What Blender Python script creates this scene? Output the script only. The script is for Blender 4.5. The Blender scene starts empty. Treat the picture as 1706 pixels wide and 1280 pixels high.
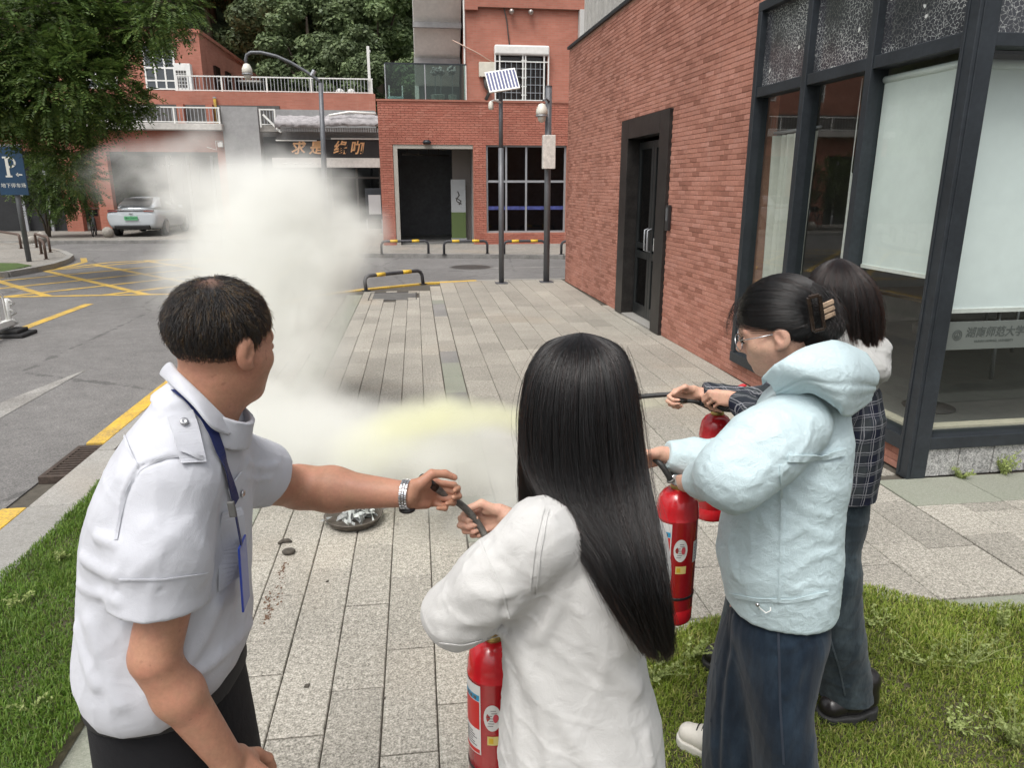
import bpy, math, random
import numpy as np
from mathutils import Vector, Matrix

S = bpy.context.scene
COL = S.collection
rad = math.radians

# ------------------------------------------------------------------ camera, sky, sun, exposure
FPX, PITCH, YAW, EYE = 1200.0, rad(15.4), rad(7.42), 1.9
cam = bpy.data.cameras.new('camera')
cam.sensor_width = 36.0
cam.lens = 36.0 * FPX / 1706.0
cam.clip_start, cam.clip_end = 0.05, 600
camo = bpy.data.objects.new('camera', cam)
COL.objects.link(camo)
camo.location = (0, 0, EYE)
camo.rotation_euler = (math.pi / 2 - PITCH, 0, -YAW)
S.camera = camo

SUN_EL, SUN_AZ = rad(62), rad(215)          # azimuth clockwise from +Y
W = bpy.data.worlds.new('World')
S.world = W
W.use_nodes = True
nt = W.node_tree
nt.nodes.clear()
sky = nt.nodes.new('ShaderNodeTexSky')
sky.sky_type = 'NISHITA'
sky.sun_disc = False
sky.sun_elevation = SUN_EL
sky.sun_rotation = SUN_AZ
sky.air_density, sky.dust_density, sky.ozone_density = 1.0, 6.0, 1.0
hs = nt.nodes.new('ShaderNodeHueSaturation')
hs.inputs['Saturation'].default_value = 0.22
bg = nt.nodes.new('ShaderNodeBackground')
bg.inputs['Strength'].default_value = 0.14
wo = nt.nodes.new('ShaderNodeOutputWorld')
nt.links.new(sky.outputs[0], hs.inputs['Color'])
nt.links.new(hs.outputs[0], bg.inputs['Color'])
nt.links.new(bg.outputs[0], wo.inputs['Surface'])

sl = bpy.data.lights.new('sun', 'SUN')
sl.energy = 1.1
sl.angle = rad(24)
sl.color = (1.0, 0.97, 0.92)
so = bpy.data.objects.new('sun', sl)
COL.objects.link(so)
_sd = Vector((math.sin(SUN_AZ) * math.cos(SUN_EL), math.cos(SUN_AZ) * math.cos(SUN_EL), math.sin(SUN_EL)))
so.rotation_euler = _sd.to_track_quat('Z', 'Y').to_euler()
so.location = (0, -5, 30)

S.view_settings.view_transform = 'Standard'
S.view_settings.look = 'None'
S.view_settings.gamma = 1
S.view_settings.use_curve_mapping = False
S.view_settings.exposure = 0.55
S.render.engine = 'CYCLES'
cy = S.cycles
cy.use_denoising = True
cy.max_bounces = 8
cy.diffuse_bounces = 3
cy.glossy_bounces = 3
cy.transmission_bounces = 6
cy.transparent_max_bounces = 16
cy.volume_bounces = 5
cy.volume_step_rate = 1.2
cy.volume_max_steps = 256
cy.caustics_reflective = cy.caustics_refractive = False
cy.sample_clamp_indirect = 6

# ------------------------------------------------------------------ projection helper (surveying the photograph)
_sp, _cp, _st, _ct = math.sin(YAW), math.cos(YAW), math.sin(PITCH), math.cos(PITCH)
def ray(px, py):
    u = (px - 853) / FPX; v = (py - 640) / FPX
    f = _ct + -v * _st                       # along heading
    return Vector((u * _cp + f * _sp, -u * _sp + f * _cp, -_st - v * _ct))
def gnd(px, py, z=0.0):
    d = ray(px, py); t = (z - EYE) / d.z
    return Vector((d.x * t, d.y * t, z))
def onY(px, py, Y):
    d = ray(px, py); t = Y / d.y
    return Vector((d.x * t, Y, EYE + d.z * t))
def pv(px, py, D):
    """point in the heading frame (x right, y ahead, z up) at distance D ahead of the lens"""
    u = (px - 853) / FPX; v = (py - 640) / FPX
    t = D / (_ct - v * _st)
    return np.array([u * t, D, EYE + (-_st - v * _ct) * t])

# ------------------------------------------------------------------ object helpers
def link(o, parent=None):
    COL.objects.link(o)
    if parent is not None:
        o.parent = parent
    return o
def tag(o, label=None, cat=None, group=None, kind=None):
    if label: o['label'] = label
    if cat: o['category'] = cat
    if group: o['group'] = group
    if kind: o['kind'] = kind
    return o
def thing(name, label, cat, loc=(0, 0, 0), rz=0.0, group=None):
    o = bpy.data.objects.new(name, None)
    o.empty_display_size = 0.1
    link(o)
    o.location = loc
    o.rotation_euler = (0, 0, rz)
    return tag(o, label, cat, group)
def kids(o):
    return [c for c in bpy.data.objects if c.parent == o]
def dup(o, parent=None, **kw):
    c = o.copy(); COL.objects.link(c)
    if parent is not None: c.parent = parent
    for ch in kids(o): dup(ch, c)
    return c

class MB:
    def __init__(s): s.v = []; s.f = []; s.m = []
    def add(s, vs, fs, m=0):
        b = len(s.v)
        s.v.extend([tuple(p) for p in vs])
        for f in fs: s.f.append(tuple(i + b for i in f)); s.m.append(m)
        return s
    def box(s, x0, y0, z0, x1, y1, z1, m=0, M=None):
        vs = [(x, y, z) for z in (z0, z1) for y in (y0, y1) for x in (x0, x1)]
        if M is not None: vs = [M @ Vector(p) for p in vs]
        return s.add(vs, [(0, 2, 3, 1), (4, 5, 7, 6), (0, 1, 5, 4), (2, 6, 7, 3), (0, 4, 6, 2), (1, 3, 7, 5)], m)
    def bar(s, a, b, w, h, m=0, up=(0, 0, 1)):
        a = Vector(a); b = Vector(b); d = (b - a); L = d.length; d.normalize()
        u = Vector(up)
        if abs(d.dot(u)) > .98: u = Vector((1, 0, 0))
        x = d.cross(u).normalized(); u = x.cross(d)
        M = Matrix((x, d, u)).transposed().to_4x4(); M.translation = a
        return s.box(-w / 2, 0, -h / 2, w / 2, L, h / 2, m, M)
    def quad(s, a, b, c, d, m=0): return s.add([a, b, c, d], [(0, 1, 2, 3)], m)
    def prism(s, pts, z0, z1, m=0):
        n = len(pts)
        return s.add([(p[0], p[1], z0) for p in pts] + [(p[0], p[1], z1) for p in pts],
                     [tuple(range(n))[::-1], tuple(range(n, 2 * n))] + [(i, (i + 1) % n, (i + 1) % n + n, i + n) for i in range(n)], m)
    def tube(s, pts, r, n=8, m=0, cap=True):
        pts = [Vector(p) for p in pts]; k = len(pts)
        rs = list(r) if hasattr(r, '__len__') else [r] * k
        vs = []; prev = None
        for i, p in enumerate(pts):
            t = (pts[min(i + 1, k - 1)] - pts[max(i - 1, 0)]).normalized()
            if prev is None:
                u = Vector((0, 0, 1)) if abs(t.z) < .9 else Vector((1, 0, 0))
                x = t.cross(u).normalized()
            else:
                x = (prev - t * prev.dot(t)).normalized()
            prev = x; y = t.cross(x)
            for j in range(n):
                a = 2 * math.pi * j / n
                vs.append(p + (x * math.cos(a) + y * math.sin(a)) * rs[i])
        fs = [(i * n + j, i * n + (j + 1) % n, (i + 1) * n + (j + 1) % n, (i + 1) * n + j) for i in range(k - 1) for j in range(n)]
        if cap: fs += [tuple(range(n))[::-1], tuple((k - 1) * n + j for j in range(n))]
        return s.add(vs, fs, m)
    def lathe(s, prof, n=24, c=(0, 0, 0), m=0, M=None):
        vs = []; k = len(prof)
        for r, z in prof:
            for j in range(n):
                a = 2 * math.pi * j / n
                p = Vector((c[0] + r * math.cos(a), c[1] + r * math.sin(a), c[2] + z))
                vs.append(M @ p if M is not None else p)
        fs = [(i * n + j, i * n + (j + 1) % n, (i + 1) * n + (j + 1) % n, (i + 1) * n + j) for i in range(k - 1) for j in range(n)]
        fs += [tuple(range(n))[::-1], tuple((k - 1) * n + j for j in range(n))]
        return s.add(vs, fs, m)
    def ball(s, c, r, n=12, m=0):
        rr = r if hasattr(r, '__len__') else (r, r, r)
        vs = []; k = n // 2 + 1
        for i in range(k):
            th = math.pi * (i + .02) / (k - 1 + .04)
            for j in range(n):
                a = 2 * math.pi * j / n
                vs.append((c[0] + rr[0] * math.sin(th) * math.cos(a), c[1] + rr[1] * math.sin(th) * math.sin(a), c[2] - rr[2] * math.cos(th)))
        fs = [(i * n + j, i * n + (j + 1) % n, (i + 1) * n + (j + 1) % n, (i + 1) * n + j) for i in range(k - 1) for j in range(n)]
        fs += [tuple(range(n))[::-1], tuple((k - 1) * n + j for j in range(n))]
        return s.add(vs, fs, m)
    def mesh(s, name, mats, smooth=False):
        me = bpy.data.meshes.new(name)
        me.from_pydata(s.v, [], s.f)
        for mm in (mats if isinstance(mats, (list, tuple)) else [mats]): me.materials.append(mm)
        if any(s.m): me.polygons.foreach_set('material_index', s.m)
        if smooth: me.polygons.foreach_set('use_smooth', [True] * len(s.f))
        me.update()
        return me
    def build(s, name, mats, parent=None, smooth=False, bevel=0, loc=None, kind=None, angle=None):
        o = bpy.data.objects.new(name, s.mesh(name, mats, smooth or bool(angle)))
        link(o, parent)
        if loc is not None: o.location = loc
        if bevel:
            b = o.modifiers.new('bevel', 'BEVEL'); b.width = bevel; b.segments = 2; b.limit_method = 'ANGLE'; b.angle_limit = rad(35)
        if angle:
            o.data.set_sharp_from_angle(angle=rad(angle))
        if kind: o['kind'] = kind
        return o

def np_mesh(name, V, F, mats, smooth=True):
    """V (n,3) float array, F (m,k) int array"""
    V = np.asarray(V, np.float32); F = np.asarray(F, np.int32)
    me = bpy.data.meshes.new(name)
    k = F.shape[1]
    me.vertices.add(len(V)); me.vertices.foreach_set('co', V.ravel())
    me.loops.add(F.size); me.loops.foreach_set('vertex_index', F.ravel())
    me.polygons.add(len(F))
    me.polygons.foreach_set('loop_start', np.arange(0, F.size, k, dtype=np.int32))
    me.polygons.foreach_set('loop_total', np.full(len(F), k, np.int32))
    if smooth: me.polygons.foreach_set('use_smooth', np.ones(len(F), bool))
    for mm in (mats if isinstance(mats, (list, tuple)) else [mats]): me.materials.append(mm)
    me.update(calc_edges=True); me.validate()
    return me

# ------------------------------------------------------------------ material helper
class NT:
    def __init__(s, name):
        s.mat = bpy.data.materials.new(name); s.mat.use_nodes = True
        s.t = s.mat.node_tree; s.t.nodes.clear()
        s.out = s.t.nodes.new('ShaderNodeOutputMaterial')
        s._pos = None
    def n(s, typ, **kw):
        x = s.t.nodes.new('ShaderNode' + typ)
        for k, v in kw.items():
            if k in x.inputs.keys(): s.put(x, k, v)
            else: setattr(x, k, v)
        return x
    def put(s, x, k, v):
        if isinstance(v, bpy.types.NodeSocket): s.t.links.new(v, x.inputs[k])
        else: x.inputs[k].default_value = v
    def pos(s):
        if s._pos is None: s._pos = s.n('NewGeometry').outputs['Position']
        return s._pos
    def obj(s): return s.n('TexCoord').outputs['Object']
    def map(s, vec, scale=(1, 1, 1), rot=(0, 0, 0), loc=(0, 0, 0)):
        m = s.n('Mapping'); s.put(m, 'Vector', vec)
        m.inputs['Scale'].default_value = scale; m.inputs['Rotation'].default_value = rot; m.inputs['Location'].default_value = loc
        return m.outputs[0]
    def noise(s, vec, scale, detail=4, rough=.55, out=0, dist=0):
        x = s.n('TexNoise'); s.put(x, 'Vector', vec)
        x.inputs['Scale'].default_value = scale; x.inputs['Detail'].default_value = detail; x.inputs['Roughness'].default_value = rough
        x.inputs['Distortion'].default_value = dist
        return x.outputs[out]
    def rng(s, val, a, b, c, d):
        x = s.n('MapRange'); s.put(x, 'Value', val)
        for i, k in enumerate(('From Min', 'From Max', 'To Min', 'To Max')): x.inputs[k].default_value = (a, b, c, d)[i]
        return x.outputs[0]
    def math(s, op, a, b=None, c=None):
        x = s.n('Math', operation=op)
        for i, v in enumerate((a, b, c)):
            if v is None: continue
            if isinstance(v, bpy.types.NodeSocket): s.t.links.new(v, x.inputs[i])
            else: x.inputs[i].default_value = v
        return x.outputs[0]
    def mix(s, fac, a, b, typ='MIX'):
        x = s.n('Mix', data_type='RGBA', blend_type=typ)
        for sock, v in ((x.inputs[0], fac), (x.inputs[6], a), (x.inputs[7], b)):
            if isinstance(v, bpy.types.NodeSocket): s.t.links.new(v, sock)
            else: sock.default_value = v if not isinstance(v, (tuple, list)) else (*v[:3], 1)
        return x.outputs[2]
    def scalecol(s, col, val):
        x = s.n('VectorMath', operation='SCALE')
        if isinstance(col, bpy.types.NodeSocket): s.t.links.new(col, x.inputs[0])
        else: x.inputs[0].default_value = col[:3]
        s.put(x, 'Scale', val)
        return x.outputs[0]
    def ramp(s, fac, stops):
        x = s.n('ValToRGB'); s.put(x, 'Fac', fac)
        e = x.color_ramp.elements
        while len(e) < len(stops): e.new(.5)
        for el, (p, c) in zip(e, stops): el.position = p; el.color = (*c[:3], 1)
        return x.outputs[0]
    def bump(s, h, strength=.3, dist=.01):
        x = s.n('Bump'); s.put(x, 'Height', h); x.inputs['Strength'].default_value = strength; x.inputs['Distance'].default_value = dist
        return x.outputs[0]
    def bsdf(s, col, rough=.6, metal=0, normal=None, **kw):
        p = s.n('BsdfPrincipled')
        for k, v in (('Base Color', col), ('Roughness', rough), ('Metallic', metal)):
            if isinstance(v, (tuple, list)): v = (*v[:3], 1)
            s.put(p, k, v)
        if normal is not None: s.put(p, 'Normal', normal)
        for k, v in kw.items():
            k = k.replace('_', ' ')
            s.put(p, k, v)
        s.t.links.new(p.outputs[0], s.out.inputs['Surface'])
        s.p = p
        return p
def mat(name, col, rough=.6, metal=0, ns=None, na=.15, bs=None, bst=.2, bd=.005, rnd=0, island=0, spec=.5, st=(1, 1, 1), space='pos', **kw):
    t = NT(name)
    c = None
    vec = None
    if ns or bs:
        vec = t.pos() if space == 'pos' else t.obj()
        if st != (1, 1, 1): vec = t.map(vec, scale=st)
    c = (*col, 1)
    src = t.n('RGB'); src.outputs[0].default_value = c; cs = src.outputs[0]
    if ns:
        a = t.rng(t.noise(vec, ns, 5, .6), .25, .75, 1 - na, 1 + na); cs = t.scalecol(cs, a)
        b = t.rng(t.noise(vec, ns * 7.3, 3, .6), .3, .7, 1 - na * .5, 1 + na * .5); cs = t.scalecol(cs, b)
    if rnd:
        cs = t.scalecol(cs, t.rng(t.n('ObjectInfo').outputs['Random'], 0, 1, 1 - rnd, 1 + rnd))
    if island:
        cs = t.scalecol(cs, t.rng(t.n('NewGeometry').outputs['Random Per Island'], 0, 1, 1 - island, 1 + island))
    nm = t.bump(t.noise(vec, bs, 5, .6), bst, bd) if bs else None
    t.bsdf(cs, rough, metal, nm, Specular_IOR_Level=spec, **kw)
    return t.mat
def glass_mat(name, tint=(.75, .8, .8), refl=1.0, rough=.0, clear=.85):
    """thin window pane: fresnel mirror over a tinted see-through sheet"""
    t = NT(name)
    tr = t.n('BsdfTransparent'); tr.inputs[0].default_value = (*[c * clear for c in tint], 1)
    gl = t.n('BsdfGlossy'); gl.inputs['Color'].default_value = (1, 1, 1, 1); gl.inputs['Roughness'].default_value = rough
    fr = t.n('Fresnel'); bf = t.n('NewGeometry').outputs['Backfacing']; t.put(fr, 0, t.rng(bf, 0, 1, 1.5, 1 / 1.5))
    mx = t.n('MixShader')
    t.t.links.new(t.math('MULTIPLY', fr.outputs[0], refl), mx.inputs[0])
    t.t.links.new(tr.outputs[0], mx.inputs[1]); t.t.links.new(gl.outputs[0], mx.inputs[2])
    t.t.links.new(mx.outputs[0], t.out.inputs[0])
    return t.mat
def text_mesh(body, size, extrude=.0, shear=0.0, bold=0.0, mats=None, align='CENTER'):
    c = bpy.data.curves.new('text', 'FONT'); c.body = body; c.size = size; c.extrude = extrude; c.shear = shear; c.offset = bold
    c.align_x = align; c.align_y = 'CENTER'; c.resolution_u = 3
    o = bpy.data.objects.new('text', c); COL.objects.link(o)
    dg = bpy.context.evaluated_depsgraph_get()
    me = bpy.data.meshes.new_from_object(o.evaluated_get(dg))
    bpy.data.objects.remove(o); bpy.data.curves.remove(c)
    me.materials.clear()
    if mats: me.materials.append(mats)
    return me
def lettering(name, body, size, M, material, parent=None, **kw):
    me = text_mesh(body, size, mats=material, **kw)
    me.transform(M)
    o = bpy.data.objects.new(name, me)
    return link(o, parent)
def frame_M(origin, xdir, ydir):
    x = Vector(xdir).normalized(); y = Vector(ydir).normalized(); z = x.cross(y)
    M = Matrix((x, y, z)).transposed().to_4x4(); M.translation = origin
    return M
# ================================================================== SETTING: ground, road, plaza, lawn, hill
def asphalt_mat():
    t = NT('asphalt'); p = t.pos()
    big = t.noise(p, .35, 4, .6); mid = t.noise(p, 6, 4, .6); fine = t.math('ADD', t.math('MULTIPLY', t.noise(p, 260, 2, .7), .4), t.math('MULTIPLY', t.noise(p, 85, 3, .8), .6)); crk = t.n('TexVoronoi', feature='DISTANCE_TO_EDGE'); t.put(crk, 'Vector', t.map(p, scale=(.35, .22, 1))); crk.inputs['Scale'].default_value = 1.0
    c = t.ramp(fine, [(.34, (.062, .060, .058)), (.5, (.140, .135, .130)), (.66, (.27, .26, .25))])
    c = t.scalecol(c, t.rng(big, .3, .7, .80, 1.18)); c = t.scalecol(c, t.rng(t.math('ADD', crk.outputs[0], t.math('MULTIPLY', t.math('SUBTRACT', t.noise(p, 4, 5, .7), .5), .08)), .0, .006, .62, 1.0)); c = t.scalecol(c, t.rng(t.noise(p, 1.7, 6, .75), .62, .75, 1, .78)); c = t.scalecol(c, t.rng(mid, .3, .7, .88, 1.12))
    t.bsdf(c, .85, 0, t.bump(fine, .5, .004)); return t.mat
def granite_mat(name, tones, rnd=.1, fine=170, green=0):
    t = NT(name); p = t.pos()
    f = t.noise(p, fine, 3, .75); g = t.noise(p, fine * .37, 2, .5)
    c = t.ramp(t.math('ADD', t.math('MULTIPLY', f, .75), t.math('MULTIPLY', g, .25)), [(.36, tones[0]), (.5, tones[1]), (.64, tones[2])])
    r = t.n('ObjectInfo').outputs['Random']
    ri = t.n('NewGeometry').outputs['Random Per Island']
    rr = t.math('FRACT', t.math('ADD', r, ri))
    c = t.scalecol(c, t.rng(rr, 0, 1, 1 - rnd, 1 + rnd))
    st = t.noise(p, 1.1, 5, .65); c = t.scalecol(c, t.rng(st, .3, .7, .82, 1.1))
    st2 = t.noise(p, 5.5, 6, .7)
    c = t.mix(t.rng(st2, .56, .78, 0, .35), c, (.17, .155, .125))
    rust = t.noise(p, .55, 3, .5, dist=.4)
    c = t.mix(t.rng(rust, .55, .75, 0, .3), c, (.36, .27, .18))
    if green: c = t.mix(t.rng(st, .3, .7, 0, green), c, (.15, .17, .12))
    t.bsdf(c, t.rng(f, .3, .7, .6, .8), 0, t.bump(f, .35, .002), Specular_IOR_Level=.35); return t.mat
M_ASPH = asphalt_mat()
M_GRAN = granite_mat('granite_slab', [(.105, .097, .080), (.295, .278, .238), (.53, .495, .435)], .13, 120)
M_GRAN_FAR = granite_mat('granite_far', [(.22, .20, .18), (.36, .335, .30), (.5, .47, .42)], .05, 60)
M_DARKSLAB = granite_mat('dark_granite', [(.11, .11, .105), (.20, .195, .185), (.31, .30, .28)], .12)
M_GREENSLAB = granite_mat('mossy_granite', [(.17, .175, .14), (.28, .285, .24), (.38, .38, .33)], .06, green=.5)
M_PLINTH = granite_mat('plinth_granite', [(.10, .10, .10), (.33, .33, .32), (.62, .61, .59)], .06, 95)
M_KERB = granite_mat('kerb_stone', [(.17, .165, .15), (.29, .28, .26), (.42, .41, .38)], .08)
M_JOINT = mat('joint_dirt', (.075, .066, .052), .95, ns=20, na=.3)
M_SOIL = mat('soil', (.055, .048, .026), .95, ns=30, na=.4, bs=60, bst=.6)
def paint_mat(name, col, wear=.5):
    t = NT(name); p = t.pos()
    f = t.noise(p, 55, 6, .75); b = t.noise(p, 2.5, 4, .6)
    k = t.math('ADD', t.math('MULTIPLY', f, .65), t.math('MULTIPLY', b, .35))
    c = t.mix(t.rng(k, .5 - .16 * wear, .62 + .1 * (1 - wear), 0, 1), col, (.13, .12, .11))
    c = t.scalecol(c, t.rng(t.noise(p, 9, 4), .3, .7, .85, 1.1))
    t.bsdf(c, .7, 0, t.bump(f, .3, .003)); return t.mat
M_YELLOW = paint_mat('yellow_road_paint', (.62, .40, .06), .45)
M_YELKERB = paint_mat('yellow_kerb_paint', (.66, .42, .05), .3)
M_WHITE = paint_mat('white_road_paint', (.47, .46, .43), 1.25)

# ground sheet to the horizon, road sheet on it
MB().box(-300, -60, -.6, 300, 300, -.06).build('ground', M_SOIL, kind='structure')
road = MB().prism([(-60, -20), (-2.6, -20), (-2.6, 11.2), (-2.45, 12.3), (-1.9, 13.2), (-1.0, 13.9), (.1, 14.6), (1.2, 14.9), (30, 15.6), (30, 19.2), (4, 19.55), (-1.6, 20.75), (-2.4, 21.6), (-3.4, 25.2), (-6, 26.9), (-60, 27.6)], -.059, -.04)
road.build('road', M_ASPH, kind='structure')

def strip(mb, pts, w, z=-.036, m=0):
    for a, b in zip(pts[:-1], pts[1:]):
        a = Vector((*a, z)); b = Vector((*b, z)); d = (b - a).normalized(); n = Vector((-d.y, d.x, 0)) * w / 2
        mb.add([a - n, b - n, b + n, a + n], [(0, 1, 2, 3)])
    return mb
# yellow box junction: outline plus two families of diagonals
def clip_poly(poly, p, d):
    """portion of the line p + t d inside convex polygon"""
    t0, t1 = -1e9, 1e9
    n = len(poly)
    for i in range(n):
        a = Vector(poly[i]); b = Vector(poly[(i + 1) % n]); e = b - a; nn = Vector((-e.y, e.x))
        den = nn.dot(d); num = nn.dot(a - p)
        if abs(den) < 1e-9:
            if num > 0: return None
            continue
        t = num / den
        if den > 0: t0 = max(t0, t)
        else: t1 = min(t1, t)
    return (p + d * t0, p + d * t1) if t1 - t0 > .2 else None
box_poly = [(-9.4, 14.06), (-3.0, 14.0), (-3.1, 20.6), (-6.6, 20.95), (-8.0, 20.2), (-8.85, 18.4)]
ym = MB()
for i in range(6): strip(ym, [box_poly[i], box_poly[(i + 1) % 6]], .15)
for fam, (dx, dy) in enumerate(((.66, .75), (.65, -.76))):
    d = Vector((dx, dy)).normalized(); nrm = Vector((-d.y, d.x))
    for k in range(-7, 8):
        r = clip_poly(box_poly, Vector((-6.2, 17.1)) + nrm * (k * 1.28 + .2), d)
        if r: strip(ym, [tuple(r[0]), tuple(r[1])], .15, -.0352 + fam * .0008)
ym.build('yellow_box_marking', M_YELLOW, kind='structure')
strip(MB(), [(-5.52, 9.2), (-5.56, 13.0)], .15).build('yellow_lane_line', M_YELLOW, kind='structure')
wl = MB(); wl.add([(-3.62, 3.0, -.036), (-3.62, 8.2, -.036), (-3.86, 7.0, -.036), (-3.84, 3.0, -.036)], [(0, 1, 2, 3)])
wl.build('white_lane_line', M_WHITE, kind='structure')
strip(strip(MB(), [(-10.4, 24.5), (-9.0, 24.15)], .14), [(1.2, 17.6), (4.2, 17.7)], .12).build('white_road_line', M_WHITE, kind='structure')
strip(MB(), [(-9.2, 21.6), (-8.68, 20.4), (-8.62, 19.4), (-8.85, 18.45)], .15).build('yellow_edge_line', M_YELLOW, kind='structure')

# ---- plaza: bed, then every slab that can be told apart
random.seed(7)
def slab_mesh(w, l, name, M):
    h, c = .03, .004
    a, b = w / 2, l / 2
    v = [(-a, -b, -h), (a, -b, -h), (a, b, -h), (-a, b, -h), (-a, -b, -c), (a, -b, -c), (a, b, -c), (-a, b, -c),
         (-a + c, -b + c, 0), (a - c, -b + c, 0), (a - c, b - c, 0), (-a + c, b - c, 0)]
    f = [(i, (i + 1) % 4, (i + 1) % 4 + 4, i + 4) for i in range(4)] + [(i + 4, (i + 1) % 4 + 4, (i + 1) % 4 + 8, i + 8) for i in range(4)] + [(8, 9, 10, 11)]
    me = bpy.data.meshes.new(name); me.from_pydata(v, [], f); me.materials.append(M); return me, v, f
bed = MB()
bed.prism([(-2.3, -3), (8.5, -3), (8.5, 4.4), (3.6, 4.4), (3.3, 15.0), (1.2, 14.8), (.1, 14.5), (-1.0, 13.8), (-1.9, 13.1), (-2.3, 12.2)], -.05, -.012)
plaza = bed.build('plaza', M_JOINT, kind='structure')
slabs = []                                   # (cx, cy, w, l, material)
def edge_l(y):                               # left kerb line of the plaza
    if y < 11.2: return -2.28
    pts = [(11.2, -2.28), (12.3, -2.15), (13.2, -1.6), (13.9, -.75), (14.6, .35), (15, 1.5)]
    for (y0, x0), (y1, x1) in zip(pts[:-1], pts[1:]):
        if y0 <= y <= y1: return x0 + (x1 - x0) * (y - y0) / (y1 - y0)
    return 9
def lay(x0, x1, y0, y1, w, l, M, stag=.5, test=None, along='y'):
    n = round((x1 - x0) / w); w = (x1 - x0) / n
    for i in range(n):
        cx = x0 + w * (i + .5)
        y = y0 - random.uniform(0, 1) * l if stag == 'r' else y0 - (i * stag % 1) * l
        while y < y1:
            a, b = max(y, y0), min(y + l, y1)
            if b - a > .06 and (test is None or test(cx, (a + b) / 2)):
                slabs.append((cx, (a + b) / 2, w - random.uniform(.0035, .0065), b - a - random.uniform(.005, .009), M))
            y += l
ok_l = lambda x, y: x > edge_l(y + .25) + .08 and not (-.86 < x < -.05 and 12.5 < y < 13.45)
lay(-1.0, .22, -.6, 13.6, .2035, .592, M_GRAN, .61, ok_l)
lay(-2.26, -1.28, 4.9, 13.4, .2, .592, M_GRAN, .61, ok_l)
lay(-1.28, -1.0, -.6, 13.2, .28, .9, M_GREENSLAB, .5, ok_l)
lay(.225, .43, -.6, 12.4, .205, .6, None, 'r')
lay(.225, .43, 12.4, 14.4, .205, .6, M_GRAN, 'r', ok_l)
lay(.435, 2.98, 2.75, 11.6, .285, .58, M_GRAN, 'r')
lay(.435, 3.0, 11.6, 15.2, .285, 1.7, M_GRAN, 0, lambda x, y: y < 14.62 + (x - .4) * .17)
lay(2.985, 3.19, 4.2, 14.5, .2, .6, M_GRAN, 'r', lambda x, y: x < 3.16 - (y - 4.16) * .0239 + .1)
lay(2.99, 8.3, 2.75, 3.72, .29, .6, M_GRAN, 'r')
lay(2.99, 8.3, 3.72, 4.12, .6, .4, M_GREENSLAB, 0)
lay(1.2, 8.3, 2.2, 2.74, .6, .54, M_GREENSLAB, 0)
lay(.435, 1.2, -.6, 2.74, .26, .58, M_GRAN, 'r')
slabs = [(a, b, c, d, M or random.choice((M_DARKSLAB, M_GREENSLAB, M_GRAN, M_DARKSLAB))) for a, b, c, d, M in slabs]
slabs.sort(key=lambda s: (s[0] ** 2 + s[1] ** 2) * (1 if abs(s[0] + .2) < 1.4 + s[1] * .7 and s[1] > 1.6 else 3))
cache = {}
rest = {}
for i, (cx, cy_, w, l, M) in enumerate(slabs):
    z = random.uniform(-.0016, .0016)
    if i < 296:
        key = (round(w, 3), round(l, 2), M.name)
        if key not in cache: cache[key] = slab_mesh(w, l, 'paving_slab', M)[0]
        o = bpy.data.objects.new('paving_slab', cache[key]); link(o, plaza)
        o.location = (cx, cy_, z); o.rotation_euler = (random.gauss(0, .0012), random.gauss(0, .0012), random.gauss(0, .0012))
    else:
        _, v, f = slab_mesh(w, l, 'tmp', M)
        rest.setdefault(M.name, (MB(), M))[0].add([(x + cx, y + cy_, zz + z) for x, y, zz in v], f)
mb = MB(); mats_ = []
for k, (b_, M) in rest.items():
    mats_.append(M); mb.add(b_.v, b_.f, len(mats_) - 1)
mb.build('far_paving_slabs', mats_, plaza, kind='stuff')
for me in [m for m in bpy.data.meshes if m.name.startswith('tmp')]: bpy.data.meshes.remove(me)
# recessed access cover in the plaza
ac = thing('access_cover', 'dark rectangular steel access cover in the paving before the tilted hoop barrier', 'access cover', (-.45, 12.98, 0))
M_IRON = mat('cast_iron', (.085, .08, .075), .6, .6, ns=12, na=.3, bs=80)
M_IRON2 = mat('steel_cover', (.15, .148, .14), .55, .4, ns=6, na=.25, bs=120)
MB().box(-.4, -.45, -.03, .4, .45, -.004).build('cover_plate', M_IRON2, ac, bevel=.003)
fr_ = MB()
fr_.box(-.42, -.47, -.03, .42, -.452, .002).box(-.42, .452, -.03, .42, .47, .002).box(-.42, -.451, -.03, -.402, .451, .002).box(.402, -.451, -.03, .42, .451, .002)
fr_.build('cover_frame', M_IRON, ac)

# ---- kerb along the left road: painted stones, grey stones, drain
kerb = MB().box(-2.6, -3, -.2, -2.0, 12, -.05).build('left_kerb', M_JOINT, kind='structure')
y = -.5
k = 0
while y < 11.6:
    L = .98
    if not (4.75 < y + L / 2 < 5.62):
        a, b = y, y + L
        if a < 4.86 < b: b = 4.86
        if a < 5.56 < b: a = 5.56
        MB().box(-2.56, a + .004, -.1, -2.42, b - .004, .004).build('kerb_stone', M_YELKERB, kerb, bevel=.006)
    MB().box(-2.414, y + .004, -.1, -2.1 if y < 4.5 else -2.29, y + L - .004, .006).build('kerb_stone', M_KERB, kerb, bevel=.006)
    y += L; k += 1
ck = MB()
cpts = [(-2.49, 11.3), (-2.36, 12.35), (-1.82, 13.3), (-.92, 14.0), (.2, 14.72), (1.2, 14.98)]
strip(ck, cpts, .14, .006); strip(ck, cpts, .14, -.05)
ck2 = MB()
for a, b in zip(cpts[:-1], cpts[1:]): ck2.bar((*a, -.045), (*b, -.045), .15, .1)
ck2.build('corner_kerb', M_YELKERB, kind='structure')
nk = MB()
for a, b in zip([(1.2, 14.98), (8, 15.3), (30, 16)][:-1], [(1.2, 14.98), (8, 15.3), (30, 16)][1:]): nk.bar((*a, -.045), (*b, -.045), .15, .1)
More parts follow.
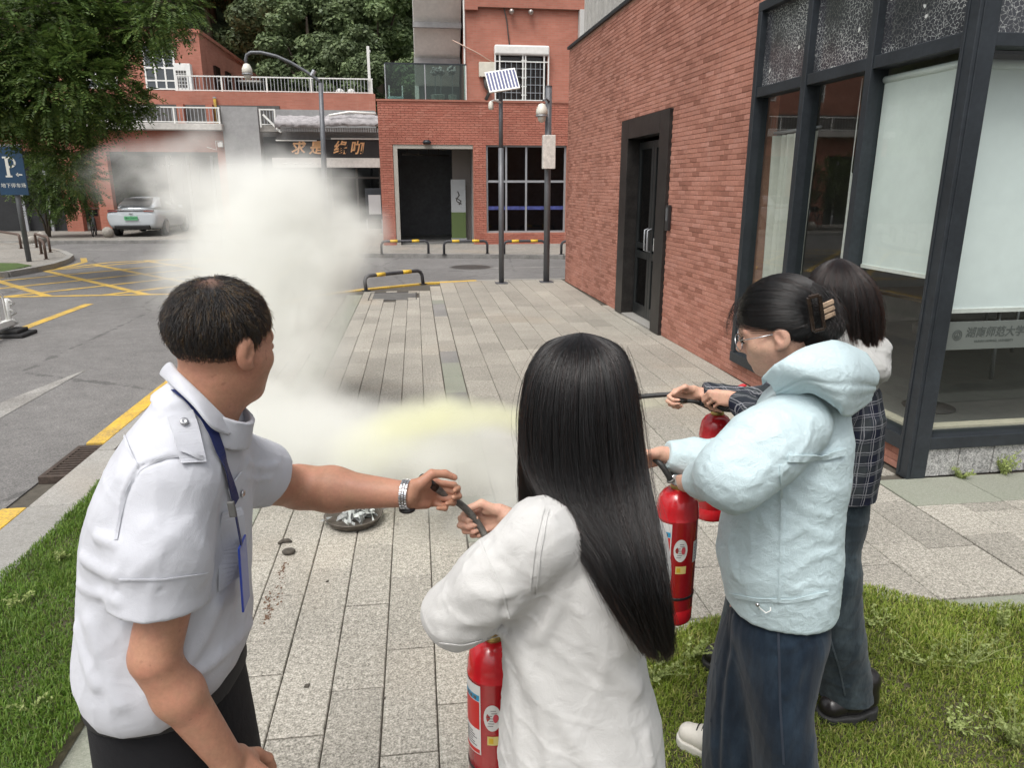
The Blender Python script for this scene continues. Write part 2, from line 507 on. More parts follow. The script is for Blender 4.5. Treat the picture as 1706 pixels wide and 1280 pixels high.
nk.build('cross_road_kerb', M_KERB, kind='structure')
fk = MB().prism([(3.2, 14.6), (8.5, 14.6), (30, 15.5), (30, 15.9), (8, 15.25), (3.2, 15.05)], -.05, -.004); fk.build('side_pavement', M_GRAN_FAR, kind='structure')

dr = thing('drain_grate', 'rusty slotted iron drain grate set between the yellow kerb stones', 'drain grate', (-2.32, 5.2, 0))
M_RUST = mat('rusty_iron', (.07, .052, .042), .75, .3, ns=25, na=.4, bs=90, bst=.5)
f_ = MB()
f_.box(-.27, -.31, -.05, .3, -.27, .004).box(-.27, .27, -.05, .3, .31, .004).box(-.27, -.268, -.05, -.235, .268, .004).box(.262, -.268, -.05, .3, .268, .004)
f_.build('grate_frame', M_RUST, dr, bevel=.003)
for i in range(11):
    yy = -.24 + i * .048
    MB().box(-.233, yy - .011, -.035, .26, yy + .011, .002).build('grate_bar', M_RUST, dr)
MB().box(-.26, -.3, -.3, .29, .3, -.05).build('pit', mat('pit', (.01, .01, .009), .9), dr)

# ---- far pavements
M_PAVE_FAR = granite_mat('far_pavement', [(.14, .13, .115), (.24, .225, .2), (.34, .32, .29)], .05, 30)
fp = MB().prism([(-1.4, 20.95), (4, 19.75), (30, 19.4), (30, 30), (-1.4, 30)], -.05, .06)
fp.build('far_pavement', M_PAVE_FAR, kind='structure')
lp = MB().prism([(-60, 27.8), (-6, 27.1), (-3.3, 25.4), (-2.3, 21.8), (-1.41, 20.95), (-1.41, 45), (-60, 45)], -.05, .05)
lp.build('left_pavement', M_PAVE_FAR, kind='structure')
fkb = MB()
q = [(-60, 27.72), (-6.05, 27.02), (-3.38, 25.33), (-2.38, 21.72), (-1.55, 20.86), (4, 19.66), (30, 19.3)]
for a, b in zip(q[:-1], q[1:]):
    d = Vector((b[0] - a[0], b[1] - a[1], 0)); n = max(1, round(d.length / 1.0))
    for i in range(n if d.length < 20 else 24):
        s0 = i / n; s1 = (i + 1) / n - .008 / d.length
        if d.length >= 20: s0, s1 = (1 - (i + 1) / n, 1 - i / n - .0002) if a[0] < -20 else (i / n, (i + 1) / n - .0002)
        fkb.bar((a[0] + d.x * s0, a[1] + d.y * s0, .006), (a[0] + d.x * s1, a[1] + d.y * s1, .006), .14, .125)
fkb.build('far_kerb', mat('far_kerb_stone', (.2, .195, .185), .8, ns=3, na=.3), kind='structure')

# ---- left traffic island with kerb and turf
isl_pts = [(-8.95, 17.2), (-8.82, 18.1), (-8.8, 18.9), (-9.0, 20.1), (-9.35, 21.2), (-10.1, 22.5), (-12.6, 25.9), (-13.7, 26.5), (-20, 26.8), (-20, 16.6), (-9.6, 16.6)]
MB().prism(isl_pts, -.05, .06).build('traffic_island', M_PAVE_FAR, kind='structure')
ik = MB()
for a, b in zip(isl_pts[-1:] + isl_pts[:8], isl_pts[:9]): ik.bar((*a, .02), (*b, .02), .16, .13)
ik.build('island_kerb', M_KERB, kind='structure')

# ---- lawns (soil mounds; blades are scattered on them)
def lawn_h(x, y): return .035 + .02 * math.sin(3.1 * x + 1.3) * math.sin(2.7 * y) + .012 * math.sin(7.7 * x + 2 * y)
def in_poly(x, y, poly):
    c = False; n = len(poly)
    for i in range(n):
        x0, y0 = poly[i]; x1, y1 = poly[i - 1]
        if (y0 > y) != (y1 > y) and x < (x1 - x0) * (y - y0) / (y1 - y0) + x0: c = not c
    return c
LAWN_L = [(-2.12, -2), (-1.26, -2), (-1.26, 4.6), (-2.0, 4.85), (-2.12, 4.7)]
LAWN_R = [(.62, -2), (8.2, -2), (8.2, 2.42), (4.6, 2.5), (3.4, 2.46), (2.85, 2.55), (2.4, 2.66), (2.1, 2.8), (1.7, 2.84), (1.3, 2.72), (.97, 2.6), (.75, 2.3), (.62, 1.8)]
def lawn(name, poly, seed):
    rng = np.random.default_rng(seed)
    xs = [p[0] for p in poly]; ys = [p[1] for p in poly]
    mb = MB(); st = .043
    nx = int((max(xs) - min(xs)) / st) + 2; ny = int((max(ys) - min(ys)) / st) + 2
    for i in range(nx):
        for j in range(ny):
            x = min(xs) + i * st; y = min(ys) + j * st
            if in_poly(x + st / 2, y + st / 2, poly):
                q = [(x, y), (x + st, y), (x + st, y + st), (x, y + st)]
                mb.add([(a, b, lawn_h(a, b) if all(in_poly(a + dx, b + dy, poly) for dx, dy in ((.1, 0), (-.1, 0), (0, .1), (0, -.1))) else .004) for a, b in q], [(0, 1, 2, 3)])
    return mb.build(name, M_SOIL, kind='structure', smooth=True)
lawn('left_lawn', LAWN_L, 1); lawn('right_lawn', LAWN_R, 2)
def leaf_mat(name, cols, trans=.35, rough=.55, patch=2.0):
    t = NT(name); r = t.n('NewGeometry').outputs['Random Per Island']
    c = t.ramp(r, [(i / (len(cols) - 1), c) for i, c in enumerate(cols)])
    c = t.scalecol(c, t.rng(t.noise(t.pos(), patch, 3), .3, .7, .72, 1.28))
    p = t.n('BsdfPrincipled'); t.put(p, 'Base Color', c); t.put(p, 'Roughness', rough); t.put(p, 'Specular IOR Level', .3)
    tl = t.n('BsdfTranslucent'); t.put(tl, 'Color', t.scalecol(c, 1.1))
    mx = t.n('MixShader'); mx.inputs[0].default_value = trans
    t.t.links.new(p.outputs[0], mx.inputs[1]); t.t.links.new(tl.outputs[0], mx.inputs[2]); t.t.links.new(mx.outputs[0], t.out.inputs[0])
    return t.mat
M_GRASS = leaf_mat('grass_blade', [(.10, .155, .016), (.165, .235, .026), (.24, .295, .05), (.115, .18, .018), (.38, .36, .12), (.14, .21, .022)], .3, .5, 1.6)
M_WEED = leaf_mat('weed_leaf', [(.24, .31, .09), (.34, .39, .15), (.28, .34, .12)], .3, .5)
def blades(name, poly, n, seed, ymin, xr, h0=.022, h1=.052):
    rng = np.random.default_rng(seed)
    P = np.empty((0, 2))
    while len(P) < n:
        c = np.stack([rng.uniform(xr[0], xr[1], n), rng.uniform(ymin, max(p[1] for p in poly) + .03, n)], 1)
        x, y = c[:, 0], c[:, 1]
        ins = np.zeros(len(c), bool)
        for i in range(len(poly)):
            x0, y0 = poly[i]; x1, y1 = poly[i - 1]
            if y0 == y1: continue
            k = ((y0 > y) != (y1 > y)) & (x < (x1 - x0) * (y - y0) / (y1 - y0) + x0)
            ins ^= k
        P = np.concatenate([P, c[ins]])
    P = P[:n]; n = len(P)
    x, y = P[:, 0], P[:, 1]
    z = .03 + .02 * np.sin(3.1 * x + 1.3) * np.sin(2.7 * y) + .012 * np.sin(7.7 * x + 2 * y)
    clump = .75 + .35 * np.sin(5.3 * x + 1.1 * np.sin(4 * y)) * np.sin(4.7 * y + .8 * np.sin(6 * x)) + .2 * np.sin(17 * x) * np.sin(15 * y)
    h = rng.uniform(h0, h1, n) * np.clip(clump, .45, 1.5)
    a = rng.uniform(0, 2 * np.pi, n); lean = rng.uniform(.15, .95, n)
    wd = rng.uniform(.0012, .0026, n)
    base = np.stack([x, y, z], 1)
    d = np.stack([np.cos(a), np.sin(a), 0 * a], 1); s = np.stack([-np.sin(a), np.cos(a), 0 * a], 1) * wd[:, None]
    mid = base + d * (h * lean * .35)[:, None] + np.array([0, 0, 1]) * (h * .62)[:, None]
    tip = base + d * (h * lean * 1.05)[:, None] + np.array([0, 0, 1]) * (h * np.sqrt(np.clip(1.1 - lean * .7, .2, 1)))[:, None]
    V = np.stack([base - s, base + s, mid - s * .85, mid + s * .85, tip], 1).reshape(-1, 3)
    i = np.arange(n)[:, None] * 5
    F = np.concatenate([i + [0, 1, 3], i + [0, 3, 2], i + [2, 3, 4]], 1).reshape(-1, 3)
    o = bpy.data.objects.new(name, np_mesh(name, V, F, M_GRASS)); link(o)
    return tag(o, kind='stuff')
_g = blades('grass', LAWN_L, 70000, 3, .9, (-2.12, -1.2)); _g.data.materials[0] = leaf_mat('left_grass_blade', [(.06, .125, .014), (.10, .19, .022), (.15, .24, .035), (.07, .145, .016), (.2, .26, .06)], .3, .5, 1.6)
blades('grass', LAWN_R, 165000, 4, .9, (.6, 4.0))
isl_turf = [(-9.05, 17.3), (-9.1, 18.6), (-9.7, 19.2), (-14, 20.2), (-14, 17)]
MB().prism(isl_turf, .055, .075).build('island_turf', mat('turf', (.06, .10, .02), .9, ns=8, na=.4, bs=40, bst=.8), kind='structure')

# ---- hill behind everything
def hill():
    mb = MB(); nx, ny = 60, 24
    vs = []
    for j in range(ny + 1):
        for i in range(nx + 1):
            x = -75 + i * 2.6; y = 41 + j * 4.0
            z = -0.2 + max(0, (y - 42)) * .62 + 2.2 * math.sin(x * .13 + y * .07) * min(1, (y - 41) / 12) + 1.2 * math.sin(x * .31 - y * .2) * min(1, (y - 41) / 12)
            vs.append((x, y, z))
    fs = [(j * (nx + 1) + i, j * (nx + 1) + i + 1, (j + 1) * (nx + 1) + i + 1, (j + 1) * (nx + 1) + i) for j in range(ny) for i in range(nx)]
    mb.add(vs, fs)
    return mb.build('hill', mat('forest_floor', (.055, .075, .032), .95, ns=.8, na=.5, bs=2, bst=1, bd=.3), kind='structure', smooth=True)
hill()
# ================================================================== BUILDINGS
def brick_mat(name, tones, island=True):
    t = NT(name); p = t.pos()
    r = t.math('FRACT', t.math('ADD', t.n('NewGeometry').outputs['Random Per Island'], t.n('ObjectInfo').outputs['Random']))
    c = t.ramp(r, [(i / (len(tones) - 1), x) for i, x in enumerate(tones)])
    c = t.scalecol(c, t.rng(t.noise(p, 38, 5, .65), .3, .7, .8, 1.18))
    c = t.scalecol(c, t.rng(t.noise(p, .9, 4, .6), .3, .7, .86, 1.1))
    w = t.noise(t.map(p, scale=(3, 3, .6)), 1.0, 5, .7)
    c = t.mix(t.rng(w, .6, .8, 0, .22), c, (.55, .47, .42))
    t.bsdf(c, .82, 0, t.bump(t.noise(p, 160, 4, .7), .35, .002), Specular_IOR_Level=.25); return t.mat
M_BRICK = brick_mat('red_clay_brick', [(.255, .110, .078), (.375, .172, .126), (.415, .20, .150), (.295, .126, .090), (.44, .218, .168), (.385, .176, .128), (.40, .188, .140)])
M_BRICK_FAR = brick_mat('orange_clay_brick', [(.37, .135, .096), (.41, .162, .118), (.355, .125, .09), (.43, .18, .132)])
M_MORTAR = mat('mortar', (.40, .225, .165), .9, ns=15, na=.2)
M_MORTAR_FAR = mat('far_mortar', (.42, .22, .16), .9, ns=15, na=.2)
def brick_tex(name, tones, bw=.24, bh=.068, mort=(.34, .19, .14), mw=.006):
    t = NT(name)
    s = t.n('SeparateXYZ'); t.put(s, 0, t.pos())
    cmb = t.n('CombineXYZ'); t.put(cmb, 'X', t.math('ADD', s.outputs[0], s.outputs[1])); t.put(cmb, 'Y', s.outputs[2])
    b = t.n('TexBrick'); t.put(b, 'Vector', cmb.outputs[0])
    for k, v in (('Color1', tones[0]), ('Color2', tones[1]), ('Mortar', mort)): b.inputs[k].default_value = (*v, 1)
    b.inputs['Scale'].default_value = 1; b.inputs['Mortar Size'].default_value = mw; b.inputs['Brick Width'].default_value = bw; b.inputs['Row Height'].default_value = bh
    c = t.scalecol(b.outputs[0], t.rng(t.noise(t.pos(), .7, 5, .65), .3, .7, .82, 1.14))
    st = t.noise(t.map(t.pos(), scale=(2, 2, .35)), 1.2, 5, .7)
    c = t.mix(t.rng(st, .58, .8, 0, .3), c, (.48, .33, .27))
    t.bsdf(c, .85, 0, t.bump(b.outputs[1], -.4, .01), Specular_IOR_Level=.25); return t.mat
M_BRICK_TEX = brick_tex('brick_band', [(.40, .148, .104), (.36, .126, .088)])
M_BRICK_TEX2 = brick_tex('brick_upper', [(.42, .17, .125), (.375, .143, .102)])
M_FRAME = mat('dark_metal_frame', (.030, .036, .043), .45, .3, ns=4, na=.25, bs=60, bst=.08)
M_GREYFRAME = mat('grey_aluminium', (.36, .37, .39), .45, .5, ns=3, na=.1)
M_WHITEM = mat('white_painted_metal', (.72, .72, .69), .45, 0, ns=6, na=.1)
M_CONC = mat('stained_concrete', (.50, .48, .45), .85, ns=1.2, na=.22, bs=20, bst=.3)
M_CONC_D = mat('grey_render', (.30, .30, .30), .85, ns=1.0, na=.18, bs=15, bst=.2)
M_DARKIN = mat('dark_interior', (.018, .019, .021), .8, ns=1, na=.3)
M_INT = mat('interior_plaster', (.20, .195, .18), .9, ns=.8, na=.2)
M_BLACKSTONE = mat('polished_black_granite', (.022, .020, .019), .38, 0, ns=5, na=.5, bs=8, bst=.03, spec=.3)
M_GLASS = glass_mat('window_glass', (.92, .96, .94), 1.0, clear=.95)
M_GLASS_DK = glass_mat('dark_window_glass', (.35, .39, .41), 1.1)

UNIT = {}
def brick_unit(M, L, h, d):
    key = (M.name, L, h, d)
    if key not in UNIT:
        c = .004
        a, b = L / 2, h / 2
        v = [(-a, 0, -b), (a, 0, -b), (a, 0, b), (-a, 0, b), (-a, d - c, -b), (a, d - c, -b), (a, d - c, b), (-a, d - c, b),
             (-a + c, d, -b + c), (a - c, d, -b + c), (a - c, d, b - c), (-a + c, d, b - c)]
        f = [(i + 4, i + 8, (i + 1) % 4 + 8, (i + 1) % 4 + 4) for i in range(4)] + [(i, i + 4, (i + 1) % 4 + 4, (i + 1) % 4) for i in range(4)] + [(8, 11, 10, 9)]
        UNIT[key] = (v, f)
    return UNIT[key]
def lay_bricks(parent, M, u0, u1, v0, v1, holes, to_local, near, count, L=.24, h=.068, gap=.007, d=.016, seed=1, name='brick'):
    """to_local(u,v) -> position; wall local x along u, y out, z up"""
    rnd = random.Random(seed)
    items = []
    nrow = int(round((v1 - v0) / h)); h = (v1 - v0) / nrow
    for r in range(nrow):
        z0, z1 = v0 + r * h, v0 + (r + 1) * h
        zc = (z0 + z1) / 2
        segs = [(u0, u1)]
        for (a, b, c_, e) in holes:
            if c_ < zc < e:
                ns = []
                for s0, s1 in segs:
                    if b <= s0 or a >= s1: ns.append((s0, s1)); continue
                    if a > s0: ns.append((s0, a))
                    if b < s1: ns.append((b, s1))
                segs = ns
        for s0, s1 in segs:
            x = math.floor((s0 - r % 2 * L / 2) / L) * L + (r % 2) * L / 2
            while x < s1:
                a, b = max(x, s0), min(x + L, s1)
                if b - a > .025: items.append(((a + b) / 2, zc, b - a - gap, h - gap))
                x += L
    items.sort(key=near)
    full = round(L - gap, 4)
    bv, bf = brick_unit(M, full, round(h - gap, 4), d)
    me = bpy.data.meshes.new(name); me.from_pydata(bv, [], bf); me.materials.append(M)
    nv = []; nf = []
    for i, (u, v, l, hh) in enumerate(items):
        j = rnd.uniform(-.002, .002); tilt = rnd.gauss(0, .006)
        if i < count:
            o = bpy.data.objects.new(name, me); link(o, parent)
            o.location = to_local(u, v, j); o.scale = (l / full, 1, 1); o.rotation_euler = (0, 0, tilt)
        else:
            p = to_local(u, v, j); k = len(nv); sx = l / full
            nv.extend([(p[0] + x * sx, p[1] + y, p[2] + z) for x, y, z in bv]); nf.extend([tuple(q + k for q in f) for f in bf])
    if nv:
        me2 = bpy.data.meshes.new('far_bricks'); me2.from_pydata(nv, [], nf); me2.materials.append(M)
        o = bpy.data.objects.new('far_bricks', me2); link(o, parent); o['kind'] = 'stuff'

# ------------------------------------------------------------------ right-hand brick building (local x along its side wall, y outwards, z up)
A0, B0 = Vector((3.25, 4.16, 0)), Vector((3.0, 14.63, 0))
RB = thing('brick_building', 'near red brick building with dark framed glazing and black stone doorway, right of the plaza', 'building', A0, math.atan2(B0.y - A0.y, B0.x - A0.x))
SW = 10.47
wall = MB()
DX0, DX1, DZ = 5.15, 6.45, 2.55            # doorway
for x0, x1, z0, z1 in ((2.71, 4.86, 0, 4.4), (6.74, SW, 0, 4.4), (4.86, 6.74, 2.78, 4.4), (.07, 2.71, 0, .165), (.07, 2.71, 3.5, 4.4)):
    wall.box(x0, -.26, z0, x1, -.013, z1)
wall.box(SW - .25, -7, 0, SW - .012, -.262, 4.4)
wall_o = wall.build('brick_wall', M_MORTAR, RB)
RM = RB.matrix_basis.copy()
_e = math.atan2(B0.y - A0.y, B0.x - A0.x); _ex = Vector((math.cos(_e), math.sin(_e), 0)); _ey = Vector((-math.sin(_e), math.cos(_e), 0))
def rb_world(x, y, z): return A0 + _ex * x + _ey * y + Vector((0, 0, z))
def near_r(it):
    p = rb_world(it[0], 0, it[1]) - Vector((0, 0, EYE)); d = p.length
    vis = 1 if it[1] < 2.9 + it[0] * .17 and (it[0] > 2.6 or it[0] < .55) else 4
    return d * vis / max(.05, abs(p.normalized().dot(_ey))) ** .5
lay_bricks(wall_o, M_BRICK, .07, SW, 0, 4.36, [(4.82, 6.78, -1, 2.81), (-1, 2.72, .165, 5)], lambda u, v, j: (u, -.0215 + j * .5, v), near_r, 292, L=.20, h=.0515, gap=.004, d=.0165, seed=3)
# far end return bricks and coping
cp = MB().box(2.715, -.28, 4.4, SW + .03, .03, 4.45).box(-.1, -7, 4.4, 2.712, .03, 4.45)
cp.build('coping', M_FRAME, RB)
# roof, back, floor
MB().box(.1, -7, 4.2, SW - .26, -.262, 4.395).build('roof', M_CONC_D, RB)
MB().box(.02, -7.0, -.1, SW - .26, -.262, .12).build('floor', mat('grey_floor_tile', (.24, .235, .215), .35, ns=1.5, na=.15), RB)
inn = MB().box(.1, -7.1, 0, SW - .26, -7, 4.2).box(4.7, -6.98, .12, 4.8, -.262, 4.19)
inn.build('inner_wall', M_INT, RB)
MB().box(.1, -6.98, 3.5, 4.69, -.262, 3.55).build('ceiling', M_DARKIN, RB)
# corrugated roof screen
sc = MB()
for i in range(13):
    x = 7.0 + i * .27
    sc.box(x, -.364, 4.46, x + .11, -.25, 5.95)
MB().box(7.0, -.42, 4.46, 10.5, -.37, 5.9).build('screen_backing', M_CONC_D, RB)
sc.build('roof_screen', mat('screen_metal', (.56, .55, .52), .5, .3, ns=5, na=.15), RB)
# doorway
dw = MB()
dw.box(4.82, -.2, 0, 5.149, .035, 2.81).box(6.451, -.2, 0, 6.78, .035, 2.81).box(5.15, -.2, DZ, 6.45, .035, 2.81)
dw.build('door_surround', M_BLACKSTONE, RB, bevel=.004)
MB().box(5.15, -.26, 0, 6.45, .03, .03).build('door_step', M_KERB, RB, bevel=.004)
M_DOORM = mat('dark_door_metal', (.022, .025, .026), .35, .4, ns=3, na=.2)
def leaf(x0, x1, handle_x):
    b = MB()
    y0, y1 = -.19, -.14
    b.box(x0, y0, .04, x0 + .09, y1, 2.5).box(x1 - .09, y0, .04, x1, y1, 2.5)
    b.box(x0 + .09, y0, .04, x1 - .09, y1, .2).box(x0 + .09, y0, 2.4, x1 - .09, y1, 2.5).box(x0 + .09, y0, .88, x1 - .09, y1, .98).box(x0 + .09, y0, 1.02, x1 - .09, y1, 1.1)
    d = b.build('door', M_DOORM, RB, bevel=.004)
    MB().box(x0 + .09, -.172, .2, x1 - .09, -.16, .88).box(x0 + .09, -.172, 1.1, x1 - .09, -.16, 2.4).build('door_pane', M_GLASS_DK, d)
    MB().tube([(handle_x, -.135, 1.0), (handle_x, -.08, 1.02), (handle_x, -.08, 1.3), (handle_x, -.135, 1.32)], .012, 8).build('door_handle', M_GREYFRAME, d, smooth=True)
    return d
leaf(5.16, 5.795, 5.74); leaf(5.805, 6.44, 5.86)
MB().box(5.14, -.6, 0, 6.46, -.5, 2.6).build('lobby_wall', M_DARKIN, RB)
pl = MB().box(5.52, -.139, 1.02, 5.64, -.136, 1.2); pl.build('door_notice', mat('paper_notice', (.55, .55, .53), .7), RB)
ad = MB().box(4.66, .002, 1.36, 4.76, .045, 1.67).box(4.675, .045, 1.5, 4.745, .048, 1.64)
ado = thing('access_reader', 'slim black access reader on the brick wall right of the black doorway', 'card reader', rb_world(4.71, 0, 1.36), RB.rotation_euler.z)
MB().box(-.05, .004, 0, .05, .045, .31).build('reader_case', mat('black_plastic', (.02, .02, .021), .35), ado, bevel=.006)
MB().box(-.035, .0455, .12, .035, .047, .28).build('reader_screen', mat('grey_screen', (.1, .105, .11), .15), ado)

# window wall: side bays (along x) and the front wall (along -y)
def member(name, *b, m=M_FRAME):
    mb = MB()
    for q in b: mb.box(*q)
    return mb.build(name, m, RB, bevel=.004)
member('corner_post', (-.055, -.085, 0, .055, .055, 4.36))
# raised seam of the corner post
member('post_seam', (-.062, .02, .02, -.0555, .03, 4.35), (.02, .0555, .02, .03, .062, 4.35))
for i, (a, b) in enumerate(((.92, .99), (1.78, 1.85), (2.64, 2.712))):
    member('mullion', (a, -.11, .27, b, .03, 3.42))
member('sill', (.056, -.12, .168, 2.712, .035, .268))
member('transom', (.056, -.11, 2.69, .919, .02, 2.775), (.991, -.11, 2.69, 1.779, .02, 2.775), (1.851, -.11, 2.69, 2.639, .02, 2.775))
member('head', (.056, -.12, 3.421, 2.712, .03, 3.5))
M_BEIGE = mat('beige_sill_trim', (.5, .45, .35), .6, ns=6, na=.15)
MB().box(.06, -.2, .2685, 2.64, -.112, .285).box(-.0, 0, 0, 0, 0, 0).build('sill_trim', M_BEIGE, RB)
def pane(x0, x1, z0, z1, m, name='window_pane', y=-.05):
    return MB().quad((x1, y, z0), (x0, y, z0), (x0, y, z1), (x1, y, z1)).build(name, m, RB)
BAYS = ((.056, .919), (.991, 1.779), (1.851, 2.639))
for a, b in BAYS: pane(a, b, .269, 2.689, M_GLASS)
# frieze panes with white etched pattern
def etched():
    t = NT('etched_glass'); p = t.pos()
    w = t.noise(p, 3.2, 2, .5, out=1)
    v2 = t.n('VectorMath', operation='SCALE'); t.put(v2, 0, w); v2.inputs['Scale'].default_value = .06
    ad_ = t.n('VectorMath', operation='ADD'); t.put(ad_, 0, p); t.t.links.new(v2.outputs[0], ad_.inputs[1])
    vo = t.n('TexVoronoi', feature='DISTANCE_TO_EDGE'); t.put(vo, 'Vector', ad_.outputs[0]); vo.inputs['Scale'].default_value = 34
    vb = t.n('TexVoronoi', feature='F1'); t.put(vb, 'Vector', ad_.outputs[0]); vb.inputs['Scale'].default_value = 7
    sp = t.noise(p, 110, 3, .7)
    pres = t.noise(p, 2.6, 3, .5)
    lines = t.rng(vo.outputs[0], .02, .10, 1, 0)
    lines = t.math('MULTIPLY', lines, t.rng(sp, .42, .58, 0, 1))
    star = t.rng(t.math('ADD', vb.outputs[0], t.math('MULTIPLY', t.noise(p, 40, 3), .22)), .19, .235, 1, 0)
    m = t.math('MAXIMUM', t.math('MULTIPLY', lines, t.rng(pres, .38, .55, .15, 1)), star)
    glass = t.bsdf(t.scalecol((.045, .047, .055), t.rng(pres, .3, .7, .7, 1.4)), .12)
    p2 = t.n('BsdfDiffuse'); p2.inputs[0].default_value = (.62, .64, .62, 1)
    mx = t.n('MixShader'); t.put(mx, 0, t.math('MULTIPLY', m, .85)); t.t.links.new(glass.outputs[0], mx.inputs[1]); t.t.links.new(p2.outputs[0], mx.inputs[2])
    t.t.links.new(mx.outputs[0], t.out.inputs[0]); return t.mat
M_ETCH = etched()
for a, b in BAYS: pane(a, b, 2.776, 3.42, M_ETCH, 'etched_pane', -.03)
# front wall
FY = -6.4
fm = [(-.035, FY, 2.68, .08, -.086, 2.755)]
member('front_transom', *fm)
member('front_sill', (-.05, FY, .2, .1, -.086, .285))
member('front_head', (-.04, FY, 3.42, .1, -.086, 3.5))
for y in (-2.1, -4.2): member('front_mullion', (-.036, y - .04, .286, .11, y + .04, 2.679), (-.036, y - .04, 2.756, .11, y + .04, 3.419))
MB().box(-.012, FY, 3.501, .25, -.086, 4.36).build('front_fascia', M_BRICK_TEX, RB)
MB().box(.112, FY, .2855, .2, -.09, .30).build('front_sill_trim', M_BEIGE, RB)
MB().quad((.03, -.087, .286), (.03, FY, .286), (.03, FY, 2.679), (.03, -.087, 2.679)).build('front_pane', M_GLASS, RB)
MB().box(.02, FY, 2.756, .03, -.087, 3.419).build('etched_pane', M_ETCH, RB)
# frosted strip with lettering on the front pane
fr = NT('frosted_film'); frb = fr.bsdf((.125, .14, .13), .5)
MB().box(.022, FY, .865, .0275, -.087, 1.05).build('frosted_strip', fr.mat, RB)
M_FILM_TXT = mat('film_lettering', (.06, .07, .065), .6)
Mt = frame_M((.0205, -.49, .975), (0, -1, 0), (0, 0, 1))
lettering('film_lettering', '湖南师范大学', .072, Mt, M_FILM_TXT, RB, extrude=.0006, shear=.12, bold=.001)
lettering('film_subtitle', 'HUNAN NORMAL UNIVERSITY', .021, frame_M((.0205, -.49, .918), (0, -1, 0), (0, 0, 1)), M_FILM_TXT, RB, extrude=.0006)
em = MB()
for i in range(24):
    a = i / 24 * math.tau
    for r in (.032, .02):
        em.box(-.0006, -.003, -.003, .0006, .003, .003, 0, Matrix.Translation((.0205, -.215 + math.cos(a) * r, .962 + math.sin(a) * r)))
em.box(.0199, -.218, .948, .0209, -.212, .976).box(.0199, -.227, .954, .0209, -.203, .959)
em.build('film_emblem', M_FILM_TXT, RB)
# plinth stones under the front
pst = MB().box(.0, FY, 0, .1, -.086, .198).build('front_plinth', M_JOINT, RB)
y = -.088
i = 0
while y > FY:
    w = .26 if i else .25
    MB().box(-.03, y - w + .004, .0, -.001, y - .004, .197).build('plinth_stone', M_PLINTH, pst, bevel=.004)
    y -= w; i += 1
# blinds, curtains, cords behind the glass
M_BLIND = mat('roller_blind', (.74, .79, .77), .8, ns=1.5, na=.06, bs=500, bst=.1)
bl = thing('roller_blind', 'greenish white roller blind half drawn behind the side window beside the corner post', 'blind', rb_world(.488, -.088, 1.33), RB.rotation_euler.z)
MB().box(-.425, -.004, 0, .425, .004, 1.27).build('blind_cloth', M_BLIND, bl)
MB().box(-.425, -.012, -.022, .425, .012, .004).build('bottom_rail', M_WHITEM, bl)
MB().tube([(-.425, 0, 1.29), (.425, 0, 1.29)], .025, 12).build('blind_roll', M_BLIND, bl, smooth=True)
b2 = thing('roller_blind', 'wide bright white roller blind behind the front window at the right edge', 'blind', rb_world(.2, -.12, 1.1), RB.rotation_euler.z)
M_BLIND2 = mat('white_roller_blind', (.80, .85, .86), .8, ns=1.2, na=.05)
MB().box(-.004, -2.0, 0, .004, 0, 1.5).build('blind_cloth', M_BLIND2, b2)
MB().box(-.012, -2.0, -.025, .012, 0, .004).build('bottom_rail', M_WHITEM, b2)
MB().tube([(0, -2.0, 1.52), (0, 0, 1.52)], .03, 12).build('blind_roll', M_BLIND2, b2, smooth=True)
cu = thing('curtain', 'pale hanging curtain with soft folds behind the narrow window nearest the brick wall', 'curtain', rb_world(2.25, -.2, .3), RB.rotation_euler.z)
def curtain(x0, x1, z1, ph):
    mb = MB(); n = 60; vs = []
    for zi in range(9):
        z = z1 * zi / 8
        for k in range(n):
            u = k / (n - 1); x = x0 + (x1 - x0) * u
            vs.append((x, .035 * math.sin(u * 34 + ph + .25 * math.sin(zi * .5)) + .015 * math.sin(u * 11 + zi * .3), z))
    fs = [(i * n + k, i * n + k + 1, (i + 1) * n + k + 1, (i + 1) * n + k) for i in range(8) for k in range(n - 1)]
    return mb.add(vs, fs)
curtain(-.36, .36, 2.05, 0).build('curtain_cloth', mat('curtain_cloth', (.50, .50, .45), .85, ns=3, na=.08), cu, smooth=True)
MB().tube([(-.39, 0, 2.08), (.39, 0, 2.08)], .012, 8).build('curtain_rod', M_GREYFRAME, cu, smooth=True)
cd = MB()
for x in (1.2, 1.27): cd.tube([(x, -.14, .8), (x, -.14, 2.68)], .0035, 6)
cd.tube([(1.5, -.3, .3), (1.5, -.3, 2.0)], .012, 8)
cd.build('blind_cord', M_WHITEM, RB)
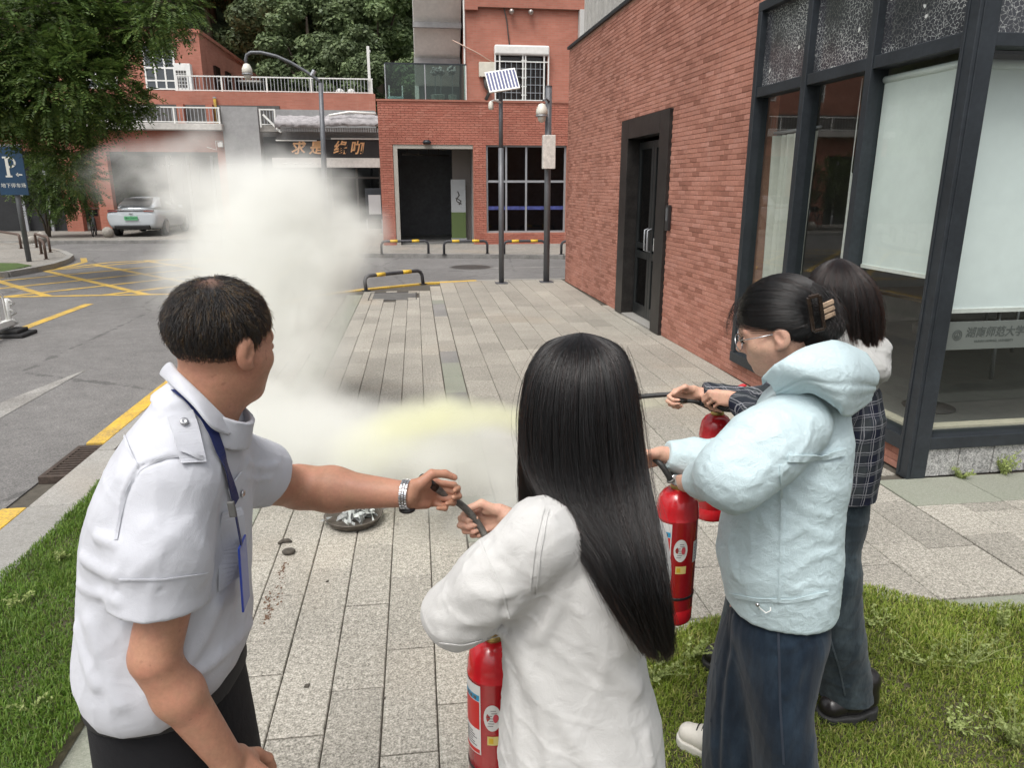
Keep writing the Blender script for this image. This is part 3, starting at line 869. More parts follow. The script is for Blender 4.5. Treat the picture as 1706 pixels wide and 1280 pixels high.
# furniture inside
M_FURN = mat('dark_furniture', (.06, .055, .05), .5); M_LEG = mat('chair_leg', (.32, .33, .33), .35, .6)
def bar_stool(x, y, label):
    t = thing('bar_stool', label, 'stool', rb_world(x, y, .12), RB.rotation_euler.z)
    MB().lathe([(.19, 0), (.2, .012), (.05, .03), (.03, .05)], 20).build('stool_base', M_FURN, t, smooth=True)
    MB().tube([(0, 0, .04), (0, 0, .62)], .022, 10).build('stool_column', M_LEG, t, smooth=True)
    MB().lathe([(.1, .6), (.2, .63), (.21, .68), (.18, .71)], 20).build('stool_seat', M_FURN, t, smooth=True)
bar_stool(1.05, -.95, 'round based stool standing inside behind the frosted strip of the front window')
def inner_table(x, y, label):
    t = thing('table', label, 'table', rb_world(x, y, .12), RB.rotation_euler.z)
    MB().box(-.6, -.35, .7, .6, .35, .74).build('tabletop', mat('wood_top', (.24, .17, .1), .4, ns=6, na=.3), t, bevel=.005)
    for a in (-.52, .52):
        for b in (-.28, .28): MB().tube([(a, b, 0), (a * .95, b * .95, .7)], .018, 8).build('leg', M_LEG, t, smooth=True)
inner_table(2.3, -1.9, 'wooden table in the room behind the roller blind, nearer the corner')
inner_table(3.3, -3.6, 'wooden table deep in the room behind the brick wall windows')

# ------------------------------------------------------------------ far central building, with a terrace over its ground floor
FB = thing('brick_building', 'red brick block facing the road with a dark open entrance and roof terrace', 'building', (0, 23.75, 0))
XL, XR, ZT = -1.05, 9.0, 4.40
fw = MB()
holes = [(-.64, 1.86, -1, 3.17), (2.27, 4.86, .42, 3.15), (5.3, 8.2, .42, 3.15)]
xs = [XL, -.64, 1.86, 2.27, 4.86, 5.3, 8.2, XR]
for i in range(len(xs) - 1):
    a, b = xs[i], xs[i + 1]
    h = next((q for q in holes if abs(q[0] - a) < .01), None)
    if h is None: fw.box(a, .013, 0, b, .32, ZT)
    else:
        fw.box(a, .013, h[3], b, .32, ZT)
        if h[2] > 0: fw.box(a, .013, 0, b, .32, h[2])
fw.box(XL, .321, 0, XL + .3, 9, ZT)
fwo = fw.build('front_wall', M_MORTAR_FAR, FB)
def near_f(it):
    x, z = it[0], it[1]
    hid = x > 4.95 or (2.27 < x < 4.9 and z < .4)
    return (50 if hid else 0) + abs(z - 3.75) + .15 * abs(x - 1.5)
lay_bricks(fwo, M_BRICK_FAR, XL, XR, .06, ZT, holes, lambda u, v, j: (u, .013 - j, v), near_f, 290, L=.24, h=.07, gap=.008, d=-.014, seed=9)
MB().box(XL - .03, -.03, ZT, XR, .4, ZT + .05).build('coping', M_BRICK_TEX, FB)
MB().box(XL + .31, .33, 3.9, XR, 9, 4.2).build('terrace_floor', M_CONC_D, FB)
# entrance recess
en = MB().box(-.64, .33, .0, 1.86, 4.2, .1).build('entrance_floor', mat('entrance_tile', (.16, .16, .155), .4, ns=2, na=.2), FB)
MB().box(-.75, .325, 0, -.641, 4.2, 3.5).build('entrance_side', M_CONC_D, FB); MB().box(1.861, .325, 0, 1.95, 4.2, 3.5).build('entrance_side', M_CONC_D, FB)
MB().box(-.64, .33, 3.175, 1.86, 4.2, 3.25).build('entrance_ceiling', M_CONC, FB)
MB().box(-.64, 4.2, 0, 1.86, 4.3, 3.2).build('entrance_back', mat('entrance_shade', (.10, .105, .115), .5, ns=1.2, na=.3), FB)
MB().box(-.63, .02, .06, -.5, .30, 3.16).box(-.5, .02, 3.02, 1.85, .30, 3.165).build('entrance_trim', mat('beige_trim', (.36, .34, .30), .7, ns=2, na=.1), FB)
MB().box(1.25, 1.2, .1, 1.855, 1.3, 3.16).build('entrance_partition', mat('partition', (.2, .18, .165), .8), FB)
for x in (.35, .62): pass
lights = MB().lathe([(.12, 0), (.14, .05), (.08, .1)], 12, (.42, -.09, 3.165)).lathe([(.12, 0), (.14, .05), (.08, .1)], 12, (.38, .8, 3.07))
lights.build('ceiling_lamp', M_FRAME, FB, smooth=True)
pp = MB()
for k in range(4): pp.tube([(-.2 + k * .35, .9 + .4 * k, 3.17), (-.2 + k * .35, .9 + .4 * k, 2.85)], .02, 6)
pp.tube([(-.4, 1.2, 2.9), (1.2, 2.4, 2.9)], .035, 8)
pp.build('ceiling_pipe', M_FURN, FB)
# windows of the ground floor
def gwin(x0, x1, z0, z1):
    w = MB()
    for x in np.linspace(x0, x1, 5):
        xa = min(max(x - .03, x0), x1 - .06)
        w.box(xa, .1, z0, xa + .06, .17, z1)
    w.box(x0, .105, z0, x1, .165, z0 + .06).box(x0, .105, z1 - .06, x1, .165, z1).box(x0, .105, z0 + 1.58, x1, .165, z0 + 1.65)
    o = w.build('window', M_GREYFRAME, FB)
    MB().box(x0, .13, z0, x1, .14, z1).build('window_pane', glass_mat('far_pane', (.55, .58, .62), .9), o)
    MB().box(x0 + .03, .118, z0 + .73, x1 - .03, .121, z0 + .84).build('blue_strip', mat('blue_film', (.05, .06, .20), .4, ns=9, na=.6), o)
gwin(2.27, 4.86, .42, 3.15); gwin(5.3, 8.2, .42, 3.15)
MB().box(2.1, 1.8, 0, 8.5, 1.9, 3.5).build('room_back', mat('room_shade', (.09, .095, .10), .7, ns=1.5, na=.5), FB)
# upper storey
MB().box(1.84, 2.25, 4.2, 5.62, 8.5, 7.55).build('upper_wall', M_BRICK_TEX2, FB)
MB().box(1.82, 2.12, 7.55, 9, 8.6, 8.6).box(1.82, 2.1, 7.45, 2.24, 2.24, 7.549).build('upper_cornice', M_BRICK_TEX2, FB)
MB().box(5.63, 2.0, 4.2, 9, 8.4, 7.54).build('screen_wall', mat('pale_corrugated', (.5, .5, .48), .5, ns=3, na=.1), FB)
gr = thing('window_grille', 'white barred window grille with a pale awning hood on the upper brick wall', 'window grille', (3.69, 25.97, 4.68))
w_ = MB().box(-.88, .0, .0, .88, .03, 1.45); w_.build('window_pane', M_GLASS_DK, gr)
g_ = MB()
for x in (-.9, -.75, .03, .12, .75, .9): g_.box(x - .022, -.22, 0, x + .022, -.18, 1.5)
for z in (.02, .18, .45, .72, 1.0, 1.26): g_.box(-.02, -.215, z - .014, .16, -.185, z + .014)
g_.box(-.9, -.21, 1.2, .9, -.19, 1.235).box(-.9, -.21, 0, .9, -.19, .03)
g_.build('grille_frame', M_WHITEM, gr)
gb = MB()
for z in (.25, .5, .75, 1.0): gb.box(-.74, -.205, z - .008, -.02, -.195, z + .008).box(.14, -.205, z - .008, .74, -.195, z + .008)
for x in (-.55, -.36, -.18, .3, .46, .62): gb.box(x - .008, -.2045, .02, x + .008, -.1955, 1.2)
gb.build('grille_bars', M_GREYFRAME, gr)
aw = MB().prism([(-.92, -.28), (.92, -.28), (.92, -.0), (-.92, -.0)], 1.42, 1.72)
aw.build('awning_hood', M_WHITEM, gr, bevel=.05)
mb_ = thing('meter_box', 'cream utility box on the brick wall left of the barred window', 'utility box', (2.5, 25.98, 5.42))
MB().box(-.24, -.2, 0, .3, .01, .45).build('box_case', mat('cream_case', (.62, .59, .5), .6, ns=5, na=.12), mb_, bevel=.01)
MB().tube([(-.05, -.08, .0), (-.02, -.1, -.3), (.12, -.1, -.45), (-.02, -.08, -.72)], .06, 8).build('conduit', M_FURN, mb_, smooth=True)
MB().tube([(.25, -.02, .46), (-.3, -.05, .75), (-1.1, -.1, 1.1)], .018, 6).build('drain_pipe', mat('pipe_pink', (.5, .35, .28), .6), mb_, smooth=True)
MB().tube([(3.3, 2.18, 7.9), (3.1, 2.2, 7.6), (3.2, 2.2, 7.2), (3.25, 2.2, 6.75), (3.3, 2.2, 6.42)], .022, 6).build('wall_cable', M_FURN, FB, smooth=True)
def spot(x, label):
    t = thing('wall_lamp', label, 'wall lamp', (x, 25.98, 7.42))
    MB().tube([(0, .02, .06), (0, -.1, .06)], .025, 8).build('lamp_arm', M_FURN, t)
    MB().ball((0, -.16, 0), .09, 14).build('lamp_globe', mat('brushed_globe', (.35, .31, .28), .3, .7), t, smooth=True)
spot(3.35, 'left of two round globe lamps under the cornice of the upper brick wall')
spot(3.99, 'right of two round globe lamps under the cornice of the upper brick wall')
MB().tube([(1.79, 2.2, 4.45), (1.79, 2.2, 9)], .03, 8).build('downpipe', M_WHITEM, FB)
# underside of the upper landing (concrete soffit with cross beams) left of the upper storey
so_ = MB()
y0, z0, y1, z1 = 5.2, 5.35, 2.3, 8.4
prof = []
steps = [(5.0, 5.45), (4.3, 6.2), (4.3, 6.28), (3.4, 7.2), (3.4, 7.3), (2.3, 8.6)]
vs = [(x, y, z) for x in (.15, 1.76) for (y, z) in steps + [(6.5, 8.8), (6.5, 5.45)]]
n = len(steps) + 2
so_.add(vs, [tuple(range(n))[::-1], tuple(range(n, 2 * n))] + [(i, (i + 1) % n, (i + 1) % n + n, i + n) for i in range(n)])
so_.box(.13, 4.9, 4.5, .28, 6.4, 5.449)
so_.build('landing_soffit', mat('pale_soffit', (.72, .70, .66), .85, ns=1.2, na=.12), FB)  # lightened concrete colour makes up for light lost under the overhang
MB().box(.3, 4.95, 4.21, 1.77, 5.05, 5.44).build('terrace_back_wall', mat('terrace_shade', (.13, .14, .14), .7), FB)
for (y, z) in ((4.28, 6.1), (3.38, 7.1)): MB().box(.12, y - .16, z - .0, 1.765, y + .0, z + .17).build('soffit_beam', M_CONC_D, FB)
# terrace glass balustrade
gl = thing('glass_balustrade', 'green tinted glass balustrade along the terrace edge left of the upper storey', 'balustrade', (0, 24.2, 4.45))
M_TGLASS = glass_mat('balustrade_glass', (.62, .74, .70), 1.2, clear=.8)
for x0, x1 in ((-.78, .42), (.44, 1.68)): MB().box(x0, -.006, .05, x1, .006, 1.06).build('glass_panel', M_TGLASS, gl)
MB().box(-.8, -.025, 1.06, 1.72, .025, 1.1).build('handrail', M_FRAME, gl)
for x in (-.79, .43, 1.7): MB().box(x - .015, -.02, 0, x + .015, .02, 1.06).build('post', M_GREYFRAME if x < 1.6 else M_WHITEM, gl)
M_BLOOM = mat('dried_bloom', (.42, .38, .37), .9, ns=25, na=.35, bs=40, bst=.9, bd=.02)
def bloom(x, h, r, label):
    t = thing('potted_topiary', label, 'potted plant', (x, 24.75, 4.45))
    MB().lathe([(.1, 0), (.14, .25), (.12, .26)], 12).build('pot', M_CONC, t)
    MB().tube([(0, 0, .25), (.02, 0, h)], .012, 6).build('stem', M_GREYFRAME, t)
    mb = MB(); rr = random.Random(int(x * 100))
    for k in range(40):
        v = Vector((rr.gauss(0, 1), rr.gauss(0, 1), rr.gauss(0, 1))).normalized() * r * rr.uniform(.6, 1)
        mb.ball((v.x, v.y, h + v.z), r * .33, 6)
    mb.build('flower_head', M_BLOOM, t, smooth=True)
bloom(.75, .95, .12, 'left ball headed dried plant behind the terrace glass')
bloom(.93, .95, .12, 'middle ball headed dried plant behind the terrace glass')
bloom(1.3, 1.0, .15, 'largest ball headed dried plant behind the terrace glass, on the right')
ch = thing('garden_chair', 'pale turquoise seat at the left end of the terrace behind the glass', 'seat', (-.5, 24.9, 4.21))
MB().box(-.25, -.25, .25, .25, .25, .42).build('seat', mat('turquoise_pad', (.42, .60, .62), .7), ch, bevel=.02)
MB().box(-.23, .2, .42, -.19, .24, .8).box(.19, .2, .42, .23, .24, .8).build('backrest', M_WHITEM, ch)
for a in (-.22, .22):
    for b in (-.22, .22): MB().box(a - .015, b - .015, 0, a + .015, b + .015, .25).build('leg', M_WHITEM, ch)
# standing banner and things in the entrance
bn = thing('display_banner', 'tall narrow display stand, white above and olive green below, inside the dark entrance', 'display stand', (1.42, 24.7, .1))
MB().box(-.24, -.02, .95, .24, .02, 2.0).build('white_panel', mat('banner_white', (.34, .36, .37), .6), bn)
MB().box(-.24, -.02, .1, .24, .02, .949).build('green_panel', mat('banner_green', (.085, .125, .04), .6), bn)
MB().box(-.26, -.15, 0, .26, .15, .1).build('base', M_GREYFRAME, bn)
bm = MB(); bm.tube([(-.02, -.026, 1.62), (.03, -.026, 1.5), (-.05, -.026, 1.4), (.08, -.026, 1.32), (.02, -.026, 1.2)], .02, 6).tube([(-.08, -.026, 1.42), (-.05, -.026, 1.3), (.1, -.026, 1.22)], .016, 6)
bm.build('brush_mark', M_FURN, bn)

# ------------------------------------------------------------------ cafe front between the two blocks
CF = thing('cafe_front', 'cafe shopfront with a dark signboard, rolled grey awning and dim glazing beside the brick entrance', 'shopfront', (0, 33, 0))
MB().box(-5.75, .02, 3.05, -1.3, .25, 3.80).build('signboard', mat('black_signboard', (.022, .019, .02), .5, ns=2, na=.3), CF)
M_GOLD = NT('sign_letters'); _b = M_GOLD.bsdf((.88, .50, .24), .45); M_GOLD = M_GOLD.mat
for chx, x in zip('求是缘咖', (-4.86, -4.12, -3.12, -2.42)):
    lettering('sign_letter', chx, .58, frame_M((x, .0, 3.43), (1, 0, 0), (0, 0, 1)), M_GOLD, CF, extrude=.02, shear=.22, bold=.012)
MB().box(-5.72, -.12, 3.72, -4.05, .0, 3.77, ).box(-3.45, -.12, 3.80, -1.3, .0, 3.86).build('sign_light', M_WHITEM, CF)
MB().box(-5.9, -.3, 2.66, -1.2, .3, 3.045).build('beam', M_CONC, CF)
MB().box(-5.75, .3, 3.81, -1.3, .6, 4.3).build('fascia', M_CONC_D, CF)
aw = MB(); n = 26; vs = []
for k in range(n + 1):
    x = -5.6 + 4.2 * k / n
    for (dy, z) in ((-.75, 4.22), (-.85, 4.32), (-.6, 4.52), (-.2, 4.68), (.2, 4.76)):
        vs.append((x + random.uniform(-.03, .03), dy + random.uniform(-.05, .05), z + random.uniform(-.035, .035) + (.06 if k > 12 else 0)))
aw.add(vs, [(k * 5 + j, (k + 1) * 5 + j, (k + 1) * 5 + j + 1, k * 5 + j + 1) for k in range(n) for j in range(4)])
ao = aw.build('rolled_awning', mat('worn_awning', (.30, .285, .29), .9, ns=5, na=.4, bs=12, bst=.6), CF, smooth=True)
fr2 = MB()
for k in range(44): fr2.box(-5.6 + k * .096, -.74, 4.06, -5.56 + k * .096, -.73, 4.22)
fr2.build('awning_fringe', M_CONC_D, CF)
MB().tube([(-3.4, -.72, 4.7), (-2.6, -.5, 4.86), (-1.5, -.6, 4.80)], .05, 8).build('awning_roll', M_WHITEM, CF, smooth=True)
MB().bar((-6.13, -.2, 4.75), (-5.45, -.3, 4.05), .07, .07).build('awning_strut', M_WHITEM, CF)
MB().box(-7.8, 1.8, 0, -1.2, 1.9, 4.0).build('shop_back', M_DARKIN, CF)
cg = MB()
for x in (-5.7, -4.7, -3.6, -2.5, -1.5): cg.box(x - .04, .35, 0, x + .04, .45, 2.65)
cg.box(-5.75, .36, 2.2, -1.45, .44, 2.28).box(-5.75, .36, 0, -1.45, .44, .3)
cg.build('shop_window', M_FURN, CF)
MB().box(-5.7, .39, .3, -1.5, .4, 2.65).build('window_pane', M_GLASS_DK, CF)
mn = thing('menu_stand', 'framed notice stand with a white sheet at the foot of the brick entrance pillar', 'notice stand', (-1.65, 30.2, .05))
MB().box(-.32, -.03, .55, .32, .03, 1.75).build('frame', M_FRAME, mn, bevel=.01)
MB().box(-.2, -.035, .75, .28, -.0305, 1.5).build('sheet', mat('menu_sheet', (.4, .41, .42), .5), mn)
for x in (-.3, .3): MB().tube([(x, 0, 0), (x, 0, .55)], .025, 8).build('leg', M_GREYFRAME, mn)

# ------------------------------------------------------------------ left block with balcony
LB = thing('brick_building', 'long red brick block on the left with white railed balcony over garage openings', 'building', (0, 33, 0))
lw = MB().box(-14.5, 0, 3.27, -7.8, .35, 4.1).box(-14.5, 0, 0, -13.85, .35, 3.269).box(-13.15, 0, 0, -12.55, .35, 3.269).box(-8.15, 0, 0, -7.8, .35, 3.269)
lw.box(-17.5, 0, 3.27, -14.501, .35, 4.1).box(-12.3, -1.2, 0, -11.9, -.9, 0.001)
lw.build('front_wall', M_BRICK_TEX, LB)
MB().box(-13.9, .8, 0, -13.1, .9, 3.3).build('side_pier', M_BRICK_TEX, LB)
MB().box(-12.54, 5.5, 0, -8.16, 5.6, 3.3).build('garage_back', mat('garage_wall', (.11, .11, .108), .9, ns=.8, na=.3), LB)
MB().box(-13, .36, 3.272, -7.9, 5.6, 3.4).build('garage_ceiling', M_DARKIN, LB)
for x in (-11.5, -10.6, -9.5): MB().box(x - .06, 4.2, .05, x + .06, 4.35, 3.27).build('garage_post', M_GREYFRAME, LB)
st = MB().box(-30, .5, 0, -14.3, .6, 3.3).build('dark_shopfront', M_DARKIN, LB)
for x in (-16.2, -15.2, -14.45): MB().box(x - .05, .3, .05, x + .05, .4, 3.2).build('shopfront_post', M_GREYFRAME, LB)
MB().box(-17.5, -.5, 4.101, -7.75, .6, 4.36).build('balcony_slab', M_CONC, LB, bevel=.02)
MB().box(-7.79, -.2, 0, -6.35, .5, 5.05).build('concrete_column', M_CONC_D, LB)
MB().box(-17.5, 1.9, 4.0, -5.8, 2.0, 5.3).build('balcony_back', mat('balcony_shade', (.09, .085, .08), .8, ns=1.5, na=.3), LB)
for x in (-12.4, -9.9, -8.7): MB().box(x - .14, 1.6, 4.37, x + .14, 1.89, 5.3).build('balcony_pier', M_BRICK_TEX, LB)
def railing(parent, x0, x1, y, z0, z1, step, r=.016, posts=()):
    MB().box(x0, y - .03, z1 - .05, x1, y + .03, z1).build('handrail', M_WHITEM, parent)
    MB().box(x0, y - .02, z0, x1, y + .02, z0 + .04).build('bottom_rail', M_WHITEM, parent)
    me = None
    n = int((x1 - x0) / step)
    for k in range(n):
        x = x0 + step * (k + .5)
        if me is None: me = MB().box(-r, -.014, 0, r, .014, z1 - z0 - .09).mesh('baluster', M_GREYFRAME)
        o = bpy.data.objects.new('baluster', me); link(o, parent); o.location = (x, y, z0 + .04)
    for x in posts: MB().box(x - .03, y - .035, z0 - .1, x + .03, y + .035, z1 - .002).build('post', M_WHITEM, parent)
br = thing('balcony_railing', 'white metal railing along the balcony over the garage opening', 'railing', (0, 32.65, 0))
railing(br, -17.0, -7.8, 0, 4.4, 5.0, .145, .014, (-16.9, -14.2, -11.6, -9.6, -7.85))
b2r = thing('balcony_railing', 'short white railing between the grey column and the rolled awning', 'railing', (0, 32.9, 0))
railing(b2r, -6.3, -5.65, 0, 4.35, 4.98, .12, .012, (-6.27, -5.68))
MB().box(-6.34, 0, 4.1, -5.6, .5, 4.33).build('balcony_ledge', M_CONC, LB)
# upper parapet and its railing
MB().box(-17.5, 2.01, 5.1, -1.62, 2.35, 5.87).build('parapet', M_BRICK_TEX2, LB)
MB().box(-17.5, 2.35, 4.9, -1.62, 9, 5.1).build('upper_terrace', M_CONC_D, LB)
MB().box(-5.9, 1.2, 4.3, -1.62, 2.0, 5.09).build('cafe_upper_wall', M_CONC_D, LB)
ur = thing('terrace_railing', 'white railing on the long brick parapet below the wooded hill', 'railing', (0, 35.15, 0))
railing(ur, -10.1, -1.7, 0, 5.9, 6.52, .15, .014, (-10.05, -8.2, -6.3, -4.4, -1.75))
pm = thing('flag_pole', 'tall white post rising at the right end of the parapet railing', 'post', (-1.85, 35.3, 5.87))
MB().box(-.06, -.06, 0, .06, .06, 2.0).build('shaft', M_WHITEM, pm, bevel=.005)
MB().box(.06, -.04, 1.75, .1, .04, 1.85).build('bracket', M_WHITEM, pm)
for i, x in enumerate((-3.2, -2.7)):
    t = thing('roof_vent', ('left', 'right')[i] + ' of two low white domed vents on the parapet behind the railing', 'roof vent', (x, 35.5, 5.88))
    MB().lathe([(.2, 0), (.2, .1), (.14, .2), (.03, .25)], 14).build('vent_dome', M_WHITEM, t, smooth=True)
    MB().tube([(0, 0, -.02), (0, 0, .08)], .1, 8).build('vent_neck', M_GREYFRAME, t)
yp = thing('warning_post', 'slim yellow marker post in front of the parapet', 'marker post', (-8.5, 34.9, 4.37))
MB().box(-.05, -.05, 0, .05, .05, 1.2).build('shaft', M_YELKERB, yp)
MB().box(-.06, -.06, 1.2, .06, .06, 1.26).build('cap', M_GREYFRAME, yp)
fl = thing('floodlight', 'white floodlight on a thin bracket at the corner of the garage opening', 'floodlight', (-8.0, 32.9, 3.35))
MB().tube([(.1, .1, .35), (-.15, 0, .35), (-.15, 0, 0), (-.5, -.1, .1)], .018, 6).build('bracket', M_WHITEM, fl)
MB().box(-.05, -.15, .1, .15, .02, .3).build('lamp_head', M_WHITEM, fl, bevel=.02)
# ------------------------------------------------------------------ upper left building further back
UB = thing('brick_building', 'smaller red brick upper building with white framed windows below the hill on the left', 'building', (0, 42, 0))
MB().box(-22, 0, 4.5, -10.7, 12, 9.45).build('wall', M_BRICK_TEX2, UB)
MB().box(-22, -.08, 9.45, -10.62, 12, 9.62).build('roof_edge', M_BRICK_TEX, UB)
rs = MB().prism([(-10.69, 1.0), (-9.9, 14), (-10.69, 14)], 4.5, 9.0); rs.build('side_wall', M_BRICK_TEX2, UB)
for k in range(5): MB().box(-10.7, 2 + k * 2, 6.4, -10.5 + .12 * k, 3 + k * 2, 8.2).build('side_window', M_GLASS_DK, UB)
MB().box(-10.7, 6, 7.9, -8.6, 14, 8.0).build('side_canopy', M_CONC, UB)
M_REFL = NT('sky_glass'); M_REFL.bsdf((.05, .06, .07), .05, 0, None, Specular_IOR_Level=.9); M_REFL = M_REFL.mat
def uwin(x0, x1, z0, z1):
    b = MB()
    for x in np.linspace(x0, x1, 4): b.box(x - .04, -.06, z0, x + .04, -.001, z1)
    b.box(x0, -.055, z0, x1, -.002, z0 + .07).box(x0, -.055, z1 - .07, x1, -.002, z1).box(x0, -.055, z0 + 1.0, x1, -.002, z0 + 1.09).box(x0, -.055, z0 + .4, x1, -.002, z0 + .47)
    o = b.build('window', M_WHITEM, UB)
    MB().box(x0, -.03, z0, x1, -.02, z1).build('window_pane', M_REFL, o)
uwin(-13.5, -12.05, 6.7, 8.93); uwin(-16.4, -14.95, 6.7, 8.9); uwin(-19.5, -18, 6.7, 8.9)
MB().tube([(-11.9, -.05, 8.3), (-11.9, -.05, 9.05), (-11.0, -.05, 9.08), (-10.85, -.1, 9.2)], .025, 6).build('wall_cable', M_FURN, UB)
ac = thing('air_conditioner', 'white outdoor air conditioner standing on the terrace beside the upper white framed window', 'air conditioner', (-11.55, 41.6, 6.0))
MB().box(-.42, -.2, .3, .42, .2, 1.9).build('case', M_WHITEM, ac, bevel=.02)
f2 = MB()
for r in range(5):
    for c in range(4): f2.box(-.3 + c * .13, -.215, .75 + r * .17, -.2 + c * .13, -.201, .88 + r * .17)
f2.build('fan_grille', M_FURN, ac)
MB().box(-.35, -.15, 0, -.25, .15, .3).box(.25, -.15, 0, .35, .15, .3).build('stand', M_GREYFRAME, ac)
MB().box(-22, -6.5, 5.0, -9, 12, 5.9).build('terrace_base', M_CONC_D, UB)
# ================================================================== TREES
def tree_leaf_mat(name, cols, rnd=.25):
    t = NT(name); r = t.n('NewGeometry').outputs['Random Per Island']
    c = t.ramp(r, [(i / (len(cols) - 1), c) for i, c in enumerate(cols)])
    c = t.scalecol(c, t.rng(t.n('ObjectInfo').outputs['Random'], 0, 1, 1 - rnd, 1 + rnd))
    c = t.scalecol(c, t.rng(t.noise(t.pos(), .9, 3), .3, .7, .75, 1.25))
    p = t.n('BsdfPrincipled'); t.put(p, 'Base Color', c); t.put(p, 'Roughness', .5); t.put(p, 'Specular IOR Level', .3)
    tl = t.n('BsdfTranslucent'); t.put(tl, 'Color', c)
    mx = t.n('MixShader'); mx.inputs[0].default_value = .3
    t.t.links.new(p.outputs[0], mx.inputs[1]); t.t.links.new(tl.outputs[0], mx.inputs[2]); t.t.links.new(mx.outputs[0], t.out.inputs[0])
    return t.mat
M_LEAF = tree_leaf_mat('tree_leaf', [(.038, .072, .016), (.066, .115, .025), (.10, .155, .034), (.05, .09, .02), (.135, .18, .045)], .1)
M_LEAF_FAR = tree_leaf_mat('hill_leaf', [(.11, .155, .075), (.16, .215, .10), (.22, .28, .13), (.13, .18, .085)], .4)  # distance haze is put into these paler, bluer leaf colours
M_BARK = mat('bark', (.085, .066, .048), .9, ns=6, na=.35, bs=25, bst=.8, bd=.02, st=(1, 1, .25))
def frond_leaves(lobes, rng, n_frond, nl=9, L=.38, lw=.028, ll=.085):
    """drooping pinnate fronds spread through lobes (centre, radii)"""
    w = np.array([l[1][0] * l[1][1] * l[1][2] for l in lobes]) ** .75; w /= w.sum()
    li = rng.choice(len(lobes), n_frond, p=w)
    C = np.array([l[0] for l in lobes])[li]; R = np.array([l[1] for l in lobes])[li]
    d = rng.normal(size=(n_frond, 3)); d /= np.linalg.norm(d, axis=1)[:, None]
    rr = rng.uniform(.45, 1.08, n_frond) ** .6
    base = C + d * R * rr[:, None]
    out = d + np.array([0, 0, -.25]) + rng.normal(0, .45, (n_frond, 3)); out /= np.linalg.norm(out, axis=1)[:, None]
    Ls = L * rng.uniform(.6, 1.25, n_frond)
    side = np.cross(out, [0, 0, 1.0]); side /= np.linalg.norm(side, axis=1)[:, None] + 1e-6
    side = side + rng.normal(0, .3, side.shape); side /= np.linalg.norm(side, axis=1)[:, None]
    V = []
    for k in range(nl):
        u = (k + .5) / nl
        p = base + out * (Ls * u)[:, None] + np.array([0, 0, -1.0]) * (Ls * u * u * .30)[:, None]
        for sgn in (-1, 1):
            ax = side * sgn * .85 + out * .5 + np.array([0, 0, -.2]); ax /= np.linalg.norm(ax, axis=1)[:, None]
            wv = np.cross(ax, np.cross(out, side)); wv /= np.linalg.norm(wv, axis=1)[:, None] + 1e-6
            wv = wv * .8 + rng.normal(0, .25, wv.shape)
            l_ = ll * (1.1 - .6 * abs(u - .4)) * rng.uniform(.8, 1.2, n_frond)
            a = p; b = p + ax * (l_ * .55)[:, None] + wv * lw * .5; c = p + ax * l_[:, None]; e = p + ax * (l_ * .55)[:, None] - wv * lw * .5
            V.append(np.stack([a, b, c, e], 1))
    V = np.concatenate(V, 0).reshape(-1, 3)
    F = np.arange(len(V)).reshape(-1, 4)
    return V, F
def leaf_cloud(lobes, rng, n, size):
    w = np.array([l[1][0] * l[1][1] * l[1][2] for l in lobes]) ** .7; w /= w.sum()
    li = rng.choice(len(lobes), n, p=w)
    C = np.array([l[0] for l in lobes])[li]; R = np.array([l[1] for l in lobes])[li]
    d = rng.normal(size=(n, 3)); d /= np.linalg.norm(d, axis=1)[:, None]
    p = C + d * R * (rng.uniform(.35, 1.1, n) ** .5)[:, None]
    nrm = d + rng.normal(0, .6, (n, 3)) + np.array([0, 0, .5]); nrm /= np.linalg.norm(nrm, axis=1)[:, None]
    t1 = np.cross(nrm, rng.normal(size=(n, 3))); t1 /= np.linalg.norm(t1, axis=1)[:, None]
    t2 = np.cross(nrm, t1)
    s = size * rng.uniform(.6, 1.4, n)
    V = np.stack([p - t1 * s[:, None], p + t2 * (s * .55)[:, None], p + t1 * s[:, None], p - t2 * (s * .55)[:, None]], 1).reshape(-1, 3)
    return V, np.arange(n * 4).reshape(-1, 4)

# overhanging tree on the left: lobes surveyed at about 16 m
TR = thing('street_tree', 'large dark green tree with feathery leaves overhanging the road at the upper left', 'tree', (-14.2, 15.5, 0))
rng = np.random.default_rng(11)
lobes = []
for px, py, r, dy in ((40, 30, 100, 0), (150, 60, 60, .6), (110, 130, 80, -.3), (185, 150, 46, 0), (30, 150, 90, .5), (225, 20, 62, .8), (285, 2, 44, .4), (215, 168, 26, .2), (150, 190, 42, .3), (78, 222, 36, .8), (112, 262, 30, .3), (140, 25, 90, .8), (-60, 100, 110, 0), (22, 172, 36, -.4), (250, 45, 34, .1), (125, 290, 24, .6)):
    c = onY(px, py, 15.6 + dy) - Vector((-14.2, 15.5, 0)); k = 15.8 / 1200 * r
    lobes.append((tuple(c), (k, k * .9, k * .8)))
V, F = frond_leaves([(c_, tuple(v_ * .92 for v_ in r_)) for c_, r_ in lobes], rng, 5400, 9, .38, .036, .105)
link(bpy.data.objects.new('crown', np_mesh('crown', V, F, M_LEAF, False)), TR)
tb = MB().tube([(0, 0, -.05), (.1, 0, 1.5), (.05, .1, 3.2), (.5, .2, 4.8), (1.2, .2, 6.2)], [.24, .2, .17, .13, .08], 10)
for l in [q_ for q_ in lobes if q_[0][2] > 4.6]:
    c = Vector(l[0]); tb.tube([(.1, .1, 3.2), (c.x * .4, c.y * .4, 3.2 + (c.z - 3.2) * .55), (c.x * .8, c.y * .8, c.z - .1), tuple(c)], [.08, .055, .03, .012], 6)
tb.build('trunk', M_BARK, TR, smooth=True)
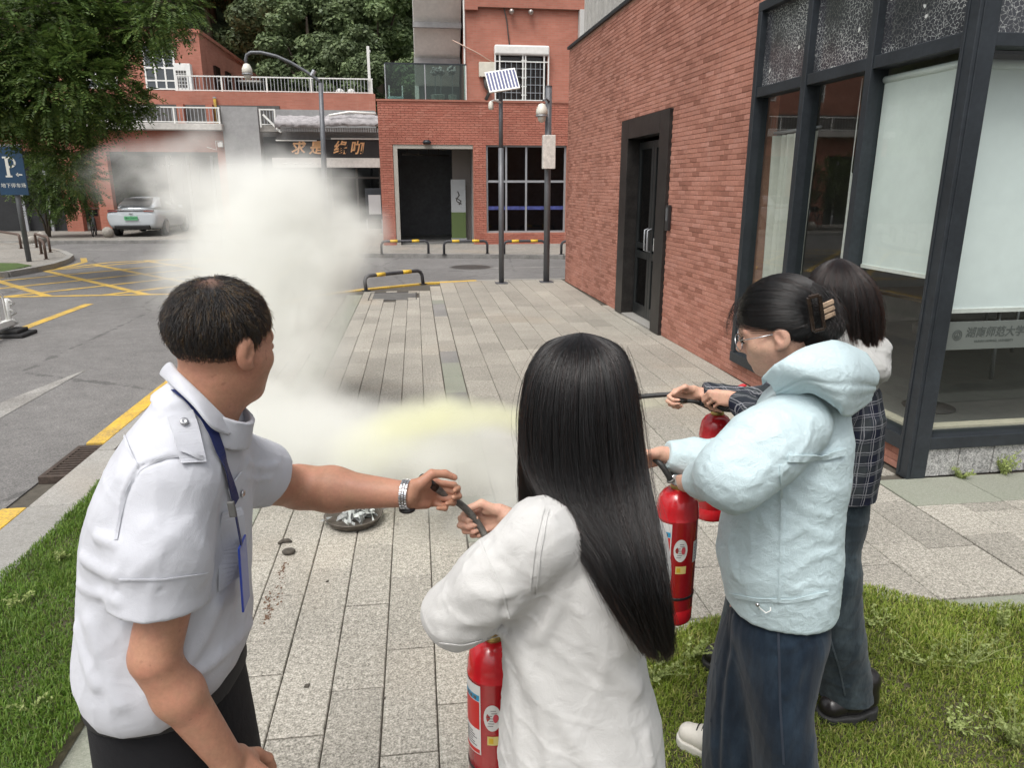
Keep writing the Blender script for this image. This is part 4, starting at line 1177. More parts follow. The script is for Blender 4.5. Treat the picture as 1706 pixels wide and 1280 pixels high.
T2 = thing('young_tree', 'small drooping tree with thin forked trunk against the left brick wall', 'tree', (-13.7, 29.6, .05))
lb2 = []
for px, py, r in ((70, 300, 34), (105, 295, 38), (135, 300, 30), (85, 325, 30), (45, 300, 30), (120, 325, 26)):
    c = onY(px, py, 29.3) - Vector((-13.7, 29.6, .05)); k = 29.5 / 1200 * r; lb2.append((tuple(c), (k, k, k * .85)))
V, F = frond_leaves(lb2, rng, 700, 8, .5, .05, .14)
link(bpy.data.objects.new('crown', np_mesh('crown', V, F, M_LEAF, False)), T2)
tb = MB()
for dx in (-.25, 0, .2): tb.tube([(dx * .15, 0, 0), (dx * .5, 0, .6), (dx * 2.2, .1, 1.5), (dx * 4, 0, 2.4)], [.045, .04, .03, .012], 6)
tb.build('trunk', M_BARK, T2, smooth=True)

# wood on the hill: every tree its own object, three crown shapes shared
crowns = []
for v in range(4):
    rg = np.random.default_rng(20 + v); lb = []
    for k in range(26):
        a = rg.uniform(0, 6.28); r = rg.uniform(.2, 2.5); z = rg.uniform(2.2, 8.2)
        rr = rg.uniform(.45, 1.15) * (1.15 - .07 * abs(z - 5))
        lb.append(((r * math.cos(a), r * math.sin(a), z), (rr, rr, rr * .75)))
    V, F = leaf_cloud(lb, rg, 21000, .115)
    me = np_mesh('crown', V, F, M_LEAF_FAR, False)
    tk = MB().tube([(0, 0, -1), (.05, 0, 2), (.1, .1, 4), (.1, .1, 6.5)], [.22, .18, .13, .05], 7)
    for l in lb[:7]: tk.tube([(.08, .05, 2.5), (l[0][0] * .5, l[0][1] * .5, 1.2 + l[0][2] * .5), l[0]], [.09, .06, .02], 5)
    crowns.append((me, tk.mesh('trunk', M_BARK, True)))
random.seed(5)
def hill_z(x, y):
    return -0.2 + max(0, (y - 42)) * .62 + 2.2 * math.sin(x * .13 + y * .07) * min(1, (y - 41) / 12) + 1.2 * math.sin(x * .31 - y * .2) * min(1, (y - 41) / 12)
nt_ = 0
for row, y in enumerate((47.5, 52, 57, 62, 68, 75, 83)):
    x = -36 - row * 2
    while x < 16 + row * 2:
        pq = 853 + FPX * (x * _cp - y * _sp) / ((x * _sp + y * _cp) * _ct)
        if not (y < 56 and x < -8.0) and 100 < pq < 740:
            xx = x + random.uniform(-.8, .8); yy = y + random.uniform(-1.5, 1.5)
            me, tk = crowns[random.randrange(4)]
            t = thing('hill_tree', 'leafy broadleaf tree of the wood on the hill behind the buildings', 'tree', (xx, yy, hill_z(xx, yy) - .3), random.uniform(0, 6.28), 'trees of the wood on the hill')
            s = random.uniform(.75, 1.15) * (1 + row * .05); t.scale = (s * 1.15, s * 1.15, s)
            for n_, m_ in (('crown', me), ('trunk', tk)): link(bpy.data.objects.new(n_, m_), t)
            nt_ += 1
        x += 3.7 + row * .35

# ================================================================== STREET FURNITURE
M_POLE = mat('grey_pole_paint', (.115, .12, .13), .5, .3, ns=3, na=.15, bs=40, bst=.08)
M_CAM = mat('camera_white', (.62, .60, .53), .4, 0, ns=10, na=.08)
M_BLACKP = mat('black_plastic_gloss', (.015, .015, .016), .25)
def dome_camera(name, label, loc, k=1.0):
    t = thing(name, label, 'security camera', loc)
    MB().lathe([(.03 * k, .22 * k), (.07 * k, .2 * k), (.115 * k, .1 * k), (.12 * k, .03 * k), (.1 * k, 0)][::-1], 18).build('housing', M_CAM, t, smooth=True)
    MB().lathe([(.02 * k, -.14 * k), (.07 * k, -.11 * k), (.085 * k, -.05 * k), (.09 * k, -.005 * k)], 18).build('dome', mat('dome_shell', (.55, .53, .47), .2), t, smooth=True)
    MB().lathe([(.1 * k, -.03 * k), (.123 * k, -.02 * k), (.123 * k, .0), (.1 * k, .005 * k)], 18).build('collar', M_GREYFRAME, t, smooth=True)
    return t
p1 = thing('solar_pole', 'slim grey pole topped by a small tilted solar panel, left of the camera pole', 'pole', (1.67, 14.47, 0))
MB().tube([(0, 0, 0), (0, 0, 2.6)], .052, 14).tube([(0, 0, 2.55), (0, 0, 3.62)], .04, 12).build('shaft', M_POLE, p1, smooth=True)
MB().box(-.12, -.12, 0, .12, .12, .015).build('base_plate', M_POLE, p1)
Ms = Matrix.Translation((.02, -.08, 3.80)) @ Matrix.Rotation(rad(-9), 4, 'Y') @ Matrix.Rotation(rad(-38), 4, 'X')
sp_ = MB().box(-.29, -.015, -.25, .29, .015, .25, 0, Ms).build('solar_panel', M_WHITEM, p1, bevel=.004)
me_cell = None
M_CELL = mat('solar_cell', (.075, .085, .17), .2, .2)
for k in range(9):
    x = -.25 + k * .0625
    MB().box(x - .02, -.0185, -.215, x + .02, -.0155, .215, 0, Ms).build('solar_cell', M_CELL, sp_)
MB().tube([(0, 0, 3.55), (.01, -.03, 3.72), (.02, -.06, 3.78)], .02, 8).build('panel_arm', M_POLE, p1)
MB().tube([(0, -.03, 3.42), (-.14, -.1, 3.45), (-.2, -.12, 3.42)], .016, 8).build('camera_arm', M_WHITEM, p1, smooth=True)
MB().lathe([(.035, 0), (.05, .03), (.045, .12), (.02, .15)], 14, (-.2, -.12, 3.28)).build('small_camera', M_CAM, p1, smooth=True)
p2 = thing('camera_pole', 'thicker grey pole carrying a white control box, beside the brick wall corner', 'pole', (2.6, 14.54, 0))
MB().tube([(0, 0, 0), (0, 0, 3.72)], .062, 14).build('shaft', M_POLE, p2, smooth=True)
MB().tube([(0, 0, 3.72), (0, 0, 3.74)], .066, 14).build('cap', M_POLE, p2)
MB().box(-.13, -.13, 0, .13, .13, .015).build('base_plate', M_POLE, p2)
MB().box(-.13, -.22, 2.22, .11, -.065, 2.84).build('control_box', mat('chipped_white_box', (.60, .575, .53), .6, ns=14, na=.25, bs=30, bst=.3), p2, bevel=.008)
MB().tube([(0, -.05, 3.45), (-.06, -.1, 3.5), (-.13, -.12, 3.46)], .02, 8).build('camera_arm', M_POLE, p2, smooth=True)
dome_camera('dome_camera', 'cream dome camera hanging from the pole with the white control box', (2.45, 14.41, 3.2), .95)
# street lamp pole with curved arm
bx = onY(545, 425, 21.7)
p3 = thing('curved_pole', 'tall grey pole with a long curved arm rising out of the smoke before the cafe', 'pole', (bx.x, 21.7, .06))
pt = lambda px, py: tuple(onY(px, py, 21.7) - Vector((bx.x, 21.7, .06)))
MB().tube([(0, 0, 0), pt(540, 280), pt(534, 138)], [.085, .075, .06], 12).build('shaft', M_POLE, p3, smooth=True)
cv = [pt(*q) for q in ((534, 138), (528, 132), (510, 119), (485, 104), (460, 93), (435, 87), (418, 87), (411, 91), (409, 100), (411, 108))]
MB().tube(cv, .042, 10).build('arm', M_POLE, p3, smooth=True)
MB().tube([(0, 0, 0), (0, 0, .02)], .16, 12).build('base_plate', M_POLE, p3)
MB().tube([pt(519, 126), pt(524, 117)], .06, 8).build('fitting', M_GREYFRAME, p3)
q = onY(412, 121, 21.7); dome_camera('dome_camera', 'white dome camera hanging from the end of the curved arm', (q.x, 21.7, q.z - .02), 1.15)

# hoop barriers
M_HOOP = mat('dark_hoop_paint', (.045, .045, .05), .5, .2, ns=8, na=.2)
M_HOOPY = mat('hoop_yellow', (.66, .42, .03), .5, 0, ns=12, na=.15)
M_HOOPR = mat('rust_hoop', (.10, .065, .05), .6, .2, ns=14, na=.3)
def hoop(a, b, h, label, bands=True, lean=0, M=M_HOOP, group='hoop barriers along the road'):
    a = Vector(a); b = Vector(b); d = b - a; L = d.length; rz = math.atan2(d.y, d.x)
    t = thing('hoop_barrier', label, 'barrier', a, rz, group)
    r = .035
    def P(x, z): return (x, lean * z, z)
    pts = [P(0, 0), P(0, h - .1), P(.03, h - .03), P(.1, h), P(L - .1, h), P(L - .03, h - .03), P(L, h - .1), P(L, 0)]
    MB().tube(pts, r, 10).build('frame', M, t, smooth=True)
    if bands:
        for u in (.27, .73): MB().tube([P(L * u - .1, h), P(L * u + .1, h)], r + .004, 10).build('yellow_band', M_HOOPY, t, smooth=True)
    for x in (0, L): MB().box(x - .06, -.06, 0, x + .06, .06, .012).build('foot', M, t)
    return t
for (xa, xb, lab) in ((636, 714, 'hoop barrier with two yellow bands in front of the dark entrance'), (740, 812, 'hoop barrier with two yellow bands between entrance and solar pole'), (840, 908, 'hoop barrier with two yellow bands seen between the two grey poles'), (935, 1010, 'hoop barrier partly hidden by the corner of the near brick wall')):
    a = gnd(xa, 424, .06); b = gnd(xb, 423, .06); hoop((a.x, a.y, .06), (b.x, b.y, .06), .36, lab)
hoop((-.97, 13.72, 0), (.1, 14.55, 0), .27, 'bent hoop barrier with yellow bands at the kerb corner behind the smoke', lean=.15)
hoop((-13.65, 26.0, .06), (-11.9, 23.9, .06), .42, 'leftmost plain brown hoop on the traffic island behind the parking sign', False, M=M_HOOPR, group='brown hoops on the traffic island')
hoop((-11.6, 24.2, .06), (-10.4, 22.4, .06), .42, 'middle plain brown hoop on the traffic island', False, M=M_HOOPR, group='brown hoops on the traffic island')
hoop((-10.4, 21.9, .06), (-9.55, 20.3, .06), .42, 'nearest plain brown hoop on the traffic island, at its kerb corner', False, M=M_HOOPR, group='brown hoops on the traffic island')
# parking sign
ps = thing('parking_sign', 'blue parking sign with a large white P on a dark post on the traffic island', 'sign', (-9.68, 19.7, .06))
MB().tube([(0, 0, 0), (0, 0, 2.6)], .06, 10).build('post', M_POLE, ps, smooth=True)
M_SIGNB = mat('sign_blue', (.013, .045, .095), .4, ns=2, na=.15); M_SIGNW = mat('sign_white', (.62, .62, .58), .5)
MB().box(-.33, -.1, 1.62, .31, -.062, 2.75).build('sign_panel', M_SIGNB, ps, bevel=.004)
MB().box(-.35, -.09, 2.755, .33, -.07, 2.80).build('sign_cap', M_GREYFRAME, ps)
F_ = lambda x, z: frame_M((x, -.1015, z), (1, 0, 0), (0, 0, 1))
pp = MB()
pp.box(-.10, -.104, 2.04, -.03, -.101, 2.52).box(-.14, -.1042, 2.04, .01, -.1012, 2.08).box(-.15, -.1042, 2.48, -.03, -.1012, 2.52)
arc = [(.0 + .115 * math.sin(a), 2.385 + .105 * math.cos(a)) for a in np.linspace(0, math.pi, 12)]
pp.box(-.03, -.1038, 2.47, .003, -.1008, 2.515).box(-.03, -.1038, 2.255, .003, -.1008, 2.30)
for (x0, z0), (x1, z1) in zip(arc[:-1], arc[1:]): pp.bar((x0, -.1025, z0), (x1, -.1025, z1), .003, .045, 0, (0, -1, 0)) if 0 else pp.bar((x0, -.1025, z0), (x1, -.1025, z1), .045, .003, 0, (0, -1, 0))
pp.build('letter_p', M_SIGNW, ps)
ar = MB().bar((.12, -.1025, 2.1), (.24, -.1025, 2.1), .03, .003, 0, (0, -1, 0)).add([(.09, -.104, 2.1), (.15, -.104, 2.05), (.15, -.104, 2.15)], [(0, 1, 2)])
ar.build('arrow', M_SIGNW, ps)
lettering('sign_text', '地下停车场', .115, F_(0, 1.84), M_SIGNW, ps, extrude=.001)
# stone balls
M_BALL = mat('stone_ball', (.27, .25, .22), .8, ns=12, na=.3, bs=50, bst=.3)
for i, (px, py, r, lab) in enumerate(((43, 401, .13, 'leftmost of three stone balls on the pavement behind the traffic island'), (55, 401, .14, 'middle of three stone balls on the pavement behind the traffic island'), (71, 399, .19, 'largest of three stone balls on the pavement behind the traffic island'), (181, 390, .2, 'stone ball beside the white car by the brick pier'))):
    g_ = gnd(px, py + 6, .05)
    t = thing('stone_ball', lab, 'bollard', (g_.x, g_.y, .05), 0, 'stone balls on the far pavement')
    MB().ball((0, 0, r * .97), r, 20).build('ball', M_BALL, t, smooth=True)
    MB().lathe([(r * .6, 0), (r * .5, .05), (r * .3, .09)], 16).build('base', M_BALL, t, smooth=True)
# white road divider on rubber foot
M_RUB = mat('black_rubber', (.02, .02, .021), .75, ns=10, na=.3, bs=40, bst=.3)
gd = thing('road_divider', 'white tubular road divider ending on a black rubber foot at the left edge', 'barrier', (-5.42, 10.25, -.04))
MB().box(-.2, -.2, 0, .24, .2, .05).box(-.14, -.14, .05, .16, .14, .1).build('rubber_foot', M_RUB, gd, bevel=.015)
MB().box(-.04, -3.2, .14, .04, .08, .22).build('bottom_rail', M_WHITEM, gd, bevel=.006)
for k in range(9):
    y = -.12 - k * .3
    loop = [(0, y - .085, .2), (0, y - .085, .5)] + [(0, y - .085 * math.cos(a), .5 + .085 * math.sin(a)) for a in np.linspace(.2, math.pi - .2, 8)] + [(0, y + .085, .5), (0, y + .085, .2)]
    MB().tube(loop, .014, 8).build('loop_bar', M_WHITEM, gd, smooth=True)
en = MB()
for k in range(3): en.tube([(-.03, .07, .12 + k * .13), (.05, .1, .16 + k * .13), (.03, .02, .22 + k * .13)], .018, 6)
en.build('end_bracket', M_WHITEM, gd, smooth=True)
MB().tube([(0, .03, .08), (0, .03, .5)], .03, 8).build('end_post', M_WHITEM, gd, smooth=True)
# manhole on the road
mh = thing('manhole_cover', 'round iron manhole cover in the far road before the brick entrance', 'manhole cover', (1.31, 17.9, -.039))
MB().lathe([(.48, 0), (.48, .004), (.02, .005)], 28).build('lid', M_IRON, mh)
MB().lathe([(.54, 0), (.54, .003), (.49, .0035)], 28).build('ring', M_IRON2, mh)

# ================================================================== PARKED CAR (faces away from the viewer)
CAR = thing('parked_car', 'pale silver sedan with green plate parked half inside the left garage opening', 'car', (-10.55, 31.4, .05), rad(2))
M_CARP = mat('pale_car_paint', (.52, .56, .59), .22, .15, Coat_Weight=.8, Coat_Roughness=.05)
M_CARG = mat('car_glass', (.018, .02, .022), .06, spec=.8)
M_TYRE = mat('tyre_rubber', (.018, .018, .018), .8)
M_RIM = mat('alloy_rim', (.38, .39, .4), .3, .8)
def loft(sections, close_ends=True):
    mb = MB(); n = len(sections[0]); vs = [p for s in sections for p in s]
    fs = [(i * n + j, i * n + (j + 1) % n, (i + 1) * n + (j + 1) % n, (i + 1) * n + j) for i in range(len(sections) - 1) for j in range(n)]
    if close_ends: fs += [tuple(range(n))[::-1], tuple((len(sections) - 1) * n + j for j in range(n))]
    return mb.add(vs, fs)
def ring(y, pts): return [(x, y, z) for x, z in pts] + [(-x, y, z) for x, z in pts[::-1]]
bodys = []
for (y, zb, zs, wb, ws, zt, wt) in ((-2.42, .42, .70, .72, .80, .95, .70), (-2.36, .30, .68, .80, .88, 1.02, .78), (-2.1, .24, .68, .86, .925, 1.06, .80), (-1.4, .2, .70, .9, .945, 1.04, .80), (-.3, .2, .70, .9, .945, .99, .82), (1.0, .2, .70, .9, .94, .97, .82), (1.9, .22, .66, .86, .92, .88, .74), (2.3, .28, .58, .74, .82, .74, .62), (2.42, .36, .52, .62, .68, .62, .5)):
    bodys.append(ring(y, [(wb * .9, zb), (wb, zb + .1), (ws, zs), (ws * .985, zs + .12), (wt, zt)]))
bd = loft(bodys).build('body', M_CARP, CAR, smooth=True)
m_ = bd.modifiers.new('s', 'SUBSURF'); m_.levels = m_.render_levels = 2
gs = []
for (y, zb, wb, zt, wt) in ((-2.0, 1.0, .72, 1.04, .66), (-1.25, 1.0, .76, 1.36, .60), (-.6, .98, .78, 1.455, .585), (.1, .96, .79, 1.45, .59), (.7, .95, .79, 1.30, .62), (1.35, .93, .76, .97, .68)):
    gs.append(ring(y, [(wb, zb), (wb * .97, zb + (zt - zb) * .4), (wt + .03, zt - .05), (wt - .08, zt)]))
gh = loft(gs).build('roof', M_CARP, CAR, smooth=True); m_ = gh.modifiers.new('s', 'SUBSURF'); m_.levels = m_.render_levels = 2
rw = MB(); rw.add([(-.56, -1.92, 1.075), (.56, -1.92, 1.075), (.5, -1.22, 1.365), (-.5, -1.22, 1.365)], [(0, 1, 2, 3)])
for k, v in enumerate(rw.v): rw.v[k] = (v[0], v[1] - .02, v[2] + .035)
rw.build('rear_window', M_CARG, CAR)
for s in (1, -1):
    sw = MB().add([(s * .80, -1.35, 1.06), (s * .80, .8, 1.0), (s * .685, .35, 1.32), (s * .645, -.3, 1.405), (s * .645, -.9, 1.385)], [(0, 1, 2, 3, 4)])
    sw.build('side_window', M_CARG, CAR)
    for y in (-1.42, 1.42):
        wh = MB().lathe([(.2, -.11), (.32, -.1), (.335, -.05), (.335, .05), (.32, .1), (.2, .11)], 24, M=Matrix.Translation((s * .84, y, .33)) @ Matrix.Rotation(rad(90), 4, 'Y')).build('tyre', M_TYRE, CAR, smooth=True)
        MB().lathe([(.215, -.112), (.2, -.115), (.05, -.1), (.02, -.1)], 20, M=Matrix.Translation((s * .84, y, .33)) @ Matrix.Rotation(rad(90), 4, 'Y')).build('rim', M_RIM, wh)
        MB().lathe([(.02, .1), (.05, .1), (.2, .115), (.215, .112)], 20, M=Matrix.Translation((s * .84, y, .33)) @ Matrix.Rotation(rad(90), 4, 'Y')).build('rim', M_RIM, wh)
    MB().box(s * .93 - .08, .75, .98, s * .93 + .08, .9, 1.1).build('side_mirror', M_CARP, CAR, bevel=.03)
lb_ = loft([[(-.80, -2.36, .93), (-.80, -2.3, .93), (-.80, -2.3, .99), (-.80, -2.36, .99)], [(-.35, -2.44, .95), (-.35, -2.36, .95), (-.35, -2.36, .985), (-.35, -2.44, .985)], [(.35, -2.44, .95), (.35, -2.36, .95), (.35, -2.36, .985), (.35, -2.44, .985)], [(.80, -2.36, .93), (.80, -2.3, .93), (.80, -2.3, .99), (.80, -2.36, .99)]])
lb_.build('tail_light_bar', mat('smoked_lamp', (.03, .012, .012), .1), CAR)
for s in (-1, 1): MB().box(s * .62 - .17, -2.435, .915, s * .62 + .17, -2.35, .965).build('tail_light', mat('red_lamp', (.16, .015, .012), .12), CAR, bevel=.02)
MB().box(-.62, -2.46, .3, .62, -2.2, .44).build('diffuser', M_BLACKP, CAR, bevel=.03)
plt = MB().box(-.23, -2.462, .62, .23, -2.44, .76).build('number_plate', mat('green_plate', (.10, .36, .17), .4), CAR)
lettering('plate_text', '湘A·D0639', .085, frame_M((0, -2.4635, .69), (1, 0, 0), (0, 0, 1)), M_BLACKP, plt, extrude=.0008)
MB().box(-.06, -2.44, .84, .06, -2.42, .87).build('badge', M_RIM, CAR)

# ================================================================== BICYCLE seen from behind
BK = thing('bicycle', 'upright bicycle with basket leaning by the brick pier left of the car', 'bicycle', (-12.2, 29.9, .05), rad(106))
M_BIKE = mat('bike_frame', (.30, .31, .32), .35, .5)
for x in (-.5, .5):
    w = MB(); pts = [(x + .32 * math.cos(a), 0, .33 + .32 * math.sin(a)) for a in np.linspace(0, 2 * math.pi, 25)]
    w.tube(pts, .018, 6, cap=False); wo_ = w.build('wheel', M_TYRE, BK, smooth=True)
    sp2 = MB()
    for k in range(10):
        a = k * math.pi / 5; sp2.tube([(x, 0, .33), (x + .3 * math.cos(a), 0, .33 + .3 * math.sin(a))], .004, 4)
    sp2.build('spokes', M_BIKE, wo_)
MB().tube([(-.5, 0, .33), (-.12, 0, .3), (-.2, 0, .82)], .02, 6).tube([(-.12, 0, .3), (.38, 0, .8)], .022, 6).tube([(-.5, 0, .33), (-.18, 0, .7)], .014, 6).tube([(.5, 0, .33), (.36, 0, .95)], .018, 6).build('frame', M_BIKE, BK, smooth=True)
MB().tube([(.3, -.28, 1.0), (.36, -.1, 1.03), (.36, .1, 1.03), (.3, .28, 1.0)], .014, 6).build('handlebar', M_BIKE, BK, smooth=True)
MB().ball((-.22, 0, .88), (.13, .08, .05), 10).build('saddle', M_BLACKP, BK, smooth=True)
MB().box(.42, -.16, .72, .7, .16, .74).box(.42, -.16, .74, .43, .16, .96).box(.69, -.16, .74, .7, .16, .96).box(.43, -.16, .74, .69, -.15, .96).box(.43, .15, .74, .69, .16, .96).build('basket', M_BLACKP, BK)

# ================================================================== BASIN OF BURNT PAPER, DEBRIS, WEEDS
BS = thing('ash_pan', 'shallow round metal pan with burnt paper on the paving, below the reaching arm', 'pan', (-.42, 3.94, .002))
MB().lathe([(.10, 0), (.145, .012), (.165, .045), (.17, .05), (.162, .052), (.14, .02), (.05, .014), (.01, .013)], 40).build('pan_body', mat('sooty_metal', (.11, .095, .08), .55, .5, ns=18, na=.4), BS, smooth=True)
ashm = MB(); rr = random.Random(4)
for k in range(46):
    c = Vector((rr.gauss(.02, .06), rr.gauss(.0, .05), .03 + abs(rr.gauss(0, .022))))
    u = Vector((rr.gauss(0, 1), rr.gauss(0, 1), rr.gauss(0, .7))).normalized() * rr.uniform(.015, .045)
    v = u.cross(Vector((rr.gauss(0, 1), rr.gauss(0, 1), rr.gauss(0, 1)))).normalized() * rr.uniform(.008, .022)
    n_ = u.cross(v).normalized() * rr.uniform(-.01, .01)
    ashm.add([c - u - v, c - v * .6 + n_, c + u - v, c + u + v, c + v * .7 - n_, c - u + v], [(0, 1, 4, 5), (1, 2, 3, 4)])
t_ = NT('burnt_paper'); c_ = t_.ramp(t_.math('ADD', t_.math('MULTIPLY', t_.n('NewGeometry').outputs['Random Per Island'], .6), t_.math('MULTIPLY', t_.noise(t_.pos(), 60, 4), .5)), [(.2, (.02, .02, .02)), (.45, (.30, .31, .30)), (.8, (.62, .66, .64))])
t_.bsdf(c_, .9)
ao_ = ashm.build('burnt_paper', t_.mat, BS); ao_['kind'] = 'stuff'
M_CLOD = mat('dark_clod', (.06, .052, .042), .95, ns=30, na=.4, bs=90, bst=.8)
db = thing('clod', 'larger round dark clod on the paving below the outstretched arm', 'clod', (-.735, 3.6, 0))
MB().ball((0, 0, .014), (.036, .030, .016), 14).build('lump', M_CLOD, db, smooth=True)
db2 = thing('clod', 'curved dark clod just behind the rounder one on the paving', 'clod', (-.775, 3.72, 0))
MB().tube([(-.035, -.01, .008), (-.012, .008, .012), (.015, .01, .012), (.036, .0, .008)], [.006, .013, .013, .006], 8).build('lump', M_CLOD, db2, smooth=True)
for px, py, r_, lab in ((511, 1144, .012, 'small dark scrap on the paving below the round pan'), (545, 970, .008, 'tiny dark speck on the paving just below the round pan'), (640, 1165, .006, 'thin dark twig on the paving near a cross joint')):
    p = gnd(px, py, .001); t = thing('litter_scrap', lab, 'litter', tuple(p)); MB().add([(-r_, -r_ * .7, 0), (r_ * .8, -r_, .001), (r_, r_ * .9, .003), (-r_ * .7, r_ * .8, .001), (-r_ * .6, -r_ * .6, .005), (r_ * .6, -r_ * .7, .006), (r_ * .7, r_ * .6, .007), (-r_ * .5, r_ * .6, .005)], [(0, 1, 5, 4), (1, 2, 6, 5), (2, 3, 7, 6), (3, 0, 4, 7), (4, 5, 6, 7)]).build('scrap', M_CLOD, t)
stn = MB(); rr = random.Random(8)
for k in range(90):
    y = rr.uniform(2.95, 3.5); x = -.735 + (3.55 - y) * -.0 + rr.gauss(0, .008 + .016 * math.exp(-((y - 3.2) / .12) ** 2)) - (3.6 - y) * .0
    r = rr.uniform(.002, .006)
    stn.add([(x + r * math.cos(a), y + 1.6 * r * math.sin(a), .0022 + k * 4e-6) for a in np.linspace(0, 5.2, 6)], [(0, 1, 2, 3, 4, 5)])
o = stn.build('soil_crumbs', mat('rust_soil', (.11, .06, .035), .95), None); tag(o, kind='stuff')
def weed(loc, n, h, spread, seed, label, flat=False):
    rr = random.Random(seed)
    t = thing('weed', label, 'weed', loc)
    sm = MB(); lm = MB()
    for k in range(n):
        a = rr.uniform(0, 6.28); L = h * rr.uniform(.6, 1.1); r = spread * rr.uniform(.2, 1)
        p0 = Vector((rr.gauss(0, .01), rr.gauss(0, .01), 0)); tip = Vector((math.cos(a) * r, math.sin(a) * r, L))
        mid = (p0 + tip) / 2 + Vector((0, 0, L * .12))
        sm.tube([p0, mid, tip], [.0018, .0014, .0007], 4)
        for j in range(16):
            u = .15 + .85 * j / 15
            c = (p0 * (1 - u) ** 2 + mid * 2 * u * (1 - u) + tip * u * u) if 1 else tip
            d = Vector((rr.gauss(0, 1), rr.gauss(0, 1), rr.gauss(.3, .6))).normalized() * rr.uniform(.009, .022)
            s = d.cross(Vector((rr.gauss(0, 1), rr.gauss(0, 1), rr.gauss(0, 1)))).normalized() * rr.uniform(.003, .0065)
            lm.add([c, c + d * .5 + s, c + d, c + d * .5 - s], [(0, 1, 2, 3)])
    sm.build('stem', M_WEED, t); lm.build('leaves', M_WEED, t)
def lawn_z(x, y): return .03
g_ = [(1672, 790, 34, .15, .12, 'thick tuft of weeds at the foot of the granite plinth at the right edge'), (1600, 797, 14, .07, .1, 'sparse low weed at the foot of the granite plinth by the corner post'),
      (1668, 1048, 7, .14, .05, 'upright flowering weed at the far edge of the right lawn'), (1610, 1110, 14, .12, .22, 'sprawling feathery weed in the right lawn beyond the black shoe'), (1690, 1240, 16, .14, .14, 'leafy weed in the lower right corner of the lawn'),
      (1460, 1050, 9, .10, .12, 'pale trailing weed beside the jeans of the plaid shirted person'), (1540, 1110, 9, .09, .16, 'thin trailing weed left of the sprawling one in the right lawn'), (1090, 1130, 18, .11, .16, 'dense light green weeds behind the long black hair in the lawn'), (1150, 1100, 14, .12, .13, 'light green weeds below the middle red extinguisher'), (1590, 1215, 8, .06, .14, 'low pale weed in the lawn near the lower right')]
for i, (px, py, n, h, s, lab) in enumerate(g_):
    p = gnd(px, py, .0 if i < 2 else .04); weed((p.x, p.y, p.z - .005), n, h, s, 30 + i, lab)
for i, (px, py) in enumerate(((30, 1010), (55, 1190), (100, 930))):
    p = gnd(px, py, .04); weed((p.x, p.y, .03), 7, .06, .08, 60 + i, ('pale weed in the left lawn halfway up', 'larger pale weed in the left lawn near the bottom', 'small pale weed in the left lawn near the drain')[i])
# ================================================================== PEOPLE: distance-field modelling (one continuous surface per body / garment)
f32 = np.float32
def smin(a, b, k):
    h = np.clip(.5 + .5 * (b - a) / k, 0, 1)
    return b + (a - b) * h - k * h * (1 - h)
def smax(a, b, k): return -smin(-a, -b, k)
def cap_(P, a, b, ra, rb):
    a = np.asarray(a, f32); b = np.asarray(b, f32); ba = b - a; pa = P - a
    t = np.clip(pa @ ba / max(float(ba @ ba), 1e-9), 0, 1).astype(f32)
    return np.sqrt(((pa - t[:, None] * ba) ** 2).sum(1)) - (ra + (rb - ra) * t)
def ell_(P, c, r, R=None):
    p = P - np.asarray(c, f32)
    if R is not None: p = p @ np.asarray(R, f32).T          # rows of R are the local axes
    r = np.asarray(r, f32)
    k0 = np.sqrt(((p / r) ** 2).sum(1)); k1 = np.sqrt(((p / (r * r)) ** 2).sum(1)) + 1e-9
    return k0 * (k0 - 1) / k1
def loft_(P, rows, cap=.02, pw=2.3, ang=0.0):
    """rows: (z, cx, cy, a, b) sorted by z; superelliptic sections"""
    R = np.array(sorted(rows), f32); z = P[:, 2]
    def it(k): return np.interp(z, R[:, 0], R[:, k]).astype(f32)
    x = P[:, 0] - it(1); y = P[:, 1] - it(2)
    if ang: c, s = math.cos(ang), math.sin(ang); x, y = x * c + y * s, -x * s + y * c
    a, b = it(3), it(4)
    q = (np.abs(x / a) ** pw + np.abs(y / b) ** pw) ** (1 / pw)
    d = (q - 1) * np.minimum(a, b) * .92
    return smax(smax(d, R[0, 0] - z, cap), z - R[-1, 0], cap)
def smooth_rows(rows, n=40):
    R = np.array(sorted(rows), float); z = np.linspace(R[0, 0], R[-1, 0], n)
    out = [z]
    for k in range(1, R.shape[1]):
        v = np.interp(z, R[:, 0], R[:, k])
        for _ in range(2): v = np.concatenate([[v[0]], (v[:-2] + 2 * v[1:-1] + v[2:]) / 4, [v[-1]]])
        out.append(v)
    return [tuple(r) for r in np.stack(out, 1)]
def waves(seed, n=7, lo=18, hi=55, st=(1, 1, 1)):
    r = np.random.default_rng(seed); K = r.normal(size=(n, 3)); K /= np.linalg.norm(K, axis=1)[:, None]
    K = K * r.uniform(lo, hi, n)[:, None] * np.array(st); ph = r.uniform(0, 6.28, n)
    W1 = r.normal(size=(n, 3)) * 6; p1 = r.uniform(0, 6.28, n)
    def f(P):
        s = 0
        for k in range(n): s = s + np.sin(P @ K[k].astype(f32) + ph[k] + 1.3 * np.sin(P @ W1[k].astype(f32) + p1[k]))
        return s / n
    return f
